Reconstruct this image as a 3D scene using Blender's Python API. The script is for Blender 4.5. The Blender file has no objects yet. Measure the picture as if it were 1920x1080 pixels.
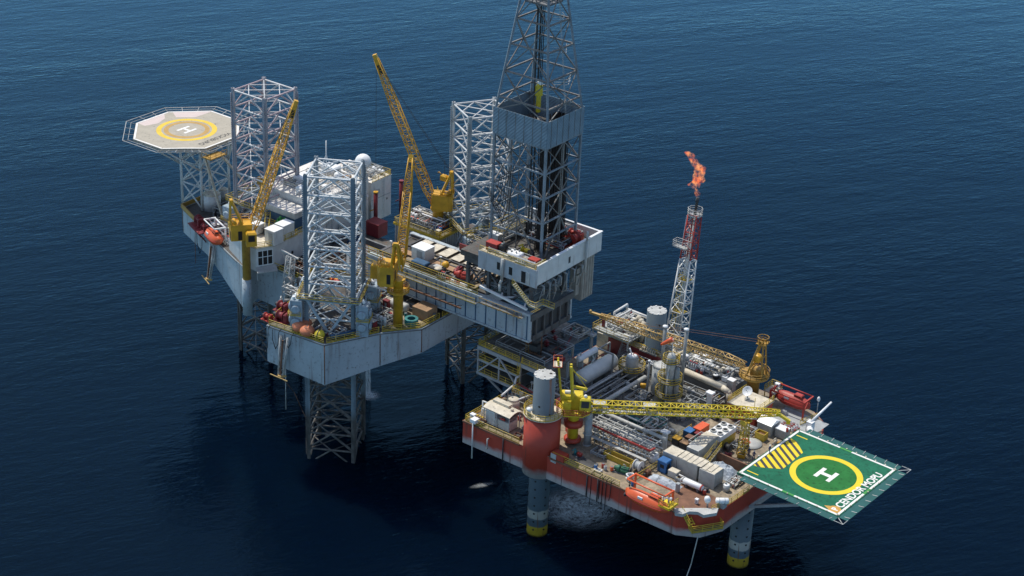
import bpy, math, random
from mathutils import Vector, Matrix
random.seed(7)
PI = math.pi
R = math.radians
sc = bpy.context.scene
COL = sc.collection
rnd = random.uniform

# ------------------------------------------------------------------ materials
MATS = {}

def new_mat(name):
    m = bpy.data.materials.new(name)
    m.use_nodes = True
    nt = m.node_tree
    return m, nt, nt.nodes, nt.links, nt.nodes['Principled BSDF']

def ramp(N, a, b, ca=(0, 0, 0, 1), cb=(1, 1, 1, 1)):
    r = N.new('ShaderNodeValToRGB')
    r.color_ramp.elements[0].position = a
    r.color_ramp.elements[1].position = b
    r.color_ramp.elements[0].color = ca
    r.color_ramp.elements[1].color = cb
    return r

def noise(N, L, co, scale, detail=3, vec=None, rough=0.55):
    n = N.new('ShaderNodeTexNoise')
    n.inputs['Scale'].default_value = scale
    n.inputs['Detail'].default_value = detail
    n.inputs['Roughness'].default_value = rough
    if vec:
        mp = N.new('ShaderNodeMapping')
        mp.inputs['Scale'].default_value = vec
        L.new(co, mp.inputs['Vector'])
        L.new(mp.outputs['Vector'], n.inputs['Vector'])
    else:
        L.new(co, n.inputs['Vector'])
    return n.outputs['Fac']

def mixc(N, L, fac, a, b, mode='MIX'):
    m = N.new('ShaderNodeMix')
    m.data_type = 'RGBA'
    m.blend_type = mode
    for sock, val in ((m.inputs[0], fac), (m.inputs[6], a), (m.inputs[7], b)):
        if hasattr(val, 'is_output') or hasattr(val, 'links'):
            L.new(val, sock)
        elif isinstance(val, (int, float)):
            sock.default_value = val
        else:
            sock.default_value = (*val, 1) if len(val) == 3 else val
    return m.outputs[2]

RUST = (0.13, 0.05, 0.022)

def paint(name, rgb, rough=0.5, rust=0.15,  streak=0.0, var=0.25, metal=0.0, dirt=0.0, scale=0.6, rustcol=RUST, corr=None, grime=None, spec=0.5):
    """weathered paint: patchy tone, rust spots, vertical run marks; corr = corrugation axis/pitch bump"""
    if name in MATS:
        return MATS[name]
    m, nt, N, L, P = new_mat(name)
    co = N.new('ShaderNodeTexCoord').outputs['Object']
    n1 = noise(N, L, co, scale, 4)
    r1 = ramp(N, 0.3, 0.7, tuple(c * (1 - var) for c in rgb) + (1,), tuple(min(1, c * (1 + var * 0.6)) for c in rgb) + (1,))
    L.new(n1, r1.inputs[0])
    c = r1.outputs[0]
    if dirt:
        n = noise(N, L, co, 1.7, 5)
        r = ramp(N, 0.62 - dirt * 0.3, 0.75)
        L.new(n, r.inputs[0])
        c = mixc(N, L, r.outputs[0], c, tuple(x * 0.35 + 0.01 for x in rgb))
    if rust:
        n = noise(N, L, co, 1.3, 6, rough=0.7)
        r = ramp(N, 0.68 - rust * 0.25, 0.74 - rust * 0.15)
        L.new(n, r.inputs[0])
        c = mixc(N, L, r.outputs[0], c, rustcol)
    if streak:
        n = noise(N, L, co, 1.0, 4, vec=(1.1, 1.1, 0.09))
        r = ramp(N, 0.64 - streak * 0.2, 0.8)
        L.new(n, r.inputs[0])
        f = N.new('ShaderNodeMath'); f.operation = 'MULTIPLY'; f.inputs[1].default_value = 0.75
        L.new(r.outputs[0], f.inputs[0])
        c = mixc(N, L, f.outputs[0], c, (rustcol[0] * 0.9, rustcol[1], rustcol[2]))
    if grime:      # unpainted, sea-stained lower part of a leg: below this height
        sp = N.new('ShaderNodeSeparateXYZ'); L.new(co, sp.inputs[0])
        mr = N.new('ShaderNodeMapRange'); mr.inputs[1].default_value = grime; mr.inputs[2].default_value = grime - 2.5
        L.new(sp.outputs['Z'], mr.inputs[0])
        n = noise(N, L, co, 1.5, 4, vec=(1, 1, 0.4))
        r = ramp(N, 0.3, 0.7, (0.05, 0.048, 0.045, 1), (0.15, 0.135, 0.12, 1)); L.new(n, r.inputs[0])
        c = mixc(N, L, mr.outputs[0], c, r.outputs[0])
    L.new(c, P.inputs['Base Color'])
    P.inputs['Roughness'].default_value = rough
    P.inputs['Specular IOR Level'].default_value = spec
    P.inputs['Metallic'].default_value = metal
    b = N.new('ShaderNodeBump')
    b.inputs['Strength'].default_value = 0.35
    b.inputs['Distance'].default_value = 0.05
    if corr:
        w = N.new('ShaderNodeTexWave')
        w.bands_direction = corr[0]
        w.inputs['Scale'].default_value = corr[1]
        L.new(co, w.inputs['Vector'])
        L.new(w.outputs['Fac'], b.inputs['Height'])
        b.inputs['Strength'].default_value = 0.8
        b.inputs['Distance'].default_value = 0.08
    else:
        L.new(noise(N, L, co, 2.5, 3), b.inputs['Height'])
    L.new(b.outputs[0], P.inputs['Normal'])
    MATS[name] = m
    return m

# ------------------------------------------------------------------ geometry collector
class G:
    def __init__(s):
        s.v = []; s.f = []; s.s = []

    def add(s, verts, faces, smooth=False):
        o = len(s.v)
        s.v.extend([tuple(p) for p in verts])
        for f in faces:
            s.f.append(tuple(i + o for i in f)); s.s.append(smooth)
        return s

    def box(s, x0, y0, z0, x1, y1, z1):
        x0, x1 = min(x0, x1), max(x0, x1); y0, y1 = min(y0, y1), max(y0, y1); z0, z1 = min(z0, z1), max(z0, z1)
        return s.add([(x0, y0, z0), (x1, y0, z0), (x1, y1, z0), (x0, y1, z0), (x0, y0, z1), (x1, y0, z1), (x1, y1, z1), (x0, y1, z1)],
                     [(0, 3, 2, 1), (4, 5, 6, 7), (0, 1, 5, 4), (1, 2, 6, 5), (2, 3, 7, 6), (3, 0, 4, 7)])

    def bev(s, x0, y0, z0, x1, y1, z1, c=0.12):
        """box with its top edges chamfered"""
        return s.add([(x0, y0, z0), (x1, y0, z0), (x1, y1, z0), (x0, y1, z0), (x0, y0, z1 - c), (x1, y0, z1 - c), (x1, y1, z1 - c), (x0, y1, z1 - c),
                      (x0 + c, y0 + c, z1), (x1 - c, y0 + c, z1), (x1 - c, y1 - c, z1), (x0 + c, y1 - c, z1)],
                     [(0, 3, 2, 1), (0, 1, 5, 4), (1, 2, 6, 5), (2, 3, 7, 6), (3, 0, 4, 7), (4, 5, 9, 8), (5, 6, 10, 9), (6, 7, 11, 10), (7, 4, 8, 11), (8, 9, 10, 11)])

    def cb(s, cx, cy, z0, sx, sy, sz):
        return s.box(cx - sx / 2, cy - sy / 2, z0, cx + sx / 2, cy + sy / 2, z0 + sz)

    def rot(s, start, ang, cx=0, cy=0):
        ca, sa = math.cos(ang), math.sin(ang)
        for i in range(start, len(s.v)):
            x, y, z = s.v[i]; x -= cx; y -= cy
            s.v[i] = (cx + x * ca - y * sa, cy + x * sa + y * ca, z)
        return s

    def frame(s, a, b):
        a = Vector(a); b = Vector(b); d = (b - a).normalized()
        u = d.cross(Vector((0, 0, 1)))
        if u.length < 1e-3: u = Vector((1, 0, 0))
        u.normalize(); w = u.cross(d)
        return a, b, d, u, w

    def tube(s, a, b, r, n=6, r2=None, cap=True, smooth=True):
        a, b, d, u, w = s.frame(a, b)
        r2 = r if r2 is None else r2
        vs = []
        for c, rr in ((a, r), (b, r2)):
            for i in range(n):
                t = 2 * PI * (i + 0.5) / n
                vs.append(c + u * (rr * math.cos(t)) + w * (rr * math.sin(t)))
        fs = [(i, (i + 1) % n, n + (i + 1) % n, n + i) for i in range(n)]
        s.add(vs, fs, smooth and n > 5)
        if cap:
            o = len(s.v) - 2 * n
            s.f.append(tuple(o + i for i in reversed(range(n)))); s.s.append(False)
            s.f.append(tuple(o + n + i for i in range(n))); s.s.append(False)
        return s

    def bar(s, a, b, w_, h_):
        """rectangular bar"""
        a, b, d, u, w = s.frame(a, b)
        vs = []
        for c in (a, b):
            for i, j in ((-1, -1), (1, -1), (1, 1), (-1, 1)):
                vs.append(c + u * (i * w_ / 2) + w * (j * h_ / 2))
        return s.add(vs, [(0, 3, 2, 1), (4, 5, 6, 7), (0, 1, 5, 4), (1, 2, 6, 5), (2, 3, 7, 6), (3, 0, 4, 7)])

    def path(s, pts, r, n=6):
        for a, b in zip(pts, pts[1:]):
            s.tube(a, b, r, n)
        for p in pts[1:-1]:
            s.ball(p, r * 1.02, 6, 4)
        return s

    def lathe(s, prof, a=(0, 0, 0), d=(0, 0, 1), n=16, smooth=True):
        """profile of (radius, distance along d) turned about the axis through a"""
        a, b, d, u, w = s.frame(a, Vector(a) + Vector(d))
        vs = []
        for r, h in prof:
            for i in range(n):
                t = 2 * PI * i / n
                vs.append(a + d * h + u * (r * math.cos(t)) + w * (r * math.sin(t)))
        fs = []
        for k in range(len(prof) - 1):
            for i in range(n):
                j = (i + 1) % n
                fs.append((k * n + i, k * n + j, (k + 1) * n + j, (k + 1) * n + i))
        s.add(vs, fs, smooth)
        o = len(s.v) - len(vs)
        if prof[0][0] > 1e-4: s.f.append(tuple(o + i for i in reversed(range(n)))); s.s.append(False)
        if prof[-1][0] > 1e-4: s.f.append(tuple(o + (len(prof) - 1) * n + i for i in range(n))); s.s.append(False)
        return s

    def cyl(s, x, y, z0, r, h, n=14):
        return s.lathe([(r, 0), (r, h)], (x, y, z0), n=n)

    def drum(s, a, b, r, n=14, dome=0.45):
        """horizontal or upright vessel with domed ends"""
        L_ = (Vector(b) - Vector(a)).length
        k = r * dome
        pr = [(0.01, -k)] + [(r * math.sin(t), -k * math.cos(t)) for t in (0.5, 1.0)] + [(r, 0), (r, L_)] + [(r * math.sin(t), L_ + k * math.cos(t)) for t in (1.0, 0.5)] + [(0.01, L_ + k)]
        return s.lathe(pr, a, Vector(b) - Vector(a), n)

    def ball(s, c, r, n=12, m=8, sz=1.0):
        pr = [(max(1e-3, r * math.sin(PI * k / m)), -r * sz * math.cos(PI * k / m)) for k in range(m + 1)]
        return s.lathe(pr, c, (0, 0, 1), n)

    def prism(s, poly, z0, z1):
        """poly (x, y) points; z0 may be a list of one bottom height per point"""
        n = len(poly)
        zb = z0 if isinstance(z0, (list, tuple)) else [z0] * n
        zt = z1 if isinstance(z1, (list, tuple)) else [z1] * n
        area = sum(poly[i][0] * poly[(i + 1) % n][1] - poly[(i + 1) % n][0] * poly[i][1] for i in range(n))
        if area < 0:
            poly = poly[::-1]; zb = list(zb)[::-1]; zt = list(zt)[::-1]
        vs = [(p[0], p[1], z) for p, z in zip(poly, zb)] + [(p[0], p[1], z) for p, z in zip(poly, zt)]
        fs = [tuple(reversed(range(n))), tuple(range(n, 2 * n))] + [(i, (i + 1) % n, n + (i + 1) % n, n + i) for i in range(n)]
        return s.add(vs, fs)

    def rail(s, pts, h=1.15, step=1.8, r=0.05, bars=(1.0, 0.52), kick=True):
        """handrail standing on a polyline of (x, y, z)"""
        pts = [Vector(p) for p in pts]
        up = Vector((0, 0, h))
        for a, b in zip(pts, pts[1:]):
            for k in bars:
                s.tube(a + up * k, b + up * k, r, 5, cap=False)
            if kick:
                s.bar(a + Vector((0, 0, 0.1)), b + Vector((0, 0, 0.1)), 0.03, 0.15)
            m = max(1, round((b - a).length / step))
            for i in range(m + 1):
                q = a.lerp(b, i / m)
                s.tube(q, q + up, r, 5, cap=False)
        return s

    def ladder(s, a, b, w=0.5, step=0.35, r=0.04):
        a, b, d, u, q = s.frame(a, b)
        s.tube(a - u * w / 2, b - u * w / 2, r, 4); s.tube(a + u * w / 2, b + u * w / 2, r, 4)
        n = int((b - a).length / step)
        for i in range(1, n):
            c = a.lerp(b, i / n)
            s.tube(c - u * w / 2, c + u * w / 2, r * 0.7, 4)
        return s

    def stair(s, a, b, w=0.9):
        """flight of open treads between two points"""
        a = Vector(a); b = Vector(b); h = Vector((b.x - a.x, b.y - a.y, 0))
        side = Vector((-h.y, h.x, 0)).normalized() * (w / 2)
        for q in (side, -side):
            s.bar(a + q, b + q, 0.07, 0.3)
        n = max(3, int(abs(b.z - a.z) / 0.26))
        for i in range(n):
            c = a.lerp(b, (i + 0.5) / n)
            s.bar(c - side, c + side, 0.26, 0.05)
        return s

    def lattice(s, a, b, w0, w1, bays, rc, rl, up=(0, 0, 1), h0=None, h1=None):
        """four-chord lattice boom, chords rc, lacing rl"""
        a = Vector(a); b = Vector(b); d = (b - a).normalized()
        u = d.cross(Vector(up))
        if u.length < 1e-3: u = Vector((1, 0, 0))
        u.normalize(); w = u.cross(d)
        h0 = w0 if h0 is None else h0; h1 = w1 if h1 is None else h1
        rows = []
        for k in range(bays + 1):
            t = k / bays; c = a.lerp(b, t); x = (w0 + (w1 - w0) * t) / 2; y = (h0 + (h1 - h0) * t) / 2
            rows.append([c + u * x + w * y, c - u * x + w * y, c - u * x - w * y, c + u * x - w * y])
        for j in range(4):
            s.tube(rows[0][j], rows[-1][j], rc, 6)
        for k in range(bays):
            for j in range(4):
                j2 = (j + 1) % 4
                if k % 2: s.tube(rows[k][j], rows[k + 1][j2], rl, 4, cap=False)
                else: s.tube(rows[k][j2], rows[k + 1][j], rl, 4, cap=False)
                s.tube(rows[k + 1][j], rows[k + 1][j2], rl, 4, cap=False)
        return s

# ------------------------------------------------------------------ objects
class Frame:
    """a platform's own axes: origin on the water, x to its bow, y to its near side"""
    def __init__(s, x, y, deg):
        s.x, s.y, s.a = x, y, R(deg)
    def w(s, u, v, z):
        c, q = math.cos(s.a), math.sin(s.a)
        return Vector((s.x + u * c - v * q, s.y + u * q + v * c, z))

FJ = Frame(-31.2, 334.4, 143.7)      # drilling rig
FM = Frame(6.51, 282.98, 141.3)      # production platform
FW = Frame(0, 0, 0)                  # the sea itself

def mesh_obj(name, g, mat):
    me = bpy.data.meshes.new(name)
    me.from_pydata(g.v, [], g.f)
    me.polygons.foreach_set('use_smooth', g.s)
    me.update()
    if isinstance(mat, str): mat = MATS[mat]
    me.materials.append(mat)
    o = bpy.data.objects.new(name, me)
    COL.objects.link(o)
    return o

def props(o, label, cat, group):
    o['label'] = label; o['category'] = cat
    if group: o['group'] = group

def thing(name, label, cat, fr, xy, z, rz=0, group=None):
    o = bpy.data.objects.new(name, None)
    COL.objects.link(o)
    o.empty_display_size = 0.5
    o.location = fr.w(xy[0], xy[1], z)
    o.rotation_euler = (0, 0, fr.a + R(rz))
    props(o, label, cat, group)
    return o

def part(name, g, mat, parent, label=None):
    o = mesh_obj(name, g, mat)
    o.parent = parent
    if label: o['label'] = label
    return o

def solo(name, g, mat, label, cat, fr, xy, z, rz=0, group=None):
    o = mesh_obj(name, g, mat)
    o.location = fr.w(xy[0], xy[1], z)
    o.rotation_euler = (0, 0, fr.a + R(rz))
    props(o, label, cat, group)
    return o

def dup(root, fr, xy, z, rz=0, label=None):
    r = root.copy(); COL.objects.link(r)
    r.location = fr.w(xy[0], xy[1], z); r.rotation_euler = (0, 0, fr.a + R(rz))
    if label: r['label'] = label
    for ch in [c for c in bpy.data.objects if c.parent == root]:
        c = ch.copy(); COL.objects.link(c); c.parent = r
        for gch in [q for q in bpy.data.objects if q.parent == ch]:
            d = gch.copy(); COL.objects.link(d); d.parent = c
    return r

# ------------------------------------------------------------------ palette
paint('rig_grey', (0.41, 0.47, 0.50), 0.55, rust=0.2, streak=0.34, var=0.2, scale=0.15, dirt=0.1)
paint('leg_grey', (0.19, 0.24, 0.275), 0.45, rust=0.06, var=0.15, grime=12)
paint('leg_tube', (0.56, 0.60, 0.61), 0.4, rust=0.07, var=0.18, grime=21)
paint('leg_white', (0.56, 0.57, 0.56), 0.4, rust=0.12, var=0.2, grime=23)
paint('leg_far', (0.34, 0.37, 0.38), 0.45, rust=0.1, var=0.2, grime=23)
paint('leg_pink', (0.47, 0.37, 0.38), 0.45, rust=0.1, var=0.2, grime=23)
paint('leg_mauve', (0.33, 0.33, 0.36), 0.45, rust=0.1, var=0.2, grime=23)
paint('leg_rust', (0.16, 0.14, 0.12), 0.7, rust=0.6, var=0.3)
paint('white', (0.68, 0.685, 0.66), 0.45, rust=0.1, streak=0.2, var=0.12)
paint('clean_white', (0.82, 0.83, 0.82), 0.4, rust=0, var=0.05)
paint('rusty_white', (0.72, 0.69, 0.63), 0.5, rust=0.5, var=0.12, rustcol=(0.3, 0.15, 0.07))
paint('cream', (0.62, 0.56, 0.44), 0.6, rust=0.2, dirt=0.2)
paint('crane_yellow', (0.66, 0.36, 0.025), 0.42, rust=0.1, var=0.2)
paint('crane_gold', (0.43, 0.25, 0.045), 0.55, rust=0.35, var=0.3)
paint('yellow', (0.68, 0.52, 0.03), 0.45, rust=0.1, var=0.2)
paint('rail_yellow', (0.6, 0.42, 0.04), 0.5, rust=0.25, var=0.3)
paint('red', (0.42, 0.045, 0.03), 0.5, rust=0.1, var=0.2)
paint('dark_red', (0.22, 0.025, 0.03), 0.5, rust=0.15, var=0.3)
paint('orange', (0.72, 0.12, 0.035), 0.4, rust=0, var=0.12)
paint('buoy_orange', (0.62, 0.2, 0.09), 0.5, rust=0.05, var=0.15)
paint('grey', (0.36, 0.38, 0.38), 0.5, rust=0.15, var=0.2)
paint('light_grey', (0.47, 0.475, 0.45), 0.5, rust=0.2, streak=0.1, var=0.2)
paint('pipe_grey', (0.33, 0.335, 0.32), 0.45, rust=0.28, var=0.3, metal=0.1)
paint('dark', (0.05, 0.052, 0.055), 0.6, rust=0.25, var=0.3)
paint('black', (0.012, 0.012, 0.013), 0.6, rust=0, var=0.2)
paint('steel', (0.16, 0.17, 0.175), 0.55, rust=0.35, var=0.3)
paint('rust_brown', (0.19, 0.09, 0.05), 0.75, rust=0.3, var=0.4)
paint('blue', (0.03, 0.14, 0.36), 0.5, rust=0.08, var=0.2)
paint('navy', (0.03, 0.09, 0.17), 0.5, rust=0.1, var=0.2)
paint('green', (0.03, 0.14, 0.08), 0.5, rust=0.15, var=0.3)
paint('teal', (0.03, 0.2, 0.2), 0.5, rust=0.1, var=0.3)
paint('wood', (0.36, 0.22, 0.12), 0.8, rust=0.1, var=0.3)
paint('deck_dark', (0.10, 0.095, 0.085), 0.8, rust=0.45, var=0.5, dirt=0.4, scale=0.25)
paint('deck_tan', (0.33, 0.265, 0.18), 0.8, rust=0.35, var=0.4, dirt=0.6, scale=0.3, rustcol=(0.2, 0.1, 0.05))
paint('grating', (0.14, 0.14, 0.13), 0.8, rust=0.35, var=0.5, dirt=0.5, scale=0.4)
paint('tarp_green', (0.03, 0.25, 0.05), 0.6, rust=0, var=0.4, scale=2)
paint('tarp_grey', (0.42, 0.47, 0.52), 0.55, rust=0, var=0.3, scale=1.2)
paint('skin', (0.35, 0.2, 0.13), 0.6, rust=0, var=0.1)
paint('overall_blue', (0.02, 0.05, 0.17), 0.8, rust=0, var=0.2)
paint('heli_tan', (0.40, 0.365, 0.29), 0.75, rust=0.02, var=0.1, dirt=0.05)
paint('girder_dark', (0.10, 0.10, 0.10), 0.6, rust=0.4, var=0.3)

# ------------------------------------------------------------------ sky, sun, camera
SUN_EL, SUN_AZ = R(63), math.atan2(0.77, -0.64)         # direction towards the sun: left of and beyond the rigs
W = bpy.data.worlds.new('World'); sc.world = W; W.use_nodes = True
wn = W.node_tree
sky = wn.nodes.new('ShaderNodeTexSky'); sky.sky_type = 'NISHITA'; sky.sun_disc = False
sky.sun_elevation = SUN_EL
sky.sun_rotation = PI / 2 - SUN_AZ
sky.air_density = 1.0; sky.dust_density = 1.6; sky.ozone_density = 3.0
wn.links.new(sky.outputs[0], wn.nodes['Background'].inputs['Color'])
wn.nodes['Background'].inputs['Strength'].default_value = 0.14
sd = Vector((math.cos(SUN_EL) * math.cos(SUN_AZ), math.cos(SUN_EL) * math.sin(SUN_AZ), math.sin(SUN_EL)))
sl = bpy.data.lights.new('sun', 'SUN'); sl.energy = 3.7; sl.angle = R(0.53); sl.color = (1.0, 0.95, 0.86)
so = bpy.data.objects.new('sun', sl); COL.objects.link(so)
so.rotation_euler = (-sd).to_track_quat('-Z', 'Y').to_euler(); so.location = (0, 0, 400)

cam = bpy.data.cameras.new('camera'); cam.sensor_width = 36; cam.lens = 3401.35 / 1920 * 36
cam.clip_start = 1; cam.clip_end = 60000
co_ = bpy.data.objects.new('camera', cam); COL.objects.link(co_); sc.camera = co_
rx, ux, fx = Vector((0.99913811, 0.01841502, 0.0372011)), Vector((-0.04150945, 0.44325202, 0.89543543)), Vector((0, 0.89620786, -0.44363438))
mw = Matrix((rx, ux, -fx)).transposed().to_4x4(); mw.translation = (0, 0, 190.5)
co_.matrix_world = mw
sc.view_settings.view_transform = 'Standard'; sc.view_settings.look = 'None'
sc.view_settings.exposure = 0; sc.view_settings.gamma = 1
sc.cycles.max_bounces = 6; sc.cycles.diffuse_bounces = 3; sc.cycles.glossy_bounces = 4
sc.cycles.use_denoising = True

# ------------------------------------------------------------------ sea
m, nt, N, L, P = new_mat('sea_water')
co = N.new('ShaderNodeTexCoord').outputs['Object']
P.inputs['IOR'].default_value = 1.33
P.inputs['Roughness'].default_value = 0.1
P.inputs['Specular IOR Level'].default_value = 0
P.subsurface_method = 'BURLEY'          # light welling up from below blurs the rigs' shadows
P.inputs['Subsurface Weight'].default_value = 1.0; P.inputs['Subsurface Radius'].default_value = (3.0, 8.0, 14.0); P.inputs['Subsurface Scale'].default_value = 1.0
big = noise(N, L, co, 0.012, 3, vec=(1, 2.2, 1))
L.new(mixc(N, L, big, (0.0007, 0.0034, 0.0098), (0.0011, 0.0048, 0.0135)), P.inputs['Base Color'])
def addm(a, b, k):
    q = N.new('ShaderNodeMath'); q.operation = 'MULTIPLY_ADD'
    L.new(b, q.inputs[0]); q.inputs[1].default_value = k
    if a is None: q.inputs[2].default_value = 0
    else: L.new(a, q.inputs[2])
    return q.outputs[0]
mp = N.new('ShaderNodeMapping'); mp.inputs['Rotation'].default_value = (0, 0, R(-24)); L.new(co, mp.inputs['Vector'])
cw = mp.outputs['Vector']
h = addm(None, noise(N, L, cw, 0.05, 2, vec=(1, 2.2, 1)), 0.8)
h = addm(h, noise(N, L, cw, 0.2, 3, vec=(0.7, 1.9, 1)), 0.72)
h = addm(h, noise(N, L, cw, 0.62, 3, vec=(0.7, 1.7, 1)), 0.40)
h = addm(h, noise(N, L, co, 1.7, 2, vec=(0.8, 1.4, 1)), 0.11)
gust = N.new('ShaderNodeMapRange'); gust.inputs[1].default_value = .35; gust.inputs[2].default_value = .65; gust.inputs[3].default_value = .55; gust.inputs[4].default_value = 1.25
L.new(noise(N, L, cw, 0.009, 3, vec=(0.5, 2.0, 1)), gust.inputs[0])      # gusts: calmer and rougher patches
hm = N.new('ShaderNodeMath'); hm.operation = 'MULTIPLY'; L.new(h, hm.inputs[0]); L.new(gust.outputs[0], hm.inputs[1]); h = hm.outputs[0]
bp = N.new('ShaderNodeBump'); bp.inputs['Strength'].default_value = 0.8; bp.inputs['Distance'].default_value = 0.25
L.new(h, bp.inputs['Height']); L.new(bp.outputs[0], P.inputs['Normal'])
gl = N.new('ShaderNodeBsdfGlossy'); gl.inputs['Color'].default_value = (0.42, 0.83, 1.0, 1); gl.inputs['Roughness'].default_value = 0.06
fr = N.new('ShaderNodeFresnel'); fr.inputs['IOR'].default_value = 1.33
ad = N.new('ShaderNodeMixShader')
L.new(bp.outputs[0], gl.inputs['Normal']); L.new(bp.outputs[0], fr.inputs['Normal'])
pw = N.new('ShaderNodeMath'); pw.operation = 'POWER'; pw.inputs[1].default_value = 1.75; L.new(fr.outputs[0], pw.inputs[0])
pk = N.new('ShaderNodeMath'); pk.operation = 'MULTIPLY'; pk.use_clamp = True; pk.inputs[1].default_value = 5.2; L.new(pw.outputs[0], pk.inputs[0])
L.new(pk.outputs[0], ad.inputs[0]); L.new(P.outputs[0], ad.inputs[1]); L.new(gl.outputs[0], ad.inputs[2])
L.new(ad.outputs[0], N['Material Output'].inputs['Surface'])
MATS['sea_water'] = m
g = G(); nseg = 96
rings = [0, 400, 1500, 6000, 40000]
vs = [(0, 0, 0)]; fs = []
for r_ in rings[1:]:
    vs += [(r_ * math.cos(2 * PI * i / nseg), r_ * math.sin(2 * PI * i / nseg), 0) for i in range(nseg)]
for i in range(nseg):
    fs.append((0, 1 + i, 1 + (i + 1) % nseg))
    for k in range(len(rings) - 2):
        o = 1 + k * nseg; o2 = o + nseg; j = (i + 1) % nseg
        fs.append((o + i, o2 + i, o2 + j, o + j))
g.add(vs, fs)
sea = mesh_obj('sea', g, m); sea['kind'] = 'structure'; sea.location = (0, 300, 0)

# ------------------------------------------------------------------ drilling rig hull
HZ = 28.8
hp = [(47.7, 4.3, 23), (33.4, 10.1, 23.4), (20, 15.4, 21.4), (17.0, 16.5, 18.9), (17.2, 12.5, 20), (0, 13, 20), (-4.2, 31.6, 20.9), (-17.8, 30.2, 20), (-22.6, 19.8, 21.6), (-27.4, 13.2, 23.5)]
hp = hp + [(x, -y, z) for x, y, z in hp[::-1]]
hull = thing('drilling_rig_hull', 'blue-grey triangular hull of the jack-up drilling rig, rust-streaked sides', 'rig hull', FJ, (0, 0), 0)
part('hull_plating', G().prism([(x, y) for x, y, z in hp], [z for x, y, z in hp], HZ - 0.03), 'rig_grey', hull)
part('main_deck', G().prism([(x * 0.995, y * 0.995) for x, y, z in hp], HZ - 0.028, HZ), 'deck_dark', hull)
g = G()   # plating seams and a fender strip proud of the sides
for a, b in zip(hp, hp[1:]):
    A = Vector((a[0], a[1], HZ - 0.25)); B = Vector((b[0], b[1], HZ - 0.25))
    if (B - A).length > 5: g.bar(A, B, 0.2, 0.22)
part('rubbing_strip', g, 'steel', hull)
g = G()
for (x, y, zb) in ((-17.8, 30.2, 20.2), (-27.4, 13.2, 23.7), (-22.6, 19.8, 21.8), (47.7, 4.3, 23.2)):
    g.tube((x, y, zb), (x, y, HZ - 0.3), 0.1, 6)
part('corner_seam', g, 'rust_brown', hull)
g = G().prism([(47.75, 4.55), (38, 8.7), (37.9, 8.45), (47.5, 4.3)], HZ, HZ + 0.95).prism([(47.95, 4.5), (47.95, -4.5), (47.7, -4.5), (47.7, 4.5)], HZ, HZ + 0.95)
part('bulwark', g, 'crane_gold', hull, 'yellow bulwark along the bow')

# ------------------------------------------------------------------ rig legs
LH = 4.42; LTOP = 60.2; BAY = 3.62
def rig_leg(xy, rz, label, chord_mat, tube_mats, nbays_down=17):
    t = thing('lattice_leg', label, 'rig leg', FJ, xy, 0, rz, 'square lattice legs of the drilling rig')
    cs = [(LH, LH), (-LH, LH), (-LH, -LH), (LH, -LH)]
    for k, (x, y) in enumerate(cs):
        sx, sy = (1 if x > 0 else -1), (1 if y > 0 else -1)
        g = G()
        g.prism([(x - 0.36 * sx, y + 0.36 * sy), (x + 0.36 * sx, y + 0.36 * sy), (x + 0.36 * sx, y - 0.36 * sy)], -8, LTOP + 0.5)
        g.tube((x, y, -8), (x, y, LTOP + 0.5), 0.3, 8)
        ch = part('leg_chord', g, chord_mat, t)
        gr = G()
        for dx, dy in ((sx, 0), (0, sy)):       # toothed rack: one strip whose outer edge steps in and out
            n = int((LTOP - 1) / 0.42); vs = []; fs = []
            cx_, cy_ = x + (dx * 0.36 if dx else 0.28 * sx), y + (dy * 0.36 if dy else 0.28 * sy)
            for i in range(n):
                for zz, out in ((0, .05), (.001, .24), (.24, .24), (.241, .05)):
                    z = 1 + i * .42 + zz
                    for o_, w_ in ((0, -.07), (out, -.07), (out, .07), (0, .07)):
                        vs.append((cx_ + dx * o_ + (w_ if dy else 0), cy_ + dy * o_ + (w_ if dx else 0), z))
            for k2 in range(4 * n - 1):
                for j in range(4): fs.append((4 * k2 + j, 4 * k2 + (j + 1) % 4, 4 * k2 + 4 + (j + 1) % 4, 4 * k2 + 4 + j))
            gr.add(vs, fs)
        part('rack_teeth', gr, chord_mat, ch)
    for k in range(4):
        (x0, y0), (x1, y1) = cs[k], cs[(k + 1) % 4]
        g = G()
        mx, my = (x0 + x1) / 2, (y0 + y1) / 2
        for i in range(nbays_down):
            z = LTOP - i * BAY; zl = z - BAY
            g.tube((x0, y0, z), (x1, y1, z), 0.19, 8, cap=False)
            g.tube((mx, my, z), (x0, y0, zl + 0.25), 0.165, 8, cap=False)
            g.tube((mx, my, z), (x1, y1, zl + 0.25), 0.165, 8, cap=False)
        part('brace_lattice', g, tube_mats[k % len(tube_mats)], t)
    g = G()
    for i in range(nbays_down):
        z = LTOP - i * BAY - 0.05
        mids = [((cs[k][0] + cs[(k + 1) % 4][0]) / 2, (cs[k][1] + cs[(k + 1) % 4][1]) / 2) for k in range(4)]
        for k in range(4):
            g.tube((*mids[k], z), (*mids[(k + 1) % 4], z), 0.12, 6, cap=False)
        if i == 0 or i % 2 == 0:
            g.tube((*cs[0], z), (*cs[2], z), 0.13, 6, cap=False); g.tube((*cs[1], z), (*cs[3], z), 0.13, 6, cap=False)
    part('plan_lattice', g, tube_mats[0], t)
    return t
LEGS = {'near': ((-12.75, 21.6), 120), 'bow': ((26.2, 0.1), 0), 'far': ((-13.5, -21.7), 240)}
rig_leg(*LEGS['near'], 'blue-grey square lattice leg at the near corner of the rig, above the orange buoys', 'leg_grey', ['leg_tube'])
rig_leg(*LEGS['bow'], 'pinkish white square lattice leg at the rig bow beside the round-marked helideck', 'leg_mauve', ['leg_white', 'leg_pink'])
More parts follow.
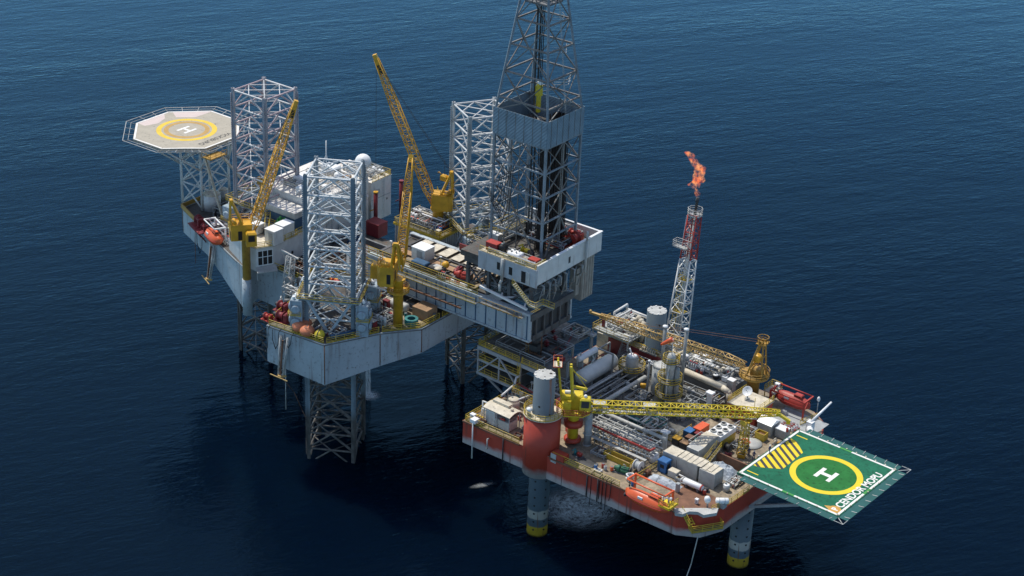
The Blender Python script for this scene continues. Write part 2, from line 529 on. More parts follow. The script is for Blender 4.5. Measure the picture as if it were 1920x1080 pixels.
rig_leg(*LEGS['far'], 'pale square lattice leg partly hidden behind the derrick', 'leg_far', ['leg_white'])

# ------------------------------------------------------------------ rig helideck
HDZ = 45.0
hd = thing('octagonal_helideck', 'sand-coloured octagonal helideck with yellow circle on a lattice tower over the rig bow', 'helideck', FJ, (50.1, -0.2), 0)
oc = [(10.8, 4.7), (10.8, -4.7), (4.3, -11.6), (-4.3, -11.6), (-10.8, -4.9), (-10.8, 4.9), (-7.6, 7.8), (-4.2, 11.2), (4.3, 11.4)]
part('deck_plate', G().prism(oc, HDZ - 0.5, HDZ), 'heli_tan', hd)
def ring(r0, r1, z0, z1, n=48, cx=0, cy=0):
    g = G()
    vs = []
    for i in range(n):
        c, s = math.cos(2 * PI * i / n), math.sin(2 * PI * i / n)
        vs += [(cx + r0 * c, cy + r0 * s, z0), (cx + r1 * c, cy + r1 * s, z0), (cx + r1 * c, cy + r1 * s, z1), (cx + r0 * c, cy + r0 * s, z1)]
    fs = []
    for i in range(n):
        a = 4 * i; b = 4 * ((i + 1) % n)
        fs += [(a + 3, a + 2, b + 2, b + 3), (a + 1, b + 1, b + 2, a + 2), (a, a + 3, b + 3, b)]
    g.add(vs, fs)
    return g
paint('mark_yellow', (0.72, 0.5, 0.03), 0.6, rust=0.05, var=0.1)
paint('mark_ochre', (0.47, 0.29, 0.08), 0.7, rust=0.05, var=0.15)
paint('mark_white', (0.78, 0.77, 0.72), 0.6, rust=0.03, var=0.08)
paint('mark_black', (0.04, 0.04, 0.04), 0.7, rust=0, var=0.2)
paint('pale_pink', (0.6, 0.5, 0.46), 0.7, rust=0.0, var=0.06)
paint('disc_grey', (0.5, 0.46, 0.38), 0.7, rust=0.08, var=0.1)
part('landing_circle', ring(5.4, 6.5, HDZ, HDZ + 0.012), 'mark_yellow', hd)
part('inner_circle', ring(3.9, 4.9, HDZ, HDZ + 0.012), 'mark_ochre', hd)
g = G()
HX = Matrix.Rotation(R(2), 4, 'Z')
g.box(0.8, -1.75, HDZ, 1.4, 1.75, HDZ + 0.012); g.box(-1.4, -1.75, HDZ, -0.8, 1.75, HDZ + 0.012); g.box(-0.8, -0.3, HDZ, 0.8, 0.3, HDZ + 0.012)
g.rot(0, R(0))
part('letter_mark', g, 'mark_white', hd, 'white letter H at the centre')
g = G()
for a, b in zip(oc, oc[1:] + oc[:1]):
    A = Vector((a[0], a[1], HDZ + 0.02)) * 1; B = Vector((b[0], b[1], HDZ + 0.02))
    A.x *= 0.975; A.y *= 0.975; B.x *= 0.975; B.y *= 0.975
    g.bar(A, B, 0.4, 0.05)
part('edge_line', g, 'mark_white', hd)
part('friction_patch', G().prism([(10.4, -3.2), (8.3, -1.4), (7.2, 1.6), (8.2, 4.5), (10.4, 4.5)], HDZ, HDZ + 0.008).prism([(9.9, -5.2), (7.0, -3.5), (4.0, -6.5), (3.9, -11.0), (4.4, -11.1)], HDZ, HDZ + 0.008), 'pale_pink', hd)
def text_obj(name, body, mat, parent, loc, rz, size, ext=0.002, label=None, sx=1.0, font_bold=0.0, length=None):
    c = bpy.data.curves.new(name, 'FONT'); c.body = body; c.size = size; c.extrude = ext; c.offset = font_bold
    c.align_x = 'CENTER'; c.align_y = 'CENTER'
    o = bpy.data.objects.new(name, c); COL.objects.link(o)
    bpy.context.view_layer.update()
    me = bpy.data.meshes.new_from_object(o.evaluated_get(bpy.context.evaluated_depsgraph_get()))
    bpy.data.objects.remove(o)
    me.materials.clear(); me.materials.append(MATS[mat])
    o = bpy.data.objects.new(name, me); COL.objects.link(o)
    if length:
        xs = [v.co.x for v in me.vertices]; sx = length / (max(xs) - min(xs))
    o.location = loc; o.rotation_euler = (0, 0, R(rz)); o.scale = (sx, 1, 1); o.parent = parent
    if label: o['label'] = label
    return o
text_obj('rig_name', 'VICKSBURG', 'mark_black', hd, (-8.2, -0.35, HDZ + 0.012), 90, 1.75, label='the word VICKSBURG in dark letters', length=9.0, font_bold=0.02)
g = G()      # perimeter safety net frames
oo = [(p[0] * 1.19, p[1] * 1.19, HDZ + 0.1) for p in oc]
for a, b, c, d in zip(oc, oc[1:] + oc[:1], oo, oo[1:] + oo[:1]):
    n = 3
    for k in range(n + 1):
        t = k / n
        p0 = Vector((a[0] + (b[0] - a[0]) * t, a[1] + (b[1] - a[1]) * t, HDZ - 0.25)); p1 = Vector(c).lerp(Vector(d), t)
        g.tube(p0, p1, 0.07, 5)
    g.tube(c, d, 0.08, 5)
    g.tube(Vector((*a, HDZ - .1)).lerp(Vector(c), 0.5), Vector((*b, HDZ - .1)).lerp(Vector(d), 0.5), 0.05, 5)
part('perimeter_frame', g, 'light_grey', hd)
g = G()      # supporting tower
legs_ = [(-0.5, 2.6), (-0.5, -5.6), (-6.6, 2.6), (-6.6, -5.6)]
tops_ = [(x, y) for x, y in legs_]
for x, y in legs_:
    g.tube((x, y, HZ), (x, y, HDZ - 1.8), 0.3, 8)
for i, j in ((0, 1), (2, 3), (0, 2), (1, 3)):
    a, b = legs_[i], legs_[j]
    for z0, z1 in ((HZ + 0.3, 34), (34, 39), (39, HDZ - 1.8)):
        g.tube((*a, z0), (*b, z1), 0.17, 6); g.tube((*b, z0), (*a, z1), 0.17, 6); g.tube((*a, z1), (*b, z1), 0.18, 6)
for x, y, q in ((9.5, 3.5, 0), (9.5, -4.2, 1), (3.5, 10, 0), (-4, 10, 2), (3.5, -10.3, 1), (-4, -10.3, 3), (-9.8, 3.5, 2), (-9.8, -4.2, 3)):
    g.tube((*legs_[q], 38.0), (x, y, HDZ - 0.9), 0.2, 6)
    g.tube((*legs_[q], HDZ - 1.2), (x, y, HDZ - 0.9), 0.2, 6)
    g.tube(((legs_[q][0] + x) / 2, (legs_[q][1] + y) / 2, 40.9), (legs_[q][0], legs_[q][1], HDZ - 1.5), 0.12, 6)
    g.tube(((legs_[q][0] + x) / 2, (legs_[q][1] + y) / 2, 40.9), (x * .6 + legs_[q][0] * .4, y * .6 + legs_[q][1] * .4, HDZ - 1), 0.12, 6)
part('support_tower', g, 'white', hd)
g = G()
for k in range(-3, 4):
    x = k * 3.2; y = 11.2 if abs(x) < 4.3 else 11.2 - (abs(x) - 4.3) * 1.0
    g.box(x - 0.12, -y, HDZ - 1.0, x + 0.12, y, HDZ - 0.5)
for y in (-9, -5.6, -1.5, 2.6, 7):
    x = 10.6 if abs(y) < 5 else 10.6 - (abs(y) - 5)
    g.box(-x, y - 0.12, HDZ - 1.3, x, y + 0.12, HDZ - 0.9)
part('deck_beam', g, 'light_grey', hd)
g = G().box(-13.6, 1.5, HDZ - 1.6, -10.9, 6.2, HDZ - 1.5); g.rail([(-13.6, 1.5, HDZ - 1.5), (-13.6, 6.2, HDZ - 1.5), (-10.9, 6.2, HDZ - 1.5)])
part('access_platform', g, 'crane_gold', hd)
g = G().stair((-12, 2.0, HDZ - 1.6), (-13.2, -6.5, HZ + 3)); g.stair((-11.5, 5.8, HDZ - 1.6), (-14.5, 4.0, HZ + 0.5))
part('access_stair', g, 'cream', hd)

# ------------------------------------------------------------------ cantilever and drill floor
CZ0, CZ1 = 30.5, 36.4
ct = thing('cantilever', 'blue-grey box-girder cantilever reaching from the rig over the wellheads', 'cantilever', FJ, (0, 0), 0)
for s in (1, -1):
    g = G().box(-48.2, s * 6.7, CZ0 + 0.35, -8, s * 6.2, CZ1 - 0.4)
    g.box(-48.2, s * 7.0, CZ0, -8, s * 5.9, CZ0 + 0.35); g.box(-48.2, s * 7.0, CZ1 - 0.4, -8, s * 5.9, CZ1)
    bm_ = part('box_girder', g, 'rig_grey', ct)
    g = G()
    for k in range(16):
        x = -47.6 + k * 2.45
        g.box(x, s * 6.7, CZ0 + 0.35, x + 0.14, s * 6.86, CZ1 - 0.4)
    part('stiffener', g, 'navy', bm_)
g = G().box(-48.5, -5.9, CZ0, -48.0, 5.9, CZ0 + 1.2).box(-48.6, -6.7, CZ1 - 1.4, -48.2, 6.7, CZ1 - 0.1)
for y in (-5, -2.5, 0, 2.5, 5): g.box(-48.5, y - .2, CZ0, -48.1, y + .2, CZ1 - .2)
for x in (-40, -32, -24, -16, -8.4): g.box(x - .3, -5.9, CZ1 - 1.6, x + .3, 5.9, CZ1 - 0.5)
part('cross_girder', g, 'girder_dark', ct)
part('end_plate', G().box(-48.05, -5.9, CZ0 + 1.2, -47.9, 5.9, CZ1 - 1.4), 'dark', ct)
part('pipe_deck', G().box(-33.5, -5.9, CZ1 - 0.3, -14, 5.9, CZ1 - 0.05), 'deck_tan', ct)
part('inner_deck', G().box(-13.99, -5.9, CZ1 - 0.9, -8, 5.9, CZ1 - 0.6), 'deck_dark', ct)
g = G()
for k in range(8):
    x = -31 + k * 2.7
    g.box(x, -5.8, CZ1 - 0.05, x + 0.35, 4.4, CZ1 + 0.25)
for y in (-5.6, -1.2, 0.4, 4.3): g.box(-33, y, CZ1 - 0.05, -9, y + 0.35, CZ1 + 0.3)
part('pipe_rack_beam', g, 'dark', ct)
part('rusty_plate', G().box(-33, 1.0, CZ1 + 0.24, -12, 2.6, CZ1 + 0.36), 'wood', ct)
part('walkway_plate', G().box(-36, 7.0, CZ1 - 1.6, -8, 8.0, CZ1 - 1.5), 'steel', ct)
g = G()
g.rail([(-36, 8.0, CZ1 - 1.5), (-8, 8.0, CZ1 - 1.5)], step=2.2)
g.rail([(-35.5, 6.6, CZ1), (-8, 6.6, CZ1)], step=2.2, h=1.5, bars=(1, .66, .33))
part('side_walkway', g, 'rail_yellow', ct)
part('walkway_plate', G().box(-47, 6.9, CZ1 - 0.9, -37, 8.0, CZ1 - 0.8), 'steel', ct)
g = G(); g.rail([(-47, 8, CZ1 - .8), (-37, 8, CZ1 - .8)], bars=(1.0,))
for k in range(9): g.tube((-46.5 + k * 1.2, 7, CZ1 - 1.3), (-46.5 + k * 1.2, 8.3, CZ1 - 0.7), 0.06, 5)
part('outer_walkway', g, 'crane_gold', ct)
g = G().box(-33, 8.3, CZ0 + 2.6, -15, 8.6, CZ0 + 2.9).box(-15, 6.9, CZ0 + 2.6, -14.7, 8.6, CZ0 + 2.9)
for k in range(9): g.tube((-32 + 2 * k, 6.9, CZ0 + 2.4), (-32 + 2 * k, 8.9, CZ0 + 3.1), 0.07, 5)
part('hose_bracket', g, 'rust_brown', ct)

FZ = 45.2; FLB = FZ - 3.5
df = thing('drill_floor', 'white-walled drill floor house under the derrick with dark window openings', 'drill floor', FJ, (0, 0), 0)
x0, x1, y0, y1 = -48.7, -35.0, -14.9, 6.1
paint('tank_beige', (0.34, 0.32, 0.28), 0.6, rust=0.2, streak=0.4, var=0.2)
paint('floor_wall', (0.5, 0.53, 0.55), 0.5, rust=0.08, streak=0.12, var=0.12, corr=('X', 1.1))
part('side_wall', G().box(x0, y1 - 0.3, FLB, x1, y1, FZ + 0.1), 'floor_wall', df)
part('stern_wall', G().box(x0 - 0.02, y0, FLB + 0.5, x0 + 0.3, y1 - 0.31, FZ + 1.0), 'white', df)
g = G().box(x0 + 0.31, y0, FLB + 1.2, -30.5, y1 - 0.31, FZ - 1.2)
part('floor_plate', g, 'deck_dark', df)
part('near_roof', G().box(x0 + 0.31, 2.2, FZ - 0.1, x1, y1 - 0.31, FZ), 'cream', df)
g = G().box(x0 + 0.31, y0, FLB + 0.5, -30.5, y0 + 0.25, FZ + 0.9)
part('far_wall', g, 'white', df)
part('wall_cap', G().box(x0 - 0.15, y0 - 0.1, FZ + 1.0, x0 + 0.4, 1.5, FZ + 1.14).box(x0 + .4, y0 - 0.1, FZ + 0.9, -30.5, y0 + 0.35, FZ + 1.04), 'clean_white', df)
for (xa, za, w_, h_) in ((-40.2, 1.1, 0.7, 1.5), (-43.1, 0.9, 0.8, 1.6)):
    part('window', G().box(xa, y1 - 0.05, FLB + za, xa + w_, y1 + 0.03, FLB + za + h_), 'black', df)
part('door', G().box(-46.2, y1 - 0.05, FLB + 0.3, -45.2, y1 + 0.03, FLB + 2.6), 'black', df, 'dark open doorway')
part('side_panel', G().box(-47.2, y1, FLB + 0.3, -46.4, y1 + 0.12, FLB + 2.7), 'light_grey', df)
part('porthole', G().box(x0 - 0.05, -4.6, FLB + 1.6, x0 + 0.05, -4.0, FLB + 2.9), 'dark', df)
g = G().path([(-41.0, y1 + 0.35, FZ + 0.3), (-41.0, y1 + 0.35, FLB - 0.5), (-40.6, y1 + 0.35, FLB - 1.5), (-40.6, y1 + 0.35, FLB - 3)], 0.3, 8)
g.path([(x0 - .4, -9.3, FZ + 3.0), (x0 - .4, -9.3, FZ + 1.2), (x0 - .5, -9.0, FZ - 5.5)], 0.22, 8)
part('vent_pipe', g, 'light_grey', df)
g = G()
for y in (5.0, 1.5, -2, -6, -10, -14):
    g.box(x0 + 0.4, y - 0.25, FLB - 0.1, -31, y + 0.25, FLB + 1.2)
for x in (-47, -42, -37, -32):
    g.box(x - .25, y0 + 0.3, FLB - 0.6, x + .25, y1 - 0.6, FLB - 0.1)
    for y in (5.2, -5.2): g.box(x - 0.3, y - 0.3, CZ1, x + 0.3, y + 0.3, FLB - 0.6)
for a, b in ((-47, -42), (-42, -37), (-37, -32)):
    for y in (5.2, -5.2):
        g.tube((a, y, CZ1), (b, y, FLB - .6), 0.22, 6); g.tube((b, y, CZ1), (a, y, FLB - .6), 0.22, 6)
for x in (-47, -32):
    g.tube((x, 5.2, CZ1), (x, -5.2, FLB - .6), 0.22, 6); g.tube((x, -5.2, CZ1), (x, 5.2, FLB - .6), 0.22, 6)
part('substructure', g, 'girder_dark', df)
g = G()      # exhaust and mud pipes hanging under the stern overhang
for k, y in enumerate((4.2, 2.4, 0.6, -1.2, -3.0, -5.5, -8)):
    d = 0.4 + 0.9 * ((k * 2) % 3)
    g.path([(x0 + 1, y, FLB + 0.2), (x0 - 0.5, y, FLB - 0.1), (x0 - 0.5, y, FLB - d - 1.2), (x0 + 0.9, y - .5, FLB - d - 2.4)], 0.16, 6)
for k in range(6): g.tube((x0 + 0.4, 5 - k * 2.6, FLB - 4.6), (x0 + .4, 3 - k * 2.6, FLB - 0.3), 0.12, 6)
part('stern_pipework', g, 'pipe_grey', df)
part('stair_treads', G().stair((-44.2, y1 + 0.9, FLB), (-48.3, y1 + 0.9, FLB - 3.2)).box(-49.8, y1 - 1, FLB - 3.3, -48.2, y1 + 1.5, FLB - 3.2).stair((-49.4, y1 - .8, FLB - 3.2), (-49.4, y1 - 4.5, CZ1 - .2)), 'grey', df)
g = G()
g.rail([(-44.2, y1 + 1.4, FLB), (-48.3, y1 + 1.4, FLB - 3.2), (-49.8, y1 + 1.4, FLB - 3.2), (-49.8, y1 - 1, FLB - 3.2)])
g.rail([(-49.9, y1 - .8, FLB - 3.2), (-49.9, y1 - 4.5, CZ1 - .2)])
part('access_stair', g, 'rail_yellow', df)
g = G(); g.rail([(x1 - .2, y1 - .2, FZ), (x0 + .6, y1 - .2, FZ), (x0 + .6, 2.6, FZ)], bars=(1, .66, .33))
part('roof_rail', g, 'rail_yellow', df)
g = G()      # white beams of the skid rail brace in front of the floor
g.bar((-36, 6.6, CZ1 + 1.9), (-47.2, 6.6, CZ1 + 0.7), 0.4, 0.4)
for a, b in (((-36, 6.4, CZ1 + 1.9), (-37.5, 3.3, CZ1 + 1.2)), ((-41, 6.5, CZ1 + 1.3), (-39.5, 3.2, CZ1 + 1.6)), ((-46.5, 6.5, CZ1 + 0.8), (-45, 3.4, CZ1 + 1.4)), ((-41.5, 6.4, CZ1 + 1.2), (-44.2, 3.3, CZ1 + 1.2))): g.bar(a, b, 0.3, 0.3)
part('skid_brace', g, 'clean_white', df)
g = G().box(-47.6, -10.4, 32.6, -45.4, -14.4, FLB).box(-47.2, -9.2, 34, -45.6, -10.4, FLB - 2)
for k in range(5): g.box(-47.7, -10.6 - k * .8, 32.7, -47.6, -10.8 - k * .8, FLB - .2)
part('trip_tank', g, 'tank_beige', df, 'grey panelled tank hanging from the far stern corner')

# ------------------------------------------------------------------ derrick
dk = thing('derrick', 'tall steel drilling derrick with a blue-grey windwall band, top out of view', 'derrick', FJ, (-38.6, -6.3), 0)
DX, DY = 5.95, 5.5
ZR, ZWB, ZT = 71.0, 66.4, 104.0
TX, TY = 1.6, 1.5
def dcor(z):
    if z <= ZR: return DX, DY
    t = (z - ZR) / (ZT - ZR)
    return DX + (TX - DX) * t, DY + (TY - DY) * t
paint('derrick_steel', (0.24, 0.28, 0.31), 0.55, rust=0.3, var=0.3, scale=0.4)
paint('derrick_brace', (0.2, 0.19, 0.175), 0.6, rust=0.5, var=0.35, scale=0.4)
for sx, sy in ((1, 1), (1, -1), (-1, 1), (-1, -1)):
    g = G()
    g.bar((sx * DX, sy * DY, FLB + 2), (sx * DX, sy * DY, ZR), 0.42, 0.42)
    g.bar((sx * DX, sy * DY, ZR), (sx * TX, sy * TY, ZT), 0.4, 0.4)
    part('corner_leg', g, 'derrick_steel', dk)
lv = [FZ + 2.4, 51.2, 56.2, 61.2, ZWB - 0.2]
up_ = [ZR + 2.6, 78.6, 83.8, 88.6, 93, 97, 101]
for (ax, sgn) in (('x', 1), ('x', -1), ('y', 1), ('y', -1)):
    def pt(t, z):
        a, b = dcor(z)
        return (t * a, sgn * b, z) if ax == 'y' else (sgn * a, t * b, z)
    for z in lv + up_: part('girt', G().bar(pt(-1, z), pt(1, z), 0.26, 0.3), 'derrick_steel' if z < ZR else 'derrick_brace', dk)
    D = lambda p, q, w_: part('diagonal', G().bar(p, q, w_, w_), 'derrick_brace', dk)
    D(pt(-0.75, FZ - 1.2), pt(0, lv[1]), 0.26); D(pt(0.75, FZ - 1.2), pt(0, lv[1]), 0.26)
    for a, b in zip(lv[1:], lv[2:]): D(pt(-1, a), pt(0, b), 0.2); D(pt(1, a), pt(0, b), 0.2); D(pt(0, a), pt(-.96, b), 0.15); D(pt(0, a), pt(.96, b), 0.15)
    part('centre_post', G().bar(pt(0, FZ - 1.2), pt(0, ZWB), .16, .16), 'derrick_brace', dk)
    zz = [ZR] + up_
    for k, (a, b) in enumerate(zip(zz, zz[1:])):
        if b > 93.5: continue
        if k % 2: D(pt(0, a), pt(1, b), 0.17); D(pt(0, a), pt(-1, b), 0.17)
        else: D(pt(-1, a), pt(0, b), 0.17); D(pt(1, a), pt(0, b), 0.17)
paint('windwall', (0.20, 0.28, 0.335), 0.55, rust=0.06, var=0.18, streak=0.1, rustcol=(0.05, 0.06, 0.06), corr=('DIAGONAL', 0.9))
for ax, sgn in (('x', 1), ('x', -1), ('y', 1), ('y', -1)):
    o_ = 0.26
    if ax == 'y': g = G().box(-DX - o_, sgn * (DY + o_), ZWB, DX + o_, sgn * (DY + o_ + 0.08), ZR + 0.6)
    else: g = G().box(sgn * (DX + o_), -DY - o_, ZWB, sgn * (DX + o_ + 0.08), DY + o_, ZR + 0.6)
    wv = part('windwall_panel', g, 'windwall', dk)
    gs = G()
    for k in range(6):
        t = -1 + (k + 0.5) / 3
        if ax == 'y': gs.box(t * DX - .06, sgn * (DY + o_ + 0.08), ZWB, t * DX + .06, sgn * (DY + o_ + 0.13), ZR + 0.6)
        else: gs.box(sgn * (DX + o_ + 0.08), t * DY - .06, ZWB, sgn * (DX + o_ + 0.13), t * DY + .06, ZR + 0.6)
    part('panel_post', gs, 'steel', wv)
g = G().box(-DX, -DY, ZWB + 0.6, -1.8, DY, ZWB + 0.75).box(1.8, -DY, ZWB + 0.6, DX, DY, ZWB + 0.75)
for k in range(7): g.box(-1.8, -DY + 0.3 + k * 0.7, ZWB + 0.55, 3.2, -DY + 0.42 + k * 0.7, ZWB + 0.8)
part('racking_board', g, 'derrick_brace', dk)
paint('drill_pipe', (0.03, 0.022, 0.02), 0.6, rust=0.3, var=0.4)
g = G()
for i in range(9):
    for j in range(7):
        x = -3.6 - 0.0 + i * 0.32; y = -4.6 + j * 0.42
        g.tube((x + rnd(-.1, .1) - .4, y, FZ - 1), (x + rnd(-.15, .15), y + rnd(-.1, .1), ZWB + 3.2), 0.1, 5, cap=False)
for i in range(5):
    for j in range(5):
        x = -4.4 + i * 0.34; y = 2.0 + j * 0.4
        g.tube((x, y, FZ - 1), (x + rnd(-.1, .1), y, ZWB + 3), 0.1, 5, cap=False)
part('racked_pipe', g, 'drill_pipe', dk)
g = G()
for x, y in ((0.9, -0.5), (0.9, 0.5)): g.bar((x, y, FZ), (x, y, ZT - 2), 0.22, 0.3)
for k in range(14): g.bar((0.9, -.5, 50 + k * 3.6), (0.9, .5, 50 + k * 3.6), 0.12, 0.12)
part('guide_rail', g, 'dark', dk)
g = G()
for x, y in ((.3, -.2), (.3, .2), (-.1, -.2), (-.1, .2), (.5, 0), (-.4, .1)): g.tube((x, y, ZR + 4.5), (x, y, ZT - 1), 0.05, 5)
part('drilling_line', g, 'black', dk)
g = G().box(-0.3, -0.5, ZR + 2.6, 0.7, 0.5, ZR + 4.6); g.ball((0.2, 0, ZR + 4.6), 0.55, 10, 6)
g.box(-.1, -.35, ZR - 0.6, .5, .35, ZR + 2.5)
bl = part('travelling_block', g, 'yellow', dk, 'yellow travelling block hanging inside the derrick')
part('hook', G().ball((0.2, 0, ZR + 5.2), 0.42, 10, 6).box(-0.4, -0.3, ZR + 4.9, 0, 0.3, ZR + 5.5), 'clean_white', bl)
g = G()
for z in (76.5, 82.5, 88.5):
    a, b = dcor(z)
    for q in (0, 0.5, 1.0):
        g.tube((-a + 0.3, -1.9, z + q), (-a + 0.3 + 1.9, b * 0 - 0.2, z + q), 0.05, 4); g.tube((-a + 0.3, -1.9, z + q), (-a + 1.6, -b + 0.4, z + q), 0.05, 4)
g.ladder((-DX + 0.4, -0.5, FZ), (-DX + 0.4, -0.5, ZWB)); g.ladder((-DX + 0.7, -1.2, ZR), (-TX - .6, -0.4, ZT - 4))
part('ladder_cage', g, 'light_grey', dk)
g = G().box(-2.5, -2.4, 91.7, 2.5, 2.4, 91.9); g.rail([(-2.5, -2.4, 91.9), (2.5, -2.4, 91.9), (2.5, 2.4, 91.9), (-2.5, 2.4, 91.9), (-2.5, -2.4, 91.9)])
part('crown_platform', g, 'steel', dk)

# ------------------------------------------------------------------ production platform hull
MZ = 18.5; MB = 13.7
mp_ = [(16.6, 2.6), (-30.6, 0.6), (-34.2, -1.6), (-36.0, -6.0), (-36.3, -22), (-36.0, -38), (-33.6, -43.4), (-30, -45.6), (16.6, -46.4)]
m, nt, N, L, P = new_mat('mopu_hull')
co = N.new('ShaderNodeTexCoord').outputs['Object']
sx_ = N.new('ShaderNodeSeparateXYZ'); L.new(co, sx_.inputs[0])
nz = noise(N, L, co, 0.25, 5, vec=(1, 1, 1.6), rough=0.65)
q = N.new('ShaderNodeMath'); q.operation = 'MULTIPLY_ADD'; L.new(nz, q.inputs[0]); q.inputs[1].default_value = 2.2; L.new(sx_.outputs['Z'], q.inputs[2])
rr = ramp(N, 0.0, 1.0); rr.color_ramp.interpolation = 'LINEAR'
mr = N.new('ShaderNodeMapRange'); mr.inputs[1].default_value = 15.5; mr.inputs[2].default_value = 16.6
L.new(q.outputs[0], mr.inputs[0])
n2 = noise(N, L, co, 0.5, 4)
redc = mixc(N, L, n2, (0.37, 0.04, 0.021), (0.49, 0.064, 0.032))
n3 = noise(N, L, co, 0.8, 5, vec=(1, 1, 0.3))
gry = mixc(N, L, n3, (0.33, 0.28, 0.265), (0.48, 0.42, 0.40))
c = mixc(N, L, mr.outputs[0], gry, redc)
n4 = noise(N, L, co, 1.0, 5, vec=(1.3, 1.3, 0.06)); r4 = ramp(N, 0.58, 0.76); L.new(n4, r4.inputs[0])
c = mixc(N, L, r4.outputs[0], c, (0.12, 0.05, 0.035))
L.new(c, P.inputs['Base Color']); P.inputs['Roughness'].default_value = 0.5
MATS['mopu_hull'] = m
paint('hull_red', (0.45, 0.06, 0.032), 0.5, rust=0.08, streak=0.15, var=0.2, rustcol=(0.1, 0.04, 0.03))
mh = thing('production_platform_hull', 'red hull of the production platform with a worn grey lower band', 'platform hull', FM, (0, 0), 0)
part('hull_plating', G().prism(mp_, MB, MZ - 0.03), 'mopu_hull', mh)
part('main_deck', G().prism([(x * 0.995, y if i not in (0, 8) else y * 0.995) for i, (x, y) in enumerate(mp_)], MZ - 0.028, MZ), 'deck_tan', mh)
SLV = 3.35
part('leg_sleeve', G().lathe([(SLV, MB - 0.1), (SLV, 25.6)], (0, 0, 0), n=40), 'mopu_hull', mh, 'tall red round sleeve around the near leg')
part('sleeve_deck', ring(2.0, SLV + 0.25, 25.6, 25.75, cx=0, cy=0), 'cream', mh)
g = G()
pts = [(math.cos(t) * (SLV + .15), math.sin(t) * (SLV + .15), 25.75) for t in [k * PI / 12 for k in range(25)]]
g.rail(pts, step=1.2, bars=(1, .66, .33))
part('sleeve_rail', g, 'rail_yellow', mh)
g = G()
for u in (7.0, -6.2, -11.8, -14.2): g.tube((u, 2.4 - (0.0 if u > 3 else 1.2 - 0 * u) + (0.35 if u < -3 else 0), MB), (u, 2.4 - (0 if u > 3 else 1.2) + (0.35 if u < -3 else 0), MZ - .1), 0.12, 6)
part('hull_pipe', g, 'dark', mh)
part('deck_edge', G().bar((16.6, 2.75, MZ - .12), (3.4, 2.15, MZ - .12), 0.2, 0.3).bar((-3.4, 1.9, MZ - .12), (-30.6, 0.75, MZ - .12), 0.2, 0.3), 'rust_brown', mh)

# ------------------------------------------------------------------ production platform legs
m, nt, N, L, P = new_mat('mopu_leg')
co = N.new('ShaderNodeTexCoord').outputs['Object']
sx_ = N.new('ShaderNodeSeparateXYZ'); L.new(co, sx_.inputs[0])
n1 = noise(N, L, co, 0.5, 4)
gr_ = mixc(N, L, n1, (0.075, 0.105, 0.128), (0.10, 0.135, 0.16))
nb = noise(N, L, co, 1.2, 4)
def zmask(lo, hi):
    z = N.new('ShaderNodeMath'); z.operation = 'MULTIPLY_ADD'; L.new(nb, z.inputs[0]); z.inputs[1].default_value = 0.5; L.new(sx_.outputs['Z'], z.inputs[2])
    k = N.new('ShaderNodeMapRange'); k.inputs[1].default_value = lo; k.inputs[2].default_value = hi; L.new(z.outputs[0], k.inputs[0]); return k.outputs[0]
c = mixc(N, L, zmask(5.8, 6.0), (0.40, 0.38, 0.34), gr_)
c = mixc(N, L, zmask(4.0, 4.2), gr_, c)
c = mixc(N, L, zmask(2.4, 2.5), (0.46, 0.31, 0.03), c)
n3 = noise(N, L, co, 0.9, 5, vec=(1.5, 1.5, 0.15)); r3 = ramp(N, 0.62, 0.7); L.new(n3, r3.inputs[0])
c = mixc(N, L, r3.outputs[0], c, (0.14, 0.07, 0.04))
c = mixc(N, L, zmask(0.35, 0.8), (0.03, 0.028, 0.015), c)
L.new(c, P.inputs['Base Color']); P.inputs['Roughness'].default_value = 0.45
MATS['mopu_leg'] = m
def mopu_leg(xy, top, label, rz):
    t = thing('tubular_leg', label, 'platform leg', FM, xy, 0, rz, 'round legs of the production platform')
    part('leg_tube', G().lathe([(1.95, -8), (1.95, top)], n=48), 'mopu_leg', t)
    part('top_plate', G().lathe([(1.97, top), (1.9, top + 0.06)], n=48), 'light_grey', t)
    g = G()
    z = 1.6
    while z < top:
        for k in range(6):
            a = k * PI / 3 + 0.45
            if z < 13 or (abs(z - 28.6) < .9 and k % 2) or (26 < z < 27.5) or top < 20:
                g.lathe([(0.2, 0), (0.2, 0.06)], (1.93 * math.cos(a), 1.93 * math.sin(a), z), (math.cos(a), math.sin(a), 0), 8)
        z += 1.75
    part('pin_hole', g, 'black', t)
    g = G()
    for x, y, r_ in ((-0.9, -0.7, .28), (0.7, -0.9, .14), (-.3, .9, .14)): g.cyl(x, y, top + 0.06, r_, 0.03, 10)
    part('hatch', g, 'black', t)
    g = G()
    for k in range(10):
        a = k * PI / 5; g.cb(1.75 * math.cos(a), 1.75 * math.sin(a), top + .05, .3, .3, .12)
    part('lifting_lug', g, 'white', t)
mopu_leg((0, 0), 33.5, 'round grey leg rising from the red sleeve beside the yellow crane', 20)
mopu_leg((3.8, -40.0), 30.2, 'round grey leg beside the flare tower, its flat white top in the sun', 60)
mopu_leg((-33.3, -17.2), MB - 0.2, 'round stained leg with a yellow foot under the green helideck', 10)

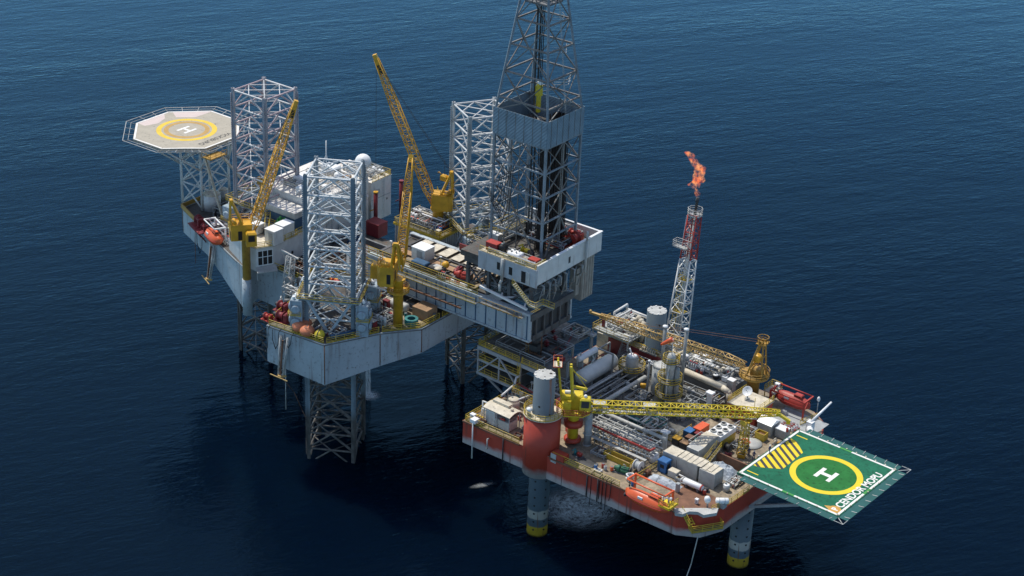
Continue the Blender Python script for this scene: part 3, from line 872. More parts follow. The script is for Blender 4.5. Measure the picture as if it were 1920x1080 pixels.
# ------------------------------------------------------------------ production platform helideck
KZ = 22.2
HX0, HX1, HY0, HY1 = -54.6, -34.2, -32.3, -12.0
kc = ((HX0 + HX1) / 2, (HY0 + HY1) / 2)
kd = thing('square_helideck', 'green square helideck with yellow circle and white H on the red platform', 'helideck', FM, kc, 0)
hw = (HX1 - HX0) / 2; hv = (HY1 - HY0) / 2
paint('heli_green', (0.022, 0.15, 0.085), 0.85, rust=0.0, var=0.25, dirt=0.3, scale=0.25, spec=0.12)
paint('heli_disc', (0.03, 0.17, 0.045), 0.85, rust=0.0, var=0.2, dirt=0.2, scale=0.4, spec=0.12)
paint('bright_yellow', (0.76, 0.58, 0.01), 0.6, rust=0, var=0.08)
paint('bright_green', (0.06, 0.3, 0.06), 0.7, rust=0, var=0.1)
paint('logo_orange', (0.55, 0.3, 0.06), 0.7, rust=0, var=0.1)
paint('net_green', (0.015, 0.10, 0.095), 0.8, rust=0, var=0.2)
part('deck_plate', G().box(-hw, -hv, KZ - 0.4, hw, hv, KZ), 'heli_green', kd)
ccx, ccy = -1.75, 0.0
part('centre_disc', G().lathe([(5.32, KZ), (5.32, KZ + 0.008)], (ccx, ccy, 0), n=56), 'heli_disc', kd)
part('landing_circle', ring(5.32, 6.42, KZ, KZ + 0.016, 64, ccx, ccy), 'bright_yellow', kd)
g = G()
g.box(ccx + .87, ccy - 1.75, KZ + .008, ccx + 1.63, ccy + 1.75, KZ + .016); g.box(ccx - 1.63, ccy - 1.75, KZ + .008, ccx - .87, ccy + 1.75, KZ + .016); g.box(ccx - .87, ccy - .42, KZ + .008, ccx + .87, ccy + .42, KZ + .016)
part('letter_mark', g.rot(0, R(0), ccx, ccy), 'mark_white', kd, 'white letter H in the yellow circle')
g = G()
e = 0.42
def strip(g, a, b, w_=0.42): g.bar((*a, KZ + 0.02), (*b, KZ + 0.02), w_, 0.06)
strip(g, (hw - e, hv - e), (hw - e, -hv + e))
for s in (1, -1):
    strip(g, (hw - e, s * (hv - e)), (1.2, s * (hv - e))); strip(g, (-1.2, s * (hv - e)), (-hw + e, s * (hv - e)))
strip(g, (-hw + e, hv - e), (-hw + e, 1.0)); strip(g, (-hw + e, -1.2), (-hw + e, -hv + e))
part('edge_line', g, 'mark_white', kd)
g = G()
strip(g, (1.2, hv - e), (-1.2, hv - e)); strip(g, (1.2, -hv + e), (-1.2, -hv + e)); strip(g, (-hw + e, 1.0), (-hw + e, -1.2))
part('edge_gap', g, 'bright_green', kd)
# hazard striped apron
AP = [(9.45, 6.1), (9.45, -6.3), (8.1, -6.2), (5.2, -3.6), (4.9, 3.7), (8.5, 6.1)]
part('apron', G().prism(AP, KZ, KZ + 0.006), 'mark_black', kd, 'black and yellow striped walkway apron')
def clip(poly, nx, ny, c, keep_less):
    out = []
    for (x0, y0), (x1, y1) in zip(poly, poly[1:] + poly[:1]):
        d0, d1 = x0 * nx + y0 * ny - c, x1 * nx + y1 * ny - c
        if keep_less: d0, d1 = -d0, -d1
        if d0 >= 0: out.append((x0, y0))
        if (d0 >= 0) != (d1 >= 0):
            t = d0 / (d0 - d1); out.append((x0 + (x1 - x0) * t, y0 + (y1 - y0) * t))
    return out
g = G()
for k in range(-3, 14):
    c0 = -0.3 + k * 1.28
    q = clip(clip(AP, .565, .825, c0, False), .565, .825, c0 + .72, True)
    if len(q) > 2: g.prism(q, KZ + .006, KZ + .0105)
part('hazard_stripes', g, 'bright_yellow', kd)
g = G()
for y in (-8.2, 8.2): g.prism([(hw - .9, y), (hw - .9, y + .25), (7.0, y + .25), (7.0, y)], KZ, KZ + .01)
part('yellow_line', g, 'bright_yellow', kd)
text_obj('platform_name', 'CENDOR MOPU', 'mark_white', kd, (-8.62, 0.3, KZ + 0.02), -90, 2.1, label='the words CENDOR MOPU in white letters', length=14.3, font_bold=0.05)
lg = G().lathe([(1.12, KZ + .018), (1.12, KZ + 0.022)], (-8.55, 8.6, 0), n=24)
lg.prism([(-8.2, 7.75), (-6.55, 8.75), (-8.3, 9.5)], KZ + .0185, KZ + 0.0225)
lo = part('drop_logo', lg, 'logo_orange', kd, 'orange drop emblem with a white letter P')
text_obj('logo_letter', 'P', 'mark_white', lo, (-8.6, 8.5, KZ + 0.028), -80, 1.5, font_bold=0.07)
g = G()
for k in range(9):
    t = -hv + 0.8 + k * (2 * hv - 1.6) / 8
    g.tube((-hw, t, KZ - .25), (-hw - 1.75, t, KZ + .05), 0.07, 5)
    t = -hw + 0.8 + k * (2 * hw - 3.0) / 8
    g.tube((t, hv, KZ - .25), (t, hv + 1.6, KZ + .05), 0.07, 5); g.tube((t, -hv, KZ - .25), (t, -hv - 1.6, KZ + .05), 0.07, 5)
for s in (1, -1):
    g.tube((-hw, s * hv, KZ - .2), (-hw - 1.8, s * (hv + 1.6), KZ + .05), .07, 5)
    g.path([(-hw - 1.8, s * hv, KZ + .05), (-hw - 1.8, s * (hv + 1.6), KZ + .05), (-hw, s * (hv + 1.6), KZ + .05)], .06, 5)
part('net_frame', g, 'light_grey', kd)
g = G()
for a in (((-hw - 1.75, -hv, -hw, hv)), (-hw, hv, hw - 1.5, hv + 1.6), (-hw, -hv - 1.6, hw - 1.5, -hv)):
    g.box(a[0], a[1], KZ - 0.12, a[2], a[3], KZ - 0.07)
part('safety_net', g, 'net_green', kd)
g = G()
for y in (-8, -2.7, 2.7, 8):
    g.box(-hw + .5, y - .2, KZ - 1.0, hw, y + .2, KZ - 0.4)
for x in (-8, -3, 2, 7): g.box(x - .15, -hv + .4, KZ - .8, x + .15, hv - .4, KZ - 0.42)
part('deck_beam', g, 'hull_red', kd)
g = G()
for y in (-8, 8):
    g.bar((hw - 2, y, 15), (-4.5, y, KZ - 1.0), 0.5, 0.5); g.bar((hw - 2, y, 15), (3, y, KZ - 1.0), 0.4, 0.4)
    g.bar((-4.5, y, KZ - 1), (-8.5, y, KZ - .9), .35, .4)
part('support_strut', g, 'grey', kd)
g = G()
for k in range(11):
    t = -hv + .42 + k * (2 * hv - .84) / 10
    g.cb(-hw + .15, t, KZ, .22, .22, .2)
    t = -hw + .42 + k * (2 * hw - .84) / 10
    g.cb(t, hv - .12, KZ, .22, .22, .2); g.cb(t, -hv + .12, KZ, .22, .22, .2)
part('perimeter_lamp', g, 'cream', kd)

# ------------------------------------------------------------------ kinds of deck equipment
def k_pump(label, fr, xy, z, rz=0, s=1.0, body='grey', motor='blue', cat='pump', name='pump_skid', group=None):
    t = thing(name, label, cat, fr, xy, z, rz, group)
    part('base_frame', G().box(-1.3 * s, -.6 * s, 0, 1.3 * s, .6 * s, .12 * s).box(-1.3 * s, -.6 * s, .12 * s, -1.1 * s, .6 * s, .25 * s).box(1.1 * s, -.6 * s, .12 * s, 1.3 * s, .6 * s, .25 * s), 'steel', t)
    part('motor', G().drum((-1.0 * s, 0, .75 * s), (0.1 * s, 0, .75 * s), .42 * s, 12, .2).box(-.9 * s, -.3 * s, .12 * s, 0, .3 * s, .5 * s), motor, t)
    part('pump_casing', G().lathe([(.3 * s, 0), (.5 * s, .1 * s), (.5 * s, .45 * s), (.3 * s, .55 * s)], (.45 * s, 0, .75 * s), (1, 0, 0), 12).box(.5 * s, -.3 * s, .12 * s, .95 * s, .3 * s, .5 * s), body, t)
    part('discharge_pipe', G().path([(.75 * s, 0, .8 * s), (.75 * s, 0, 1.7 * s), (.75 * s, 1.1 * s, 1.7 * s)], .13 * s, 8), body, t)
    return t

def k_tank(label, fr, xy, z, r=0.9, h=2.4, mat='light_grey', roof=None, rz=0, cat='tank', name='vertical_tank', group=None, rail=False):
    t = thing(name, label, cat, fr, xy, z, rz, group)
    part('shell', G().lathe([(r, 0.12), (r, h)], n=20), mat, t)
    part('roof', G().lathe([(r * 1.02, h), (r * .7, h + .18 * r), (.02, h + .28 * r)], n=20), roof or mat, t)
    part('base_ring', G().lathe([(r * 1.06, 0), (r * 1.06, .13)], n=20), 'steel', t)
    g = G().cyl(r * .3, 0, h + .1, .18, .35, 8).path([(r + .12, 0, .3), (r + .12, 0, h + .3), (r * .6, 0, h + .4)], .07, 6)
    part('nozzle_pipe', g, 'pipe_grey', t)
    if rail:
        part('roof_rail', G().rail([(r * math.cos(a) * .97, r * math.sin(a) * .97, h) for a in [k * PI / 5 for k in range(11)]], h=.9, step=2), 'rail_yellow', t)
    return t

def k_vessel(label, fr, xy, z, rz=0, r=.7, L_=3.0, mat='light_grey', legs='steel', cat='vessel', name='horizontal_vessel', group=None):
    t = thing(name, label, cat, fr, xy, z, rz, group)
    part('shell', G().drum((-L_ / 2, 0, r + .35), (L_ / 2, 0, r + .35), r, 18, .5), mat, t)
    for q in (-1, 1): part('saddle', G().box(q * L_ * .32 - .12, -r * .8, 0, q * L_ * .32 + .12, r * .8, r * .75 + .1), legs, t)
    part('top_nozzle', G().cyl(-L_ * .2, 0, r * 2 + .3, .14, .4, 8).cyl(L_ * .25, 0, r * 2 + .3, .2, .3, 8), 'pipe_grey', t)
    return t

def k_manifold(label, fr, xy, z, rz=0, n=5, w=.55, mat='pipe_grey', wheel='red', cat='valve manifold', name='valve_manifold', group=None, h=1.3):
    t = thing(name, label, cat, fr, xy, z, rz, group)
    L_ = n * w
    part('header_pipe', G().tube((-L_ / 2 - .3, 0, h * .45), (L_ / 2 + .3, 0, h * .45), .18, 10).tube((-L_ / 2 - .3, .9, h * .25), (L_ / 2 + .3, .9, h * .25), .14, 8), mat, t)
    part('base_frame', G().box(-L_ / 2 - .3, -.3, 0, L_ / 2 + .3, -.15, .12).box(-L_ / 2 - .3, 1.0, 0, L_ / 2 + .3, 1.15, .12).box(-L_ / 2, -.3, .01, -L_ / 2 + .12, 1.15, h * .4).box(L_ / 2 - .12, -.3, .01, L_ / 2, 1.15, h * .4), 'steel', t)
    for i in range(n):
        x = -L_ / 2 + (i + .5) * w
        part('branch', G().path([(x, 0, h * .45), (x, 0, h), (x, .9, h), (x, .9, h * .25)], .09, 6), mat, t)
        part('handwheel', G().lathe([(.2, 0), (.22, .03), (.2, .06)], (x, .45, h + .2), n=10).tube((x, .45, h), (x, .45, h + .25), .03, 5), wheel, t)
    return t

def k_exchanger(label, fr, xy, z, rz=0, L_=4, r=.45, mat='light_grey', n=2, cat='heat exchanger', name='heat_exchanger', group=None):
    t = thing(name, label, cat, fr, xy, z, rz, group)
    for i in range(n):
        zz = .5 + r + i * (2 * r + .25)
        part('shell', G().drum((-L_ / 2, 0, zz), (L_ / 2, 0, zz), r, 14, .3).lathe([(r * 1.18, 0), (r * 1.18, .14)], (L_ / 2 - .5, 0, zz), (1, 0, 0), 14), mat, t)
    for q in (-1, 1): part('saddle', G().box(q * L_ * .3 - .1, -r, 0, q * L_ * .3 + .1, r, .6 + (n - 1) * (2 * r + .2)), 'steel', t)
    part('nozzle_pipe', G().path([(-L_ * .4, 0, .5 + n * (2 * r + .25) - .3), (-L_ * .4, 0, .5 + n * (2 * r + .25) + .5), (-L_ * .4, 1.2, .5 + n * (2 * r + .25) + .5)], .12, 6), 'pipe_grey', t)
    return t

def k_cabinet(label, fr, xy, z, rz=0, sx=1.2, sy=.8, sz=1.9, mat='light_grey', roof=None, cat='cabinet', name='equipment_cabinet', group=None):
    t = thing(name, label, cat, fr, xy, z, rz, group)
    part('body', G().box(-sx / 2, -sy / 2, .08, sx / 2, sy / 2, sz), mat, t)
    part('roof', G().bev(-sx / 2 - .06, -sy / 2 - .06, sz, sx / 2 + .06, sy / 2 + .06, sz + .12, .05), roof or mat, t)
    part('door', G().box(-sx * .3, sy / 2, .25, sx * .1, sy / 2 + .04, sz * .85), 'grey', t)
    part('plinth', G().box(-sx / 2 + .05, -sy / 2 + .05, 0, sx / 2 - .05, sy / 2 - .05, .08), 'steel', t)
    return t

def k_crate(label, fr, xy, z, rz=0, sx=2, sy=1.5, sz=1.2, mat='wood', inner='dark', cat='crate', name='open_crate', group=None, lid=False):
    t = thing(name, label, cat, fr, xy, z, rz, group)
    w = .1
    g = G().box(-sx / 2, -sy / 2, .1, sx / 2, -sy / 2 + w, sz).box(-sx / 2, sy / 2 - w, .1, sx / 2, sy / 2, sz).box(-sx / 2, -sy / 2 + w, .1, -sx / 2 + w, sy / 2 - w, sz).box(sx / 2 - w, -sy / 2 + w, .1, sx / 2, sy / 2 - w, sz)
    part('side_panel', g, mat, t)
    if lid: part('lid', G().bev(-sx / 2 - .04, -sy / 2 - .04, sz, sx / 2 + .04, sy / 2 + .04, sz + .14, .05), mat if lid is True else lid, t)
    else: part('load', G().box(-sx / 2 + w, -sy / 2 + w, .1, sx / 2 - w, sy / 2 - w, sz * .7), inner, t)
    part('skid_foot', G().box(-sx / 2, -sy / 2, 0, -sx / 2 + .25, sy / 2, .1).box(sx / 2 - .25, -sy / 2, 0, sx / 2, sy / 2, .1), 'steel', t)
    return t

def k_reel(label, fr, xy, z, rz=0, r=1.0, w=1.4, mat='grey', line='dark', cat='reel', name='hose_reel', group=None):
    t = thing(name, label, cat, fr, xy, z, rz, group)
    for q in (-1, 1): part('flange', G().lathe([(r, 0), (r, .1)], (q * w / 2 - .05, 0, r + .15), (1, 0, 0), 20), mat, t)
    part('wound_line', G().lathe([(r * .72, 0), (r * .78, w * .3), (r * .72, w * .94)], (-w / 2 + .04, 0, r + .15), (1, 0, 0), 18), line, t)
    part('stand', G().bar((-w / 2 - .15, -r * .8, 0), (-w / 2 - .15, 0, r + .15), .12, .12).bar((-w / 2 - .15, r * .8, 0), (-w / 2 - .15, 0, r + .15), .12, .12).bar((w / 2 + .15, -r * .8, 0), (w / 2 + .15, 0, r + .15), .12, .12).bar((w / 2 + .15, r * .8, 0), (w / 2 + .15, 0, r + .15), .12, .12).tube((-w / 2 - .25, 0, r + .15), (w / 2 + .25, 0, r + .15), .08, 6), 'steel', t)
    return t

def k_drum(label, fr, xy, z, mat='blue', cat='drum', group=None, r=.3, h=.9):
    t = thing('oil_drum', label, cat, fr, xy, z, 0, group)
    part('body', G().lathe([(r, 0), (r * 1.04, h * .33), (r, h * .36), (r * 1.04, h * .66), (r, h * .7), (r, h)], n=14), mat, t)
    part('lid', G().lathe([(r * .9, h), (r * .9, h + .015)], n=14).cyl(r * .5, 0, h, .05, .04, 6), 'steel', t)
    return t

def k_filter(label, fr, xy, z, rz=0, n=3, r=.38, h=1.8, mat='white', cat='filter skid', name='filter_skid', group=None):
    t = thing(name, label, cat, fr, xy, z, rz, group)
    part('base_frame', G().box(-n * r * 1.2, -r * 1.3, 0, n * r * 1.2, r * 1.3, .14), 'steel', t)
    for i in range(n):
        x = (i - (n - 1) / 2) * r * 2.3
        part('filter_pot', G().lathe([(r, .14), (r, h), (r * .8, h + r * .35), (.02, h + r * .5)], (x, 0, 0), n=14).lathe([(r * 1.15, h * .86), (r * 1.15, h * .92)], (x, 0, 0), n=14), mat, t)
    part('feed_pipe', G().path([(-n * r * 1.2, -r - .15, .5), (n * r * 1.2, -r - .15, .5)], .1, 6).path([(-n * r * 1.1, r + .15, 1.1), (n * r * 1.1, r + .15, 1.1)], .08, 6), 'pipe_grey', t)
    return t

def k_engine(label, fr, xy, z, rz=0, mat='dark_red', s=1.0, cat='engine skid', name='engine_skid', group=None):
    t = thing(name, label, cat, fr, xy, z, rz, group)
    part('skid', G().box(-1.9 * s, -.8 * s, 0, 1.9 * s, .8 * s, .2 * s), 'steel', t)
    part('engine_block', G().bev(-1.7 * s, -.55 * s, .2 * s, .3 * s, .55 * s, 1.15 * s, .15 * s).box(-1.4 * s, -.75 * s, .5 * s, 0, -.55 * s, .9 * s).box(-1.4 * s, .55 * s, .5 * s, 0, .75 * s, .9 * s), mat, t)
    part('cylinder_head', G().box(-1.5 * s, -.45 * s, 1.15 * s, .1 * s, -.1 * s, 1.4 * s).box(-1.5 * s, .1 * s, 1.15 * s, .1 * s, .45 * s, 1.4 * s), mat, t)
    part('flywheel_housing', G().lathe([(.62 * s, 0), (.75 * s, .1 * s), (.75 * s, .5 * s), (.45 * s, 1.0 * s), (.45 * s, 1.3 * s)], (.35 * s, 0, .85 * s), (1, 0, 0), 16), mat, t)
    part('radiator', G().box(-1.95 * s, -.7 * s, .2 * s, -1.72 * s, .7 * s, 1.5 * s), 'dark', t)
    part('exhaust', G().path([(-.8 * s, 0, 1.2 * s), (-.8 * s, 0, 1.9 * s), (-.2 * s, 0, 2.1 * s)], .1 * s, 8), 'pipe_grey', t)
    return t

def k_winch(label, fr, xy, z, rz=0, mat='dark_red', s=1.0, cat='winch', name='anchor_winch', group=None):
    t = thing(name, label, cat, fr, xy, z, rz, group)
    part('bed', G().box(-1.6 * s, -1.1 * s, 0, 1.6 * s, 1.1 * s, .2 * s), mat, t)
    part('cable_drum', G().lathe([(.95 * s, 0), (.95 * s, .1 * s), (.6 * s, .12 * s), (.62 * s, .7 * s), (.6 * s, 1.28 * s), (.95 * s, 1.3 * s), (.95 * s, 1.4 * s)], (-.7 * s, 0, 1.15 * s), (1, 0, 0), 18), mat, t)
    part('gear_case', G().bev(-1.5 * s, -.8 * s, .2 * s, -.85 * s, .8 * s, 1.9 * s, .2 * s), mat, t)
    part('motor', G().drum((.9 * s, 0, 1.1 * s), (1.6 * s, 0, 1.1 * s), .4 * s, 12, .2), 'dark', t)
    part('brake_frame', G().bar((.8 * s, -1 * s, .2 * s), (.8 * s, 0, 2.0 * s), .16 * s, .16 * s).bar((.8 * s, 1 * s, .2 * s), (.8 * s, 0, 2.0 * s), .16 * s, .16 * s), mat, t)
    return t

def k_container(label, fr, xy, z, rz=0, sx=6, sy=2.45, sz=2.6, mat='light_grey', roof=None, cat='container', name='shipping_container', group=None, door='grey'):
    t = thing(name, label, cat, fr, xy, z, rz, group)
    part('body', G().box(-sx / 2 + .1, -sy / 2 + .08, .12, sx / 2 - .1, sy / 2 - .08, sz - .1), mat, t)
    g = G()
    for x in (-1, 1):
        for y in (-1, 1): g.cb(x * (sx / 2 - .09), y * (sy / 2 - .09), 0, .18, .18, sz)
    for y in (-1, 1):
        g.box(-sx / 2 + .18, y * (sy / 2 - .16), sz - .16, sx / 2 - .18, y * (sy / 2), sz - .002); g.box(-sx / 2 + .18, y * (sy / 2 - .16), 0.002, sx / 2 - .18, y * (sy / 2), .16)
    part('corner_frame', g, mat, t)
    g = G()
    n = int(sx / .3)
    for i in range(n):
        x = -sx / 2 + .25 + i * (sx - .5) / n
        for y in (-1, 1): g.box(x, y * (sy / 2 - .08), .17, x + .13, y * (sy / 2 - .035), sz - .17)
    part('corrugation', g, mat, t)
    part('roof', G().box(-sx / 2 + .12, -sy / 2 + .12, sz - .1, sx / 2 - .12, sy / 2 - .12, sz + .02), roof or mat, t)
    part('door', G().box(-sx / 2 + .04, -sy / 2 + .25, .2, -sx / 2 + .1, -.03, sz - .2).box(-sx / 2 + .04, .03, .2, -sx / 2 + .1, sy / 2 - .25, sz - .2), door, t)
    return t

def k_lifeboat(label, fr, xy, z, rz=0, L_=8.6, mat='orange', yaw_canopy=True):
    t = thing('lifeboat', label, 'lifeboat', fr, xy, z, rz, 'enclosed lifeboats')
    n = 16; st = 22
    vs = []; fs = []
    for i in range(n + 1):
        x = -L_ / 2 + L_ * i / n
        q = abs(2 * i / n - 1); wdt = 1.38 * max(.03, (1 - q ** 3.2)) ** .6; kz = .55 * q ** 3
        for j in range(st):
            a = 2 * PI * j / st
            y = wdt * math.cos(a); zz = math.sin(a)
            zz = 1.3 + (zz * (1.35 - .12 * q * 4 * 0) if zz > 0 else zz * (1.3 - kz)) * (1 - .55 * q ** 4)
            vs.append((x, y * (1 if math.sin(a) < .2 else 1 - .28 * (math.sin(a) - .2)), zz))
    for i in range(n):
        for j in range(st):
            k = (j + 1) % st
            fs.append((i * st + j, (i + 1) * st + j, (i + 1) * st + k, i * st + k))
    fs.append(tuple(range(st))); fs.append(tuple(n * st + j for j in reversed(range(st))))
    part('hull', G().add(vs, fs, True), mat, t)
    g = G()
    for s in (1, -1):
        pts = []
        for i in range(1, n):
            x = -L_ / 2 + L_ * i / n; q = abs(2 * i / n - 1); w = 1.38 * max(.03, (1 - q ** 3.2)) ** .6
            pts.append((x, s * (w + .02), 1.3))
        g.path(pts, .09, 5)
    part('rubbing_band', g, 'red', t)
    g = G().bev(-L_ * .28, -.55, 2.35, -L_ * .05, .55, 3.1, .18)
    part('helm_cupola', g, mat, t)
    part('window', G().box(-L_ * .28 - .02, -.4, 2.7, -L_ * .28 + .02, .4, 2.95).box(-L_ * .25, .53, 2.65, -L_ * .09, .57, 2.9).box(-L_ * .25, -.57, 2.65, -L_ * .09, -.53, 2.9), 'black', t)
    part('side_hatch', G().box(.3, 1.02, 1.75, 1.3, 1.22, 2.2), 'clean_white', t)
    part('propeller', G().lathe([(.25, 0), (.4, .1), (.4, .3)], (L_ / 2 - .15, 0, .55), (1, 0, 0), 10), 'dark', t)
    return t

def k_davit(label, fr, xy, z, rz=0, L_=8.0, mat='red', out=2.4, h=2.6):
    t = thing('lifeboat_davit', label, 'davit', fr, xy, z, rz, 'lifeboat davits')
    for q in (-1, 1):
        x = q * L_ / 2
        part('davit_arm', G().bar((x, 0, 0), (x, 0, h), .3, .3).bar((x, -.2, h), (x, out, h + .1), .28, .28).bar((x, 0, h * .45), (x, out * .6, h), .2, .2), mat, t)
        part('fall_wire', G().tube((x * .9, out * .92, h), (x * .9, out * .92, h - 1.1), .04, 5).cb(x * .9, out * .92, h - 1.3, .25, .2, .35), 'dark', t)
    part('cross_beam', G().tube((-L_ / 2, 0, h), (L_ / 2, 0, h), .17, 8).tube((-L_ / 2, out, h + .1), (L_ / 2, out, h + .1), .14, 8), mat, t)
    part('davit_winch', G().drum((-.5, -.6, .5), (.5, -.6, .5), .4, 12, .2).box(-.7, -1.0, 0, .7, -.2, .2), 'light_grey', t)
    return t

def k_person(label, fr, xy, z, rz=0, suit='overall_blue', helmet='clean_white', lean=0.0, stride=0.12, armout=0.15):
    t = thing('person', label, 'person', fr, xy, z, rz, 'crew in blue overalls by the helideck')
    # one continuous body: loft of rings from feet to neck for each limb, joined as a skin
    me = bpy.data.meshes.new('body')
    V = [(0, 0, .95), (0, lean * .3, 1.2), (0, lean * .6, 1.42), (0, lean * .7, 1.52),
         (.1, .0, .9), (.11, stride, .5), (.11, stride * 1.1 - .04, .1), (.11, stride * 1.1 + .13, .04),
         (-.1, .0, .9), (-.11, -stride, .5), (-.11, -stride * 1.6, .1), (-.11, -stride * 1.6 + .16, .04),
         (.2, lean * .6, 1.4), (.27, lean * .6 + .02, 1.12), (.25 + armout * .3, lean + .22, .95),
         (-.2, lean * .6, 1.4), (-.28, lean * .6, 1.12), (-.26, lean + .08, .88), (0, lean * .75, 1.58)]
    E = [(0, 1), (1, 2), (2, 3), (0, 4), (4, 5), (5, 6), (6, 7), (0, 8), (8, 9), (9, 10), (10, 11), (2, 12), (12, 13), (13, 14), (2, 15), (15, 16), (16, 17), (3, 18)]
    RR = [(.15, .12), (.14, .11), (.17, .12), (.07, .07), (.1, .1), (.075, .075), (.06, .06), (.045, .04), (.1, .1), (.075, .075), (.06, .06), (.045, .04), (.08, .08), (.055, .055), (.045, .045), (.08, .08), (.055, .055), (.045, .045), (.055, .055)]
    me.from_pydata(V, E, [])
    o = bpy.data.objects.new('body', me); COL.objects.link(o)
    md = o.modifiers.new('skin', 'SKIN'); o.modifiers.new('sub', 'SUBSURF').levels = 1
    for sv, r_ in zip(me.skin_vertices[0].data, RR): sv.radius = r_
    me.skin_vertices[0].data[0].use_root = True
    bpy.context.view_layer.update()
    m2 = bpy.data.meshes.new_from_object(o.evaluated_get(bpy.context.evaluated_depsgraph_get()))
    bpy.data.objects.remove(o)
    m2.materials.clear(); m2.materials.append(MATS[suit])
    b = bpy.data.objects.new('body', m2); COL.objects.link(b); b.parent = t
    hx, hy = 0, lean * .8
    hd_ = G().ball((hx, hy + .01, 1.67), .105, 12, 8, 1.2).ball((hx, hy + .115, 1.655), .02, 6, 4).ball((hx - .1, hy, 1.66), .025, 6, 4).ball((hx + .1, hy, 1.66), .025, 6, 4)
    hp_ = part('head', hd_, 'skin', t)
    part('eye', G().ball((hx - .035, hy + .105, 1.69), .012, 6, 4).ball((hx + .035, hy + .105, 1.69), .012, 6, 4), 'black', hp_)
    part('helmet', G().lathe([(.15, 0), (.145, .03), (.125, .08), (.07, .13), (.01, .145)], (hx, hy, 1.71), n=14).box(hx - .08, hy + .1, 1.71, hx + .08, hy + .2, 1.73), helmet, t)
    for sx_, (ax, ay, az) in ((1, V[14]), (-1, V[17])):
        g = G().ball((ax, ay, az - .05), .042, 8, 6, 1.2)
        for k in range(4): g.tube((ax + (k - 1.5) * .018, ay, az - .08), (ax + (k - 1.5) * .02, ay + .03, az - .15 + abs(k - 1.5) * .006), .009, 5)
        g.tube((ax + sx_ * -.035, ay + .01, az - .04), (ax - sx_ * .05, ay + .05, az - .09), .011, 5)
        part('hand', g, 'skin', t)
    return t

def rail_thing(label, fr, pts, z=0, mat='rail_yellow', **kw):
    """a run of deck railing as a thing at its first post"""
    x0, y0, z0 = pts[0]
    g = G().rail([(x - x0, y - y0, zz - z0) for x, y, zz in pts], **kw)
    return solo('deck_railing', g, mat, label, 'railing', fr, (x0, y0), z0, 0, 'deck railings')

# ------------------------------------------------------------------ production platform: setting of the deck
g = G().box(-17, -37.5, MZ, 12.5, -12.6, MZ + 0.02)
part('process_grating', g, 'grating', mh, 'dark oily grating of the process area')
part('raised_deck', G().box(-1, -45.4, MZ, 16.4, -38.0, 21.6), 'cream', mh)
part('bulkhead', G().box(-1.05, -38.0, MZ, 13.5, -37.85, 21.62), 'dark_red', mh)
part('rust_deck', G().prism([(-26, -8.5), (-35.4, -7.5), (-34, -2.2), (-30.5, 0.2), (-27, 0.3)], MZ, MZ + .012), 'rust_brown', mh, 'rust-red painted corner of the bow deck')
part('grey_deck', G().box(-34.5, -37, MZ, -25, -43.5, MZ + .012), 'grey', mh)

rail_thing('yellow railing along the left end of the red platform', FM, [(16.3, -8, MZ), (16.3, 2.3, MZ)], bars=(1, .66, .33))
rail_thing('yellow railing on the red hull between its left corner and the leg sleeve', FM, [(16.0, 2.4, MZ), (3.6, 2.0, MZ)], bars=(1, .66, .33))
rail_thing('yellow railing on the red hull between the sleeve and the near lifeboat', FM, [(-3.8, 1.5, MZ), (-18.5, 1.0, MZ)], bars=(1, .66, .33))
rail_thing('yellow railing around the rust-red bow deck under the green helideck edge', FM, [(-34.9, -3.5, MZ), (-36.0, -8, MZ), (-36.1, -13.5, MZ)], bars=(1, .66, .33))
rail_thing('yellow railing of the far equipment deck beneath the gold crane boom', FM, [(-2, -38.5, 21.6), (-2, -45.3, 21.6), (-14, -45.3, 21.6)], bars=(1, .5))
rail_thing('yellow railing at the far edge between the flare tower and the wellhead deck', FM, [(4.5, -45.3, 21.6), (16.2, -45.3, 21.6)], bars=(1, .5))
rail_thing('yellow railing by the stair between the white containers and the fan cooler', FM, [(-19.5, -9.0, MZ), (-19.3, -1.0, MZ)], bars=(1, .5))
rail_thing('yellow railing on the dark red bulkhead behind the white vessel', FM, [(0, -38.2, 21.6), (13, -38.2, 21.6)], bars=(1, .5))

# far equipment deck
ed = solo('equipment_deck', G().box(-16, -45, MZ, -2, -38, 21.3), 'steel', 'dark raised deck under small white equipment below the gold boom', 'deck', FM, (0, 0), 0)

# ---- wellhead deck
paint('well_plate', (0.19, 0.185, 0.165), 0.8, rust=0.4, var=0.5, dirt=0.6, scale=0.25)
wd = thing('wellhead_deck', 'grey-brown wellhead deck with yellow railings below the cantilever end', 'platform', FM, (17, -21), 0)
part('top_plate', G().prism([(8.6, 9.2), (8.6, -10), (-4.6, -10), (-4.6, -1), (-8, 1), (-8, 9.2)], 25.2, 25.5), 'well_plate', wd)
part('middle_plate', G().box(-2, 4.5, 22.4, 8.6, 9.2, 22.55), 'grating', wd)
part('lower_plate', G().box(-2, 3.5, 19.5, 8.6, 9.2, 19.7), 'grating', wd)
g = G()
g.bar((-8, 9.2, 25.0), (8.6, 9.2, 25.0), .3, .7); g.bar((8.6, 9.2, 25), (8.6, -10, 25), .3, .7); g.bar((-2, 9.3, 19.5), (8.6, 9.3, 19.5), .3, .5); g.bar((-2, 9.2, 22.4), (8.6, 9.2, 22.4), .25, .4)
for x in (8.5, 3.2, -2): g.bar((x, 9.1, 19.5), (x, 9.1, 25), .3, .3); g.bar((x, 4.2, 18.5), (x, 4.2, 25), .3, .3)
g.bar((8.4, 9.35, 19.7), (3.2, 9.35, 24.8), .28, .28); g.bar((3.2, 9.35, 24.8), (-1.8, 9.35, 19.9), .28, .28)
for x, y in ((8.4, -9.8), (8.4, 0), (0, -9.8), (-4.4, -9.8), (-7.8, 2)): g.bar((x, y, 15), (x, y, 25.2), .4, .4)
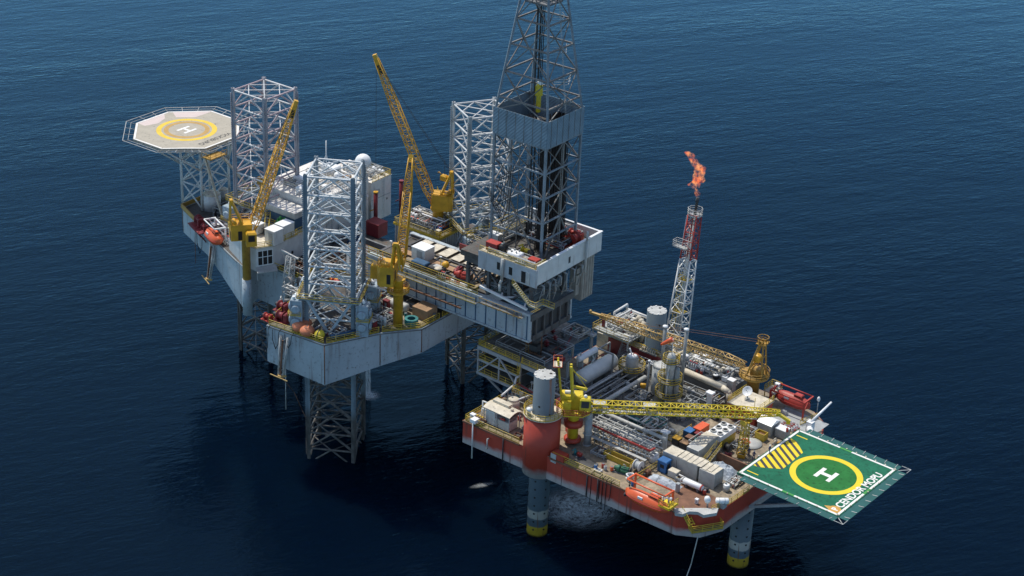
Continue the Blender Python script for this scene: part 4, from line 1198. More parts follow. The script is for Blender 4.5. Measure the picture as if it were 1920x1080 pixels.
g.bar((7.5, 8.8, 19.5), (2.5, 6.5, 14.5), .3, .3); g.bar((8.4, 0, 19), (0, 0, 15), .35, .35)
part('support_truss', g, 'grey', wd)
g = G(); g.rail([(8.5, -10, 25.5), (8.5, 9.1, 25.5), (-1.6, 9.1, 25.5)], bars=(1, .66, .33))
wr = part('deck_railing', g, 'rail_yellow', wd)
g = G(); g.rail([(-2.2, 9.1, 25.5), (-8, 9.1, 25.5)], bars=(1, .66, .33)); part('deck_railing', g, 'rail_yellow', wd)
g = G(); g.rail([(8.5, 4, 22.55), (8.5, 9.15, 22.55), (-2, 9.15, 22.55)], bars=(1, .5)); part('deck_railing', g, 'rail_yellow', wd)
g = G(); g.rail([(8.5, 4, 19.7), (8.5, 9.15, 19.7), (-2, 9.15, 19.7)], bars=(1, .5)); part('deck_railing', g, 'rail_yellow', wd)
g = G().stair((-2.6, 8.4, 25.4), (-2.6, 2, 19.6)); g.rail([(-2.1, 8.6, 25.5), (-2.1, 9.9, 23), (-2.1, 9.9, 19)], bars=(1, .5)); g.ladder((-1.9, 9.5, 18.6), (-1.9, 9.5, 25.4), .7)
part('stair_tower', g, 'rail_yellow', wd)
g = G()
for k in range(4): g.tube((-7 + k * .5, -9, 25.62), (-4 + k * 2, 6, 25.62), .12, 6)
part('red_pipe', G().tube((-6.5, 3, 25.65), (-2, -7, 25.65), .14, 6).tube((-7.4, 5.6, 25.65), (-4, 1.5, 25.65), .16, 6).cb(-6.8, 3.2, 25.5, 1.6, 1.1, .7), 'dark_red', wd)
part('deck_hatch', G().box(-4, -6, 25.5, -1.5, -3.5, 25.56).box(0, -6, 25.5, 2.5, -3.5, 25.56).box(0, -2, 25.5, 2.5, .5, 25.56).box(-4, -2, 25.5, -1.5, .5, 25.56), 'grating', wd)
k = 0
for i in range(2):
    for j in range(4):
        k += 1
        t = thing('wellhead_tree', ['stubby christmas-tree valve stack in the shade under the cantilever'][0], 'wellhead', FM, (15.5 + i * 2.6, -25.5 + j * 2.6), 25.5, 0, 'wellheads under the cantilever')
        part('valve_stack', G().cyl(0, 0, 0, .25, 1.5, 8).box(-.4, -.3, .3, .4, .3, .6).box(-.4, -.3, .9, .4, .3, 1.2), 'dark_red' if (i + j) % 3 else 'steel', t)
        part('wing_valve', G().tube((0, 0, .8), (.7, 0, .8), .12, 6).lathe([(.2, 0), (.2, .05)], (.7, 0, .8), (1, 0, 0), 8), 'steel', t)
k_crate('flat pale grating stack on the far edge of the wellhead deck', FM, (13, -30), 25.5, 0, 3.6, 1.2, .5, 'light_grey', 'grey')

# ---- yellow pedestal crane
def a_frame(g, base, top, w0, w1, sec=.25):
    bx, by, bz = base; tx, ty, tz = top
    for s in (1, -1): g.bar((bx, by + s * w0, bz), (tx, ty + s * w1, tz), sec, sec)
    for k in (.3, .55, .8):
        a = Vector((bx, by, bz)).lerp(Vector((tx, ty, tz)), k); w = w0 + (w1 - w0) * k
        g.bar((a.x, a.y + w, a.z), (a.x, a.y - w, a.z), sec * .6, sec * .6)
    return g
import mathutils
cr = thing('pedestal_crane', 'bright yellow pedestal crane beside the red sleeve, its long boom lying level over the deck', 'crane', FM, (-3.3, -4.9), 0, math.degrees(math.atan2(-23.5, -31)), 'deck cranes')
part('pedestal', G().lathe([(1.0, 19.0), (1.0, 24.4), (1.25, 25.0), (1.25, 25.4)], n=24), 'yellow', cr)
part('pedestal_collar', G().lathe([(1.3, 19.0), (1.6, 19.2), (1.6, 19.7), (1.05, 19.9)], n=24), 'hull_red', cr)
part('pedestal_collar', G().lathe([(1.05, 22.2), (1.75, 22.4), (1.75, 23.4), (1.05, 23.6)], n=24), 'hull_red', cr)
part('pedestal_bracket', G().bar((.4, 3.5, 22.9), (.2, 1.2, 22.9), 1.2, 1.0), 'hull_red', cr)
part('pedestal_bracket', G().bar((-.9, 3.3, 19.6), (0, 1.2, 19.6), 1.0, .8), 'hull_red', cr)
pl = [(2.9, 1.3), (1.6, 2.6), (-1.9, 2.6), (-3.2, 1.3), (-3.2, -1.6), (-1.9, -2.6), (1.6, -2.6), (2.9, -1.3)]
part('slew_platform', G().prism(pl, 25.4, 25.65), 'yellow', cr)
g = G(); g.rail([(x, y, 25.65) for x, y in pl + pl[:1]], bars=(1, .7, .4), step=1.2)
part('platform_railing', g, 'red', cr)
hs = part('machinery_house', G().bev(-2.4, -.2, 25.65, 1.5, 2.2, 28.4, .15).box(-2.2, -1.6, 25.65, -.6, -.25, 27.6), 'yellow', cr)
part('window', G().box(-.2, 2.18, 26.4, .9, 2.24, 27.9).box(1.48, .3, 26.3, 1.54, 1.7, 27.8), 'black', hs)
part('exhaust_drum', G().drum((-1.8, .8, 28.65), (-.2, .8, 28.65), .35, 12, .2), 'white', hs)
cb_ = part('operator_cab', G().bev(.9, -2.3, 26.6, 2.9, -.5, 29.0, .25), 'yellow', cr)
part('window', G().box(2.88, -2.1, 27.3, 2.94, -.7, 28.6).box(1.2, -2.36, 27.3, 2.6, -2.28, 28.6), 'dark', cb_)
part('lamp', G().ball((1.9, -1.4, 29.2), .35, 10, 6), 'clean_white', cb_)
g = G().bar((-2.2, .2, 25.7), (-3.4, .2, 35.4), .32, .32).bar((-2.2, 1.1, 25.7), (-3.4, 1.1, 35.4), .32, .32)
for k in range(8): g.bar((-2.3 - k * .14, .2, 27 + k * 1.1), (-2.3 - k * .14, 1.1, 27.4 + k * 1.1), .15, .15)
part('rear_mast', g, 'yellow', cr)
g = G().box(-4.2, -.4, 34.2, -2.6, 1.8, 34.35); g.rail([(-4.2, -.4, 34.35), (-4.2, 1.8, 34.35), (-2.6, 1.8, 34.35)], h=1.2, r=.035, bars=(1, .5), kick=False)
part('mast_platform', g, 'orange', cr, 'small orange-railed platform on the mast')
part('platform_plate', G().box(-4.15, -.35, 34.35, -2.65, 1.75, 34.38), 'cream', cr)
g = a_frame(G(), (-.4, 0, 28), (-1.0, 0, 34.6), 1.0, .5, .4)
part('gantry', g, 'yellow', cr)
g = G().bar((-.9, .2, 33.6), (1.9, .2, 31.4), .12, .12).bar((-.4, -.1, 30.4), (2.1, -.1, 29.9), .42, .42).tube((-1, .1, 34.3), (2.0, -.1, 30.2), .07, 5)
part('luffing_ram', g, 'yellow', cr)
bo = part('boom', G().lattice((2.6, 0, 26.4), (30, 0, 26.9), 1.7, 1.6, 26, .13, .075).lattice((30, 0, 26.9), (37.0, 0, 27.2), 1.6, .8, 7, .13, .075), 'yellow', cr)
part('boom_walkway', G().box(3.5, -.35, 25.75, 33, .35, 25.82), 'light_grey', bo)
part('boom_tip', G().bar((36.4, 0, 27.2), (38.8, .1, 25.6), .8, .45).cb(38.7, .1, 25.0, .7, .6, .8), 'yellow', bo)
part('boom_plate', G().box(3.4, -.86, 27.1, 5.6, .86, 27.28), 'light_grey', bo)
part('boom_plate', G().box(12.4, -.86, 27.3, 14.6, .86, 27.42), 'light_grey', bo)
part('hook_block', G().tube((38.7, .1, 25.2), (38.7, .1, 24.0), .04, 5).box(38.5, -.1, 23.3, 38.9, .3, 24.0), 'red', bo)
br = thing('boom_rest', 'yellow lattice post holding up the crane boom near the crew', 'boom rest', FM, (-28.4, -23.2), MZ)
part('lattice_post', G().lattice((0, 0, 0), (0, 0, 6.6), 1.6, .9, 6, .1, .06, (1, 0, 0)), 'rail_yellow', br)
part('cradle', G().box(-.6, -1.2, 6.6, .6, 1.2, 6.75).box(-.5, -1.2, 6.75, .5, -1.05, 7.5).box(-.5, 1.05, 6.75, .5, 1.2, 7.5), 'rail_yellow', br)

# ---- gold crane
gc = thing('pedestal_crane', 'weathered gold pedestal crane at the far edge with its lattice boom laid towards the flare', 'crane', FM, (-18.2, -42.0), 0, math.degrees(math.atan2(6.5, 33)), 'deck cranes')
part('pedestal', G().lathe([(1.2, MZ), (1.2, 22.2), (1.7, 23.0)], n=24), 'crane_gold', gc)
part('slew_platform', G().lathe([(1.5, 22.7), (2.9, 23.3), (3.0, 23.6), (.2, 23.62)], n=24), 'crane_gold', gc)
g = G(); g.rail([(2.9 * math.cos(a), 2.9 * math.sin(a), 23.6) for a in [.5 + k * PI / 8 for k in range(13)]], step=1.5, r=.06); part('platform_railing', g, 'crane_gold', gc)
part('machinery', G().bev(-1.6, -.9, 23.6, .6, .9, 25.2, .2).drum((-.6, -1.2, 24.5), (-.6, 1.2, 24.5), .6, 12, .1), 'crane_gold', gc)
g = a_frame(G(), (1.1, 0, 23.6), (-.8, 0, 31.2), 1.3, .6, .34); a_frame(g, (-1.9, 0, 23.6), (-1.3, 0, 31.2), 1.3, .6, .26)
part('gantry', g, 'crane_gold', gc)
part('winch_drum', G().drum((-.4, -.7, 27.2), (-.4, .7, 27.2), .8, 14, .15), 'crane_yellow', gc)
g = G().box(-2.0, -1.1, 30.6, 0, 1.1, 30.75); g.rail([(1.1 * math.cos(a) - 1, 1.1 * math.sin(a), 30.75) for a in [k * PI / 5 for k in range(11)]], h=1.2, step=3, r=.06); part('top_platform', g, 'crane_gold', gc)
paint('boom_tan', (0.58, 0.39, 0.14), 0.6, rust=0.35, var=0.3)
bo = part('boom', G().lattice((1.9, 0, 25.0), (6, 0, 25.3), .9, 1.5, 3, .12, .07).lattice((6, 0, 25.3), (26, 0, 26.6), 1.5, 1.4, 17, .12, .07).lattice((26, 0, 26.6), (33.0, 0, 27.0), 1.4, .6, 5, .12, .07), 'boom_tan', gc)
part('boom_tip', G().bar((32.6, 0, 27.0), (35.4, 0, 27.1), .55, .4).ball((35.2, 0, 27.4), .3, 8, 6), 'boom_tan', bo)
part('pendant', G().tube((-1, .5, 31), (25, .5, 27.6), .04, 5).tube((-1, -.5, 31), (25, -.5, 27.6), .04, 5), 'rust_brown', gc)
g = G()
for k in range(12): g.tube((4 + k * 1.9, -.7, 24.6 + k * .12), (4 + k * 1.9, -.7, 23.6 + k * .12), .05, 4)
part('hanging_lamp_row', g, 'boom_tan', bo)

# ---- flare tower
FB = Vector((2.3, -45.3, 21.4)); FTp = Vector((4.6, -51.8, 46.6))
ft = thing('flare_tower', 'leaning lattice flare tower, white below and red towards its burning tip', 'flare tower', FM, (FB.x, FB.y), FB.z)
dv = FTp - FB
part('lower_lattice', G().lattice((0, 0, 0), dv * .66, 3.3, 2.35, 8, .17, .1, (1, 0, 0)), 'white', ft)
part('upper_lattice', G().lattice(dv * .66, dv, 2.35, 1.9, 5, .15, .09, (1, 0, 0)), 'red', ft)
part('flare_pipe', G().tube(dv * 0, dv * 1.06, .24, 8).tube(dv * 0 + Vector((.5, .3, 0)), dv + Vector((.4, .3, 0)), .12, 6), 'light_grey', ft)
g = G(); a = dv * 1.0
oc2 = [(1.5 * math.cos(k * PI / 4 + .4), 1.5 * math.sin(k * PI / 4 + .4)) for k in range(8)]
g.prism([(a.x + x, a.y + y) for x, y in oc2], a.z, a.z + .15); g.rail([(a.x + x, a.y + y, a.z + .15) for x, y in oc2 + oc2[:1]], h=1.3, step=1.5, bars=(1, .66, .33), r=.06)
part('tip_platform', g, 'light_grey', ft)
a = dv * .76; g = G().box(a.x - .4, a.y + .9, a.z, a.x + 2.6, a.y + 2.4, a.z + .12); g.rail([(a.x - .4, a.y + 2.4, a.z + .12), (a.x + 2.6, a.y + 2.4, a.z + .12), (a.x + 2.6, a.y + .9, a.z + .12), (a.x - .4, a.y + .9, a.z + .12), (a.x - .4, a.y + 2.4, a.z + .12)], h=1.3, step=1.5, bars=(1, .66, .33)); part('rest_platform', g, 'light_grey', ft)
for k in (.25, .5):
    a = dv * k; g = G().box(a.x - 1, a.y - .9, a.z, a.x + 1, a.y + .9, a.z + .1); g.rail([(a.x - 1, a.y + .9, a.z + .1), (a.x + 1, a.y + .9, a.z + .1), (a.x + 1, a.y - .9, a.z + .1)], h=1.1, step=1.5); part('rest_platform', g, 'rail_yellow', ft)
part('ladder', G().ladder(dv * 0 + Vector((1.1, .6, 0)), dv * .5 + Vector((.7, .5, 0)), .8, .5, .06), 'rail_yellow', ft)
part('ladder', G().ladder(dv * .5 + Vector((.9, 1.2, 0)), dv + Vector((.8, 1.0, 0)), .8, .5, .06), 'white', ft)
part('burner_tip', G().lathe([(.28, 0), (.28, 2.6), (.36, 2.65), (.36, 3.6)], dv * 1.0, (0.05, -.2, 1), 10), 'dark', ft)

# flame: a burning gas volume, torn by noise
m, nt, N, L, P = new_mat('flame')
N.remove(P)
co = N.new('ShaderNodeTexCoord').outputs['Object']
n1 = noise(N, L, co, 0.95, 6, rough=.75)
r1 = ramp(N, .49, .66); L.new(n1, r1.inputs[0])
n2 = noise(N, L, co, 0.5, 3); r2 = ramp(N, .42, .66, (1.0, .17, .035, 1), (1.0, .55, .2, 1)); L.new(n2, r2.inputs[0])
em = N.new('ShaderNodeEmission'); L.new(r2.outputs[0], em.inputs['Color'])
ms = N.new('ShaderNodeMath'); ms.operation = 'MULTIPLY'; ms.inputs[1].default_value = 2.1; L.new(r1.outputs[0], ms.inputs[0]); L.new(ms.outputs[0], em.inputs['Strength'])
ab = N.new('ShaderNodeVolumeAbsorption'); ab.inputs['Color'].default_value = (.25, .1, .05, 1)
md = N.new('ShaderNodeMath'); md.operation = 'MULTIPLY'; md.inputs[1].default_value = 1.1; L.new(r1.outputs[0], md.inputs[0]); L.new(md.outputs[0], ab.inputs['Density'])
av = N.new('ShaderNodeAddShader'); L.new(em.outputs[0], av.inputs[0]); L.new(ab.outputs[0], av.inputs[1])
L.new(av.outputs[0], N['Material Output'].inputs['Volume'])
MATS['flame'] = m
fl0 = FTp + Vector((0.15, -.75, 3.7))
rs = random.Random(3)
# the plume wanders up and to the left: offsets (u, v, z), radius
track = [(0, 0, 0, .35), (.25, .1, .7, .55), (.6, .3, 1.5, .45), (.9, .3, 2.2, .9), (.3, .0, 3.1, 1.0), (.2, -.1, 4.1, 1.15), (.4, 0, 5.1, 1.0), (.3, 0, 6.0, 1.05), (1.0, .3, 6.9, .9), (1.8, .6, 7.7, .7), (2.3, .8, 8.5, .8), (3.1, 1.0, 8.9, .5)]
g = G(); vs = []; fs = []; n = 20
for k in range(45):
    t = k / 44 * (len(track) - 1); i = min(int(t), len(track) - 2); q = t - i
    a, b = track[i], track[i + 1]
    x, y, z, r_ = (a[j] + (b[j] - a[j]) * q for j in range(4))
    r_ *= 1.08 if 0 < k < 44 else .1
    for j in range(n):
        an = 2 * PI * j / n
        k2 = 1 + .45 * mathutils.noise.noise((math.cos(an) * 1.2 + x, math.sin(an) * 1.2, z * 1.1)) + .25 * mathutils.noise.noise((math.cos(an) * 3, math.sin(an) * 3, z * 2.7))
        vs.append((x + math.cos(an) * r_ * k2, y + math.sin(an) * r_ * k2, z))
for k in range(44):
    for j in range(n): fs.append((k * n + j, k * n + (j + 1) % n, (k + 1) * n + (j + 1) % n, (k + 1) * n + j))
fs.append(tuple(reversed(range(n)))); fs.append(tuple(44 * n + j for j in range(n)))
g.add(vs, fs, True)
solo('flame', g, 'flame', 'orange flame burning and drifting off the flare tip', 'flame', FM, (fl0.x, fl0.y), fl0.z)

# ---- tall items of the process area
def stack(label, xy, z0, z1, r, mat='pipe_grey', cap='clean_white'):
    t = thing('vent_stack', label, 'vent stack', FM, xy, z0, 0, 'slim vent stacks')
    part('stack_pipe', G().lathe([(r, 0), (r, z1 - z0)], n=14), mat, t)
    part('rain_cap', G().lathe([(r * 1.5, z1 - z0), (r * 1.5, z1 - z0 + .25), (r * .3, z1 - z0 + .4)], n=14), cap, t)
stack('tall slim vent stack with a white cap, alone right of the flare tower foot', (-7.6, -33.3), MZ, 32.6, .33)
stack('slim grey vent stack rising in front of the flare tower foot', (-2.6, -33.6), 21, 31.3, .34)
stack('shortest slim vent stack, beside the big grey storage tank', (-4.1, -26.9), MZ, 27.0, .2)

tw = thing('column_tower', 'tall grey process column ringed by yellow railed platforms, an orange windsock above it', 'process column', FM, (-9.2, -26.5), MZ)
part('column_shell', G().lathe([(.85, 0), (.85, 11.5), (.6, 12.2), (.02, 12.4)], n=20), 'light_grey', tw)
part('column_shell', G().lathe([(.5, 0), (.5, 9.2), (.1, 9.6)], (-1.2, -.6, 0), n=16), 'pipe_grey', tw)
part('column_shell', G().lathe([(.45, 0), (.45, 7.6), (.1, 8.0)], (1.2, .5, 0), n=16), 'pipe_grey', tw)
for zz, rr in ((3.6, 2.6), (6.6, 2.3), (10.6, 1.6)):
    pf = part('ring_platform', ring(.9, rr, zz, zz + .12, 20), 'grating', tw)
    g = G(); g.rail([(rr * math.cos(k * PI / 7), rr * math.sin(k * PI / 7), zz + .12) for k in range(15)], step=1.2, r=.055, bars=(1, .5)); part('railing', g, 'rail_yellow', pf)
part('ladder', G().ladder((1.0, 1.0, 0), (1.0, 1.0, 11), .7, .45, .05), 'rail_yellow', tw)
part('riser_pipe', G().path([(-.2, 1.1, 0), (-.2, 1.1, 9), (-.2, .3, 11)], .14, 6).path([(.9, -1, 0), (.9, -1, 6), (2.4, -1, 6), (2.4, -1, 1)], .16, 6), 'white', tw)
ws = thing('windsock', 'orange and white windsock on top of the tall process column', 'windsock', FM, (-9.4, -26.2), MZ + 12.2)
part('mast', G().tube((0, 0, 0), (0, 0, 3.4), .09, 6), 'white', ws)
part('sock', G().lathe([(.5, 0), (.42, .9), (.3, 2.2), (.2, 2.6)], (0.1, 0, 3.3), (.75, .35, -.6), 12), 'orange', ws)

k_tank('big dark grey storage tank close to the tall process column', FM, (-5.6, -29.4), MZ, 2.0, 7.2, 'grey', 'light_grey')
sv = thing('process_vessel', 'grey upright vessel with a white lid inside a round yellow-railed platform', 'vessel', FM, (3.2, -31.8), MZ)
part('shell', G().lathe([(1.25, .6), (1.25, 4.6), (1.0, 5.0)], n=22), 'light_grey', sv)
part('lid', G().lathe([(1.15, 5.0), (.7, 5.35), (.02, 5.45)], n=22).tube((.2, 0, 5.3), (.6, .3, 6.6), .16, 8), 'clean_white', sv)
part('hose_loop', G().path([(.8 * math.cos(a) - .9, .8 * math.sin(a) * .3, 5.2 + .8 * math.sin(a)) for a in [k * PI / 7 for k in range(8)]], .1, 6), 'red', sv)
pf = part('ring_platform', ring(1.3, 2.6, 2.4, 2.5, 24), 'grating', sv)
g = G(); g.rail([(2.6 * math.cos(k * PI / 8), 2.6 * math.sin(k * PI / 8), 2.5) for k in range(17)], step=1.2, r=.055); part('railing', g, 'rail_yellow', pf)
part('support_leg', G().tube((.9, .9, 0), (.9, .9, .8), .14, 6).tube((-.9, .9, 0), (-.9, .9, .8), .14, 6).tube((0, -1.2, 0), (0, -1.2, .8), .14, 6), 'steel', sv)

# ---- large separator with a smaller vessel over it
sp = thing('separator_vessel', 'big off-white horizontal separator vessel, the largest on the platform', 'vessel', FM, (7.6, -26.4), MZ, 90)
paint('vessel_white', (0.70, 0.70, 0.65), 0.4, rust=0.04, var=0.1)
part('shell', G().drum((-4.8, 0, 2.6), (4.8, 0, 2.6), 1.55, 26, .55), 'vessel_white', sp)
for q in (-3, 3): part('saddle', G().box(q - .25, -1.2, 0, q + .25, 1.2, 1.7), 'grey', sp)
part('fire_water_pipe', G().path([(4.9, -1.2, 3.1), (3, -1.5, 3.7), (-4, -1.5, 3.8), (-4, -1.7, 1)], .08, 6), 'red', sp)
part('pipe_frame', G().bar((-2.4, -1.9, 0), (-2.4, -1.9, 5.6), .28, .28).bar((-2.4, 1.9, 0), (-2.4, 1.9, 5.6), .28, .28).bar((-2.4, -1.9, 5.6), (-2.4, 1.9, 5.6), .28, .28).bar((-6.5, -1.9, 5.3), (-2.4, -1.9, 5.3), .25, .25).bar((-6.5, -1.9, 0), (-6.5, -1.9, 5.3), .25, .25), 'pipe_grey', sp)
s2 = thing('horizontal_vessel', 'slim white horizontal vessel carried on legs above the big separator', 'vessel', FM, (9.4, -25.5), 22.2, 90)
part('shell', G().drum((-2.6, 0, 1.9), (2.8, 0, 1.9), .62, 18, .4), 'clean_white', s2)
for q in (-2, 2): part('saddle', G().box(q - .12, -.5, -3.6, q + .12, .5, 1.6), 'grey', s2)
part('nozzle_pipe', G().path([(2.2, 0, 2.4), (2.2, 0, 3.0), (3.2, 0, 3.0), (3.2, 0, .4)], .14, 8).path([(-1, .4, 1.4), (-1, .9, .8), (0, 1.2, .5)], .2, 8), 'light_grey', s2)

# ---- upper pipe skid at the far left corner
us = thing('pipe_module', 'cluttered module of white pipes and cream tanks at the far left corner, behind the separator', 'pipe module', FM, (11.5, -40.5), 21.6)
part('deck_frame', G().box(-4.5, -4.5, 1.8, 4.5, 5, 2.0).bar((-4.3, 4.8, 0), (-4.3, 4.8, 1.8), .25, .25).bar((4.3, 4.8, -3), (4.3, 4.8, 1.8), .25, .25).bar((4.3, -4.3, 0), (4.3, -4.3, 1.8), .25, .25).bar((-4.3, -4.3, 0), (-4.3, -4.3, 1.8), .25, .25), 'grey', us)
g = G(); g.rail([(-4.4, 4.9, 2), (4.4, 4.9, 2), (4.4, -1, 2)], bars=(1, .5)); part('railing', g, 'rail_yellow', us)
for pts, r_ in (([(4, -1.8, 2.1), (4, -1.8, 3.2), (4, -6, 3.4), (3.9, -6, 2.2)], .26), ([(2.8, -4.8, 3.2), (-3, -4.8, 3.2), (-3, -4.8, 2)], .24), ([(3.0, 2, 2.4), (-1, 2, 2.4), (-1, -2, 2.4)], .2), ([(2, 0, 2), (2, 0, 3.4), (2, -4.8, 3.4)], .2), ([(-2, 3, 2.2), (-4, 3, 2.2), (-4, -3, 2.2), (-8, -3, 2.2)], .22), ([(-4, -1, 2.6), (-7, -1, 2.6), (-7, -1, 0)], .24), ([(1, 3.4, 2.3), (1, -3.4, 2.7)], .16), ([(.2, 3.4, 2.3), (.2, -3.4, 2.7)], .14)):
    part('pipe_run', G().path(pts, r_, 8), 'white', us)
for x, y in ((-1.2, 1.2), (-2.4, 1.2), (-3.3, -1.6), (-2.2, -2.4), (-1, -3.2)): part('cream_tank', G().lathe([(.62, 2), (.62, 3.2), (.4, 3.6), (.02, 3.7)], (x, y, 0), n=14), 'cream', us)
part('valve_group', G().box(.6, .4, 2, 1.3, 1.4, 3.2).box(3.0, 2.6, 2, 3.5, 3.1, 3.6), 'dark_red', us)

# ---- straight pipe runs over the process area
def pipe_run(label, pts, r, mat='pipe_grey', legs=True, zb=MZ):
    x0, y0, z0 = pts[0]
    t = thing('process_pipe', label, 'pipe', FM, (x0, y0), zb, 0, 'long pipe runs over the process area')
    part('pipe', G().path([(x - x0, y - y0, z - zb) for x, y, z in pts], r, 10), mat, t)
    if legs:
        for a, b in zip(pts, pts[1:]):
            n = int((Vector(b) - Vector(a)).length / 4)
            for i in range(n):
                q = Vector(a).lerp(Vector(b), (i + .5) / n)
                if q.z - zb > .6: part('pipe_support', G().box(q.x - x0 - .07, q.y - y0 - .07, 0, q.x - x0 + .07, q.y - y0 + .07, q.z - zb - r * .8), 'steel', t)
pipe_run('broad pale duct pipe running from the yellow crane across to the tall column', [(1.6, -14.5, 22), (-2.0, -15.0, 22), (-2.0, -29, 22)], .42, 'light_grey')
pipe_run('white pipe forking short of the yellow crane boom', [(-2.0, -15.2, 22.0), (-5.2, -13.6, 22)], .4, 'light_grey', False)
pipe_run('upper of the two pale pipes left of the broad duct', [(3.4, -17, 21.4), (3.4, -30, 21.4)], .2, 'light_grey')
pipe_run('lower of the two pale pipes left of the broad duct', [(2.2, -17, 20.8), (2.2, -29.5, 20.8)], .16, 'pipe_grey')
pipe_run('thin dark pipe just below the two pale pipes', [(1.2, -17, 20.3), (1.2, -33, 20.3)], .13, 'grey')
pipe_run('long thin grey pipe beside the separator saddles', [(4.6, -16, 20.6), (4.6, -36, 20.6)], .14)
pipe_run('second thin grey pipe beside the separator saddles', [(5.2, -16, 20.2), (5.2, -36, 20.2)], .14)
pipe_run('big pale insulated pipe ending at the tall white post in front of the equipment deck', [(-6, -36.6, 21.8), (-15.0, -36.2, 21.8), (-16.6, -36.0, 21.4), (-16.8, -36.0, 19)], .6, 'cream')
pipe_run('teal-stained grey pipe crossing under the yellow boom', [(-6.5, -14.0, 21), (-6.5, -22, 21)], .2, 'pipe_grey')
pipe_run('bent white pipe loop beside the teal pumps', [(-5.2, -17, 21.2), (-5.2, -20.4, 21.2), (-10.5, -20.4, 21.2), (-10.5, -18.8, 21.2)], .2, 'white')
pipe_run('white pipe between the teal pumps and the boom', [(-4.2, -16.5, 20.8), (-9.5, -16.3, 20.8)], .17, 'white')
pipe_run('slanting white drain pipe under the middle of the yellow boom', [(-12.5, -15, 20.6), (-15.5, -17.5, 20.6)], .18, 'white')
pipe_run('red fire-water pipe on the wellhead deck side of the grey leg', [(15, -10.5, 21.9), (3.8, -8.5, 21.9)], .17, 'dark_red')
pipe_run('white pipe with a kink leading to the round cream tank', [(13.4, -4.5, 22), (14.4, -9.6, 22), (14.8, -10.4, 22.8), (15.0, -12, 22.8)], .2, 'white')
pipe_run('second white pipe beside the round cream tank', [(11.0, -6, 21.3), (10.2, -10, 21.3), (10, -11.4, 21.9), (9.8, -13, 21.9)], .18, 'white')
pipe_run('grey pipe bank top pipe behind the grey leg', [(12, -11.5, 22.6), (3, -11.2, 22.6)], .2, 'pipe_grey')
pipe_run('grey pipe bank middle pipe behind the grey leg', [(12, -11, 21.4), (3, -10.6, 21.4)], .2, 'pipe_grey')
pipe_run('grey pipe bank bottom pipe behind the grey leg', [(12, -10.2, 20.4), (3, -9.9, 20.4)], .16, 'light_grey')
vd = thing('ventilation_duct', 'thick grey ventilation duct bending down beside the yellow crane pedestal', 'duct', FM, (-5.6, -6.4), MZ)
part('duct', G().path([(0, 0, 0), (0, 0, 5.6), (.3, -.4, 6.5), (1.2, -1.4, 7.0)], .72, 16), 'grey', vd)
part('collar', G().lathe([(.85, 2.2), (.85, 2.45)], n=16).lathe([(.85, 0), (.85, .2)], n=16), 'light_grey', vd)

# ---- long pipe rack by the near side
pr = thing('pipe_rack', 'long two-tier pipe rack with a red pipe along its front, right of the grey duct', 'pipe rack', FM, (-11.2, -10), MZ)
fr1 = G()
for k in range(8):
    x = -6.6 + k * 1.9
    for y in (-2.5, .2, 2.5): fr1.bar((x, y, 0), (x, y, 3.5), .16, .16)
    fr1.bar((x, -2.7, 3.4), (x, 2.7, 3.4), .16, .16); fr1.bar((x, -2.7, 1.9), (x, 2.7, 1.9), .14, .14)
part('rack_frame', fr1, 'grey', pr)
for y, z, r_, mt in ((2.5, 3.62, .2, 'red'), (-2.5, 3.75, .33, 'light_grey'), (1.6, 3.55, .12, 'pipe_grey'), (.7, 3.55, .14, 'grey'), (-.2, 3.58, .16, 'pipe_grey'), (-1.2, 3.55, .12, 'light_grey'), (2.2, 2.06, .15, 'light_grey'), (1.3, 2.05, .15, 'pipe_grey'), (.4, 2.05, .13, 'grey'), (-.8, 2.05, .2, 'light_grey'), (-1.8, 2.05, .13, 'white')):
    part('pipe', G().tube((-7.4, y, z), (6.9, y, z), r_, 10), mt, pr)
part('end_bend', G().path([(-7.4, 2.5, 3.62), (-7.6, 1.2, 3.62)], .2, 8), 'red', pr)
part('walkway', G().box(-7.2, 2.75, 1.75, 6.9, 3.5, 1.83), 'light_grey', pr)
wc = thing('drip_tray', 'rusty bent tray lying on the brown deck in front of the pipe rack', 'tray', FM, (-11.5, -5.8), MZ)
part('tray', G().box(-2, -.7, 0, 2, .7, .15), 'rust_brown', wc)
part('lip_pipe', G().path([(-2, .8, .2), (2, .8, .2), (2.2, .2, .2)], .1, 6), 'cream', wc)

# ------------------------------------------------------------------ left end of the production platform
t = thing('generator_house', 'tan-canopied generator house with a white container side at the left end of the red hull', 'generator', FM, (10.2, -.9), MZ)
part('container_side', G().box(.6, -1.2, .15, 2.8, 1.35, 2.9), 'clean_white', t)
g = G()
for k in range(7): g.box(.7 + k * .3, 1.35, .25, .85 + k * .3, 1.4, 2.8)
part('corrugation', g, 'light_grey', t)
part('generator_block', G().box(-2.8, -1.2, .15, .5, 1.3, 1.9), 'light_grey', t)
part('exhaust_box', G().box(-2.6, -1.0, 1.92, -1.4, .8, 2.6).drum((-.9, 1.0, 2.3), (.1, 1.0, 2.3), .25, 10, .3), 'steel', t)
part('red_cylinder', G().drum((-1.6, 1.15, 2.2), (-.6, 1.15, 2.2), .2, 10), 'red', t)
for x, y in ((-3, 1.5), (3, 1.5), (-3, -1.5), (3, -1.5), (0, 1.5)): part('canopy_post', G().bar((x, y, 0), (x, y, 3.4), .14, .14), 'grey', t)
vs = []
for k in range(9): vs += [(-3.2, -1.9 + k * .45, 3.4 + .45 * math.sin(PI * k / 8)), (3.2, -1.9 + k * .45, 3.4 + .45 * math.sin(PI * k / 8))]
for k in range(9): vs += [(-3.2, -1.9 + k * .45, 3.3 + .45 * math.sin(PI * k / 8)), (3.2, -1.9 + k * .45, 3.3 + .45 * math.sin(PI * k / 8))]
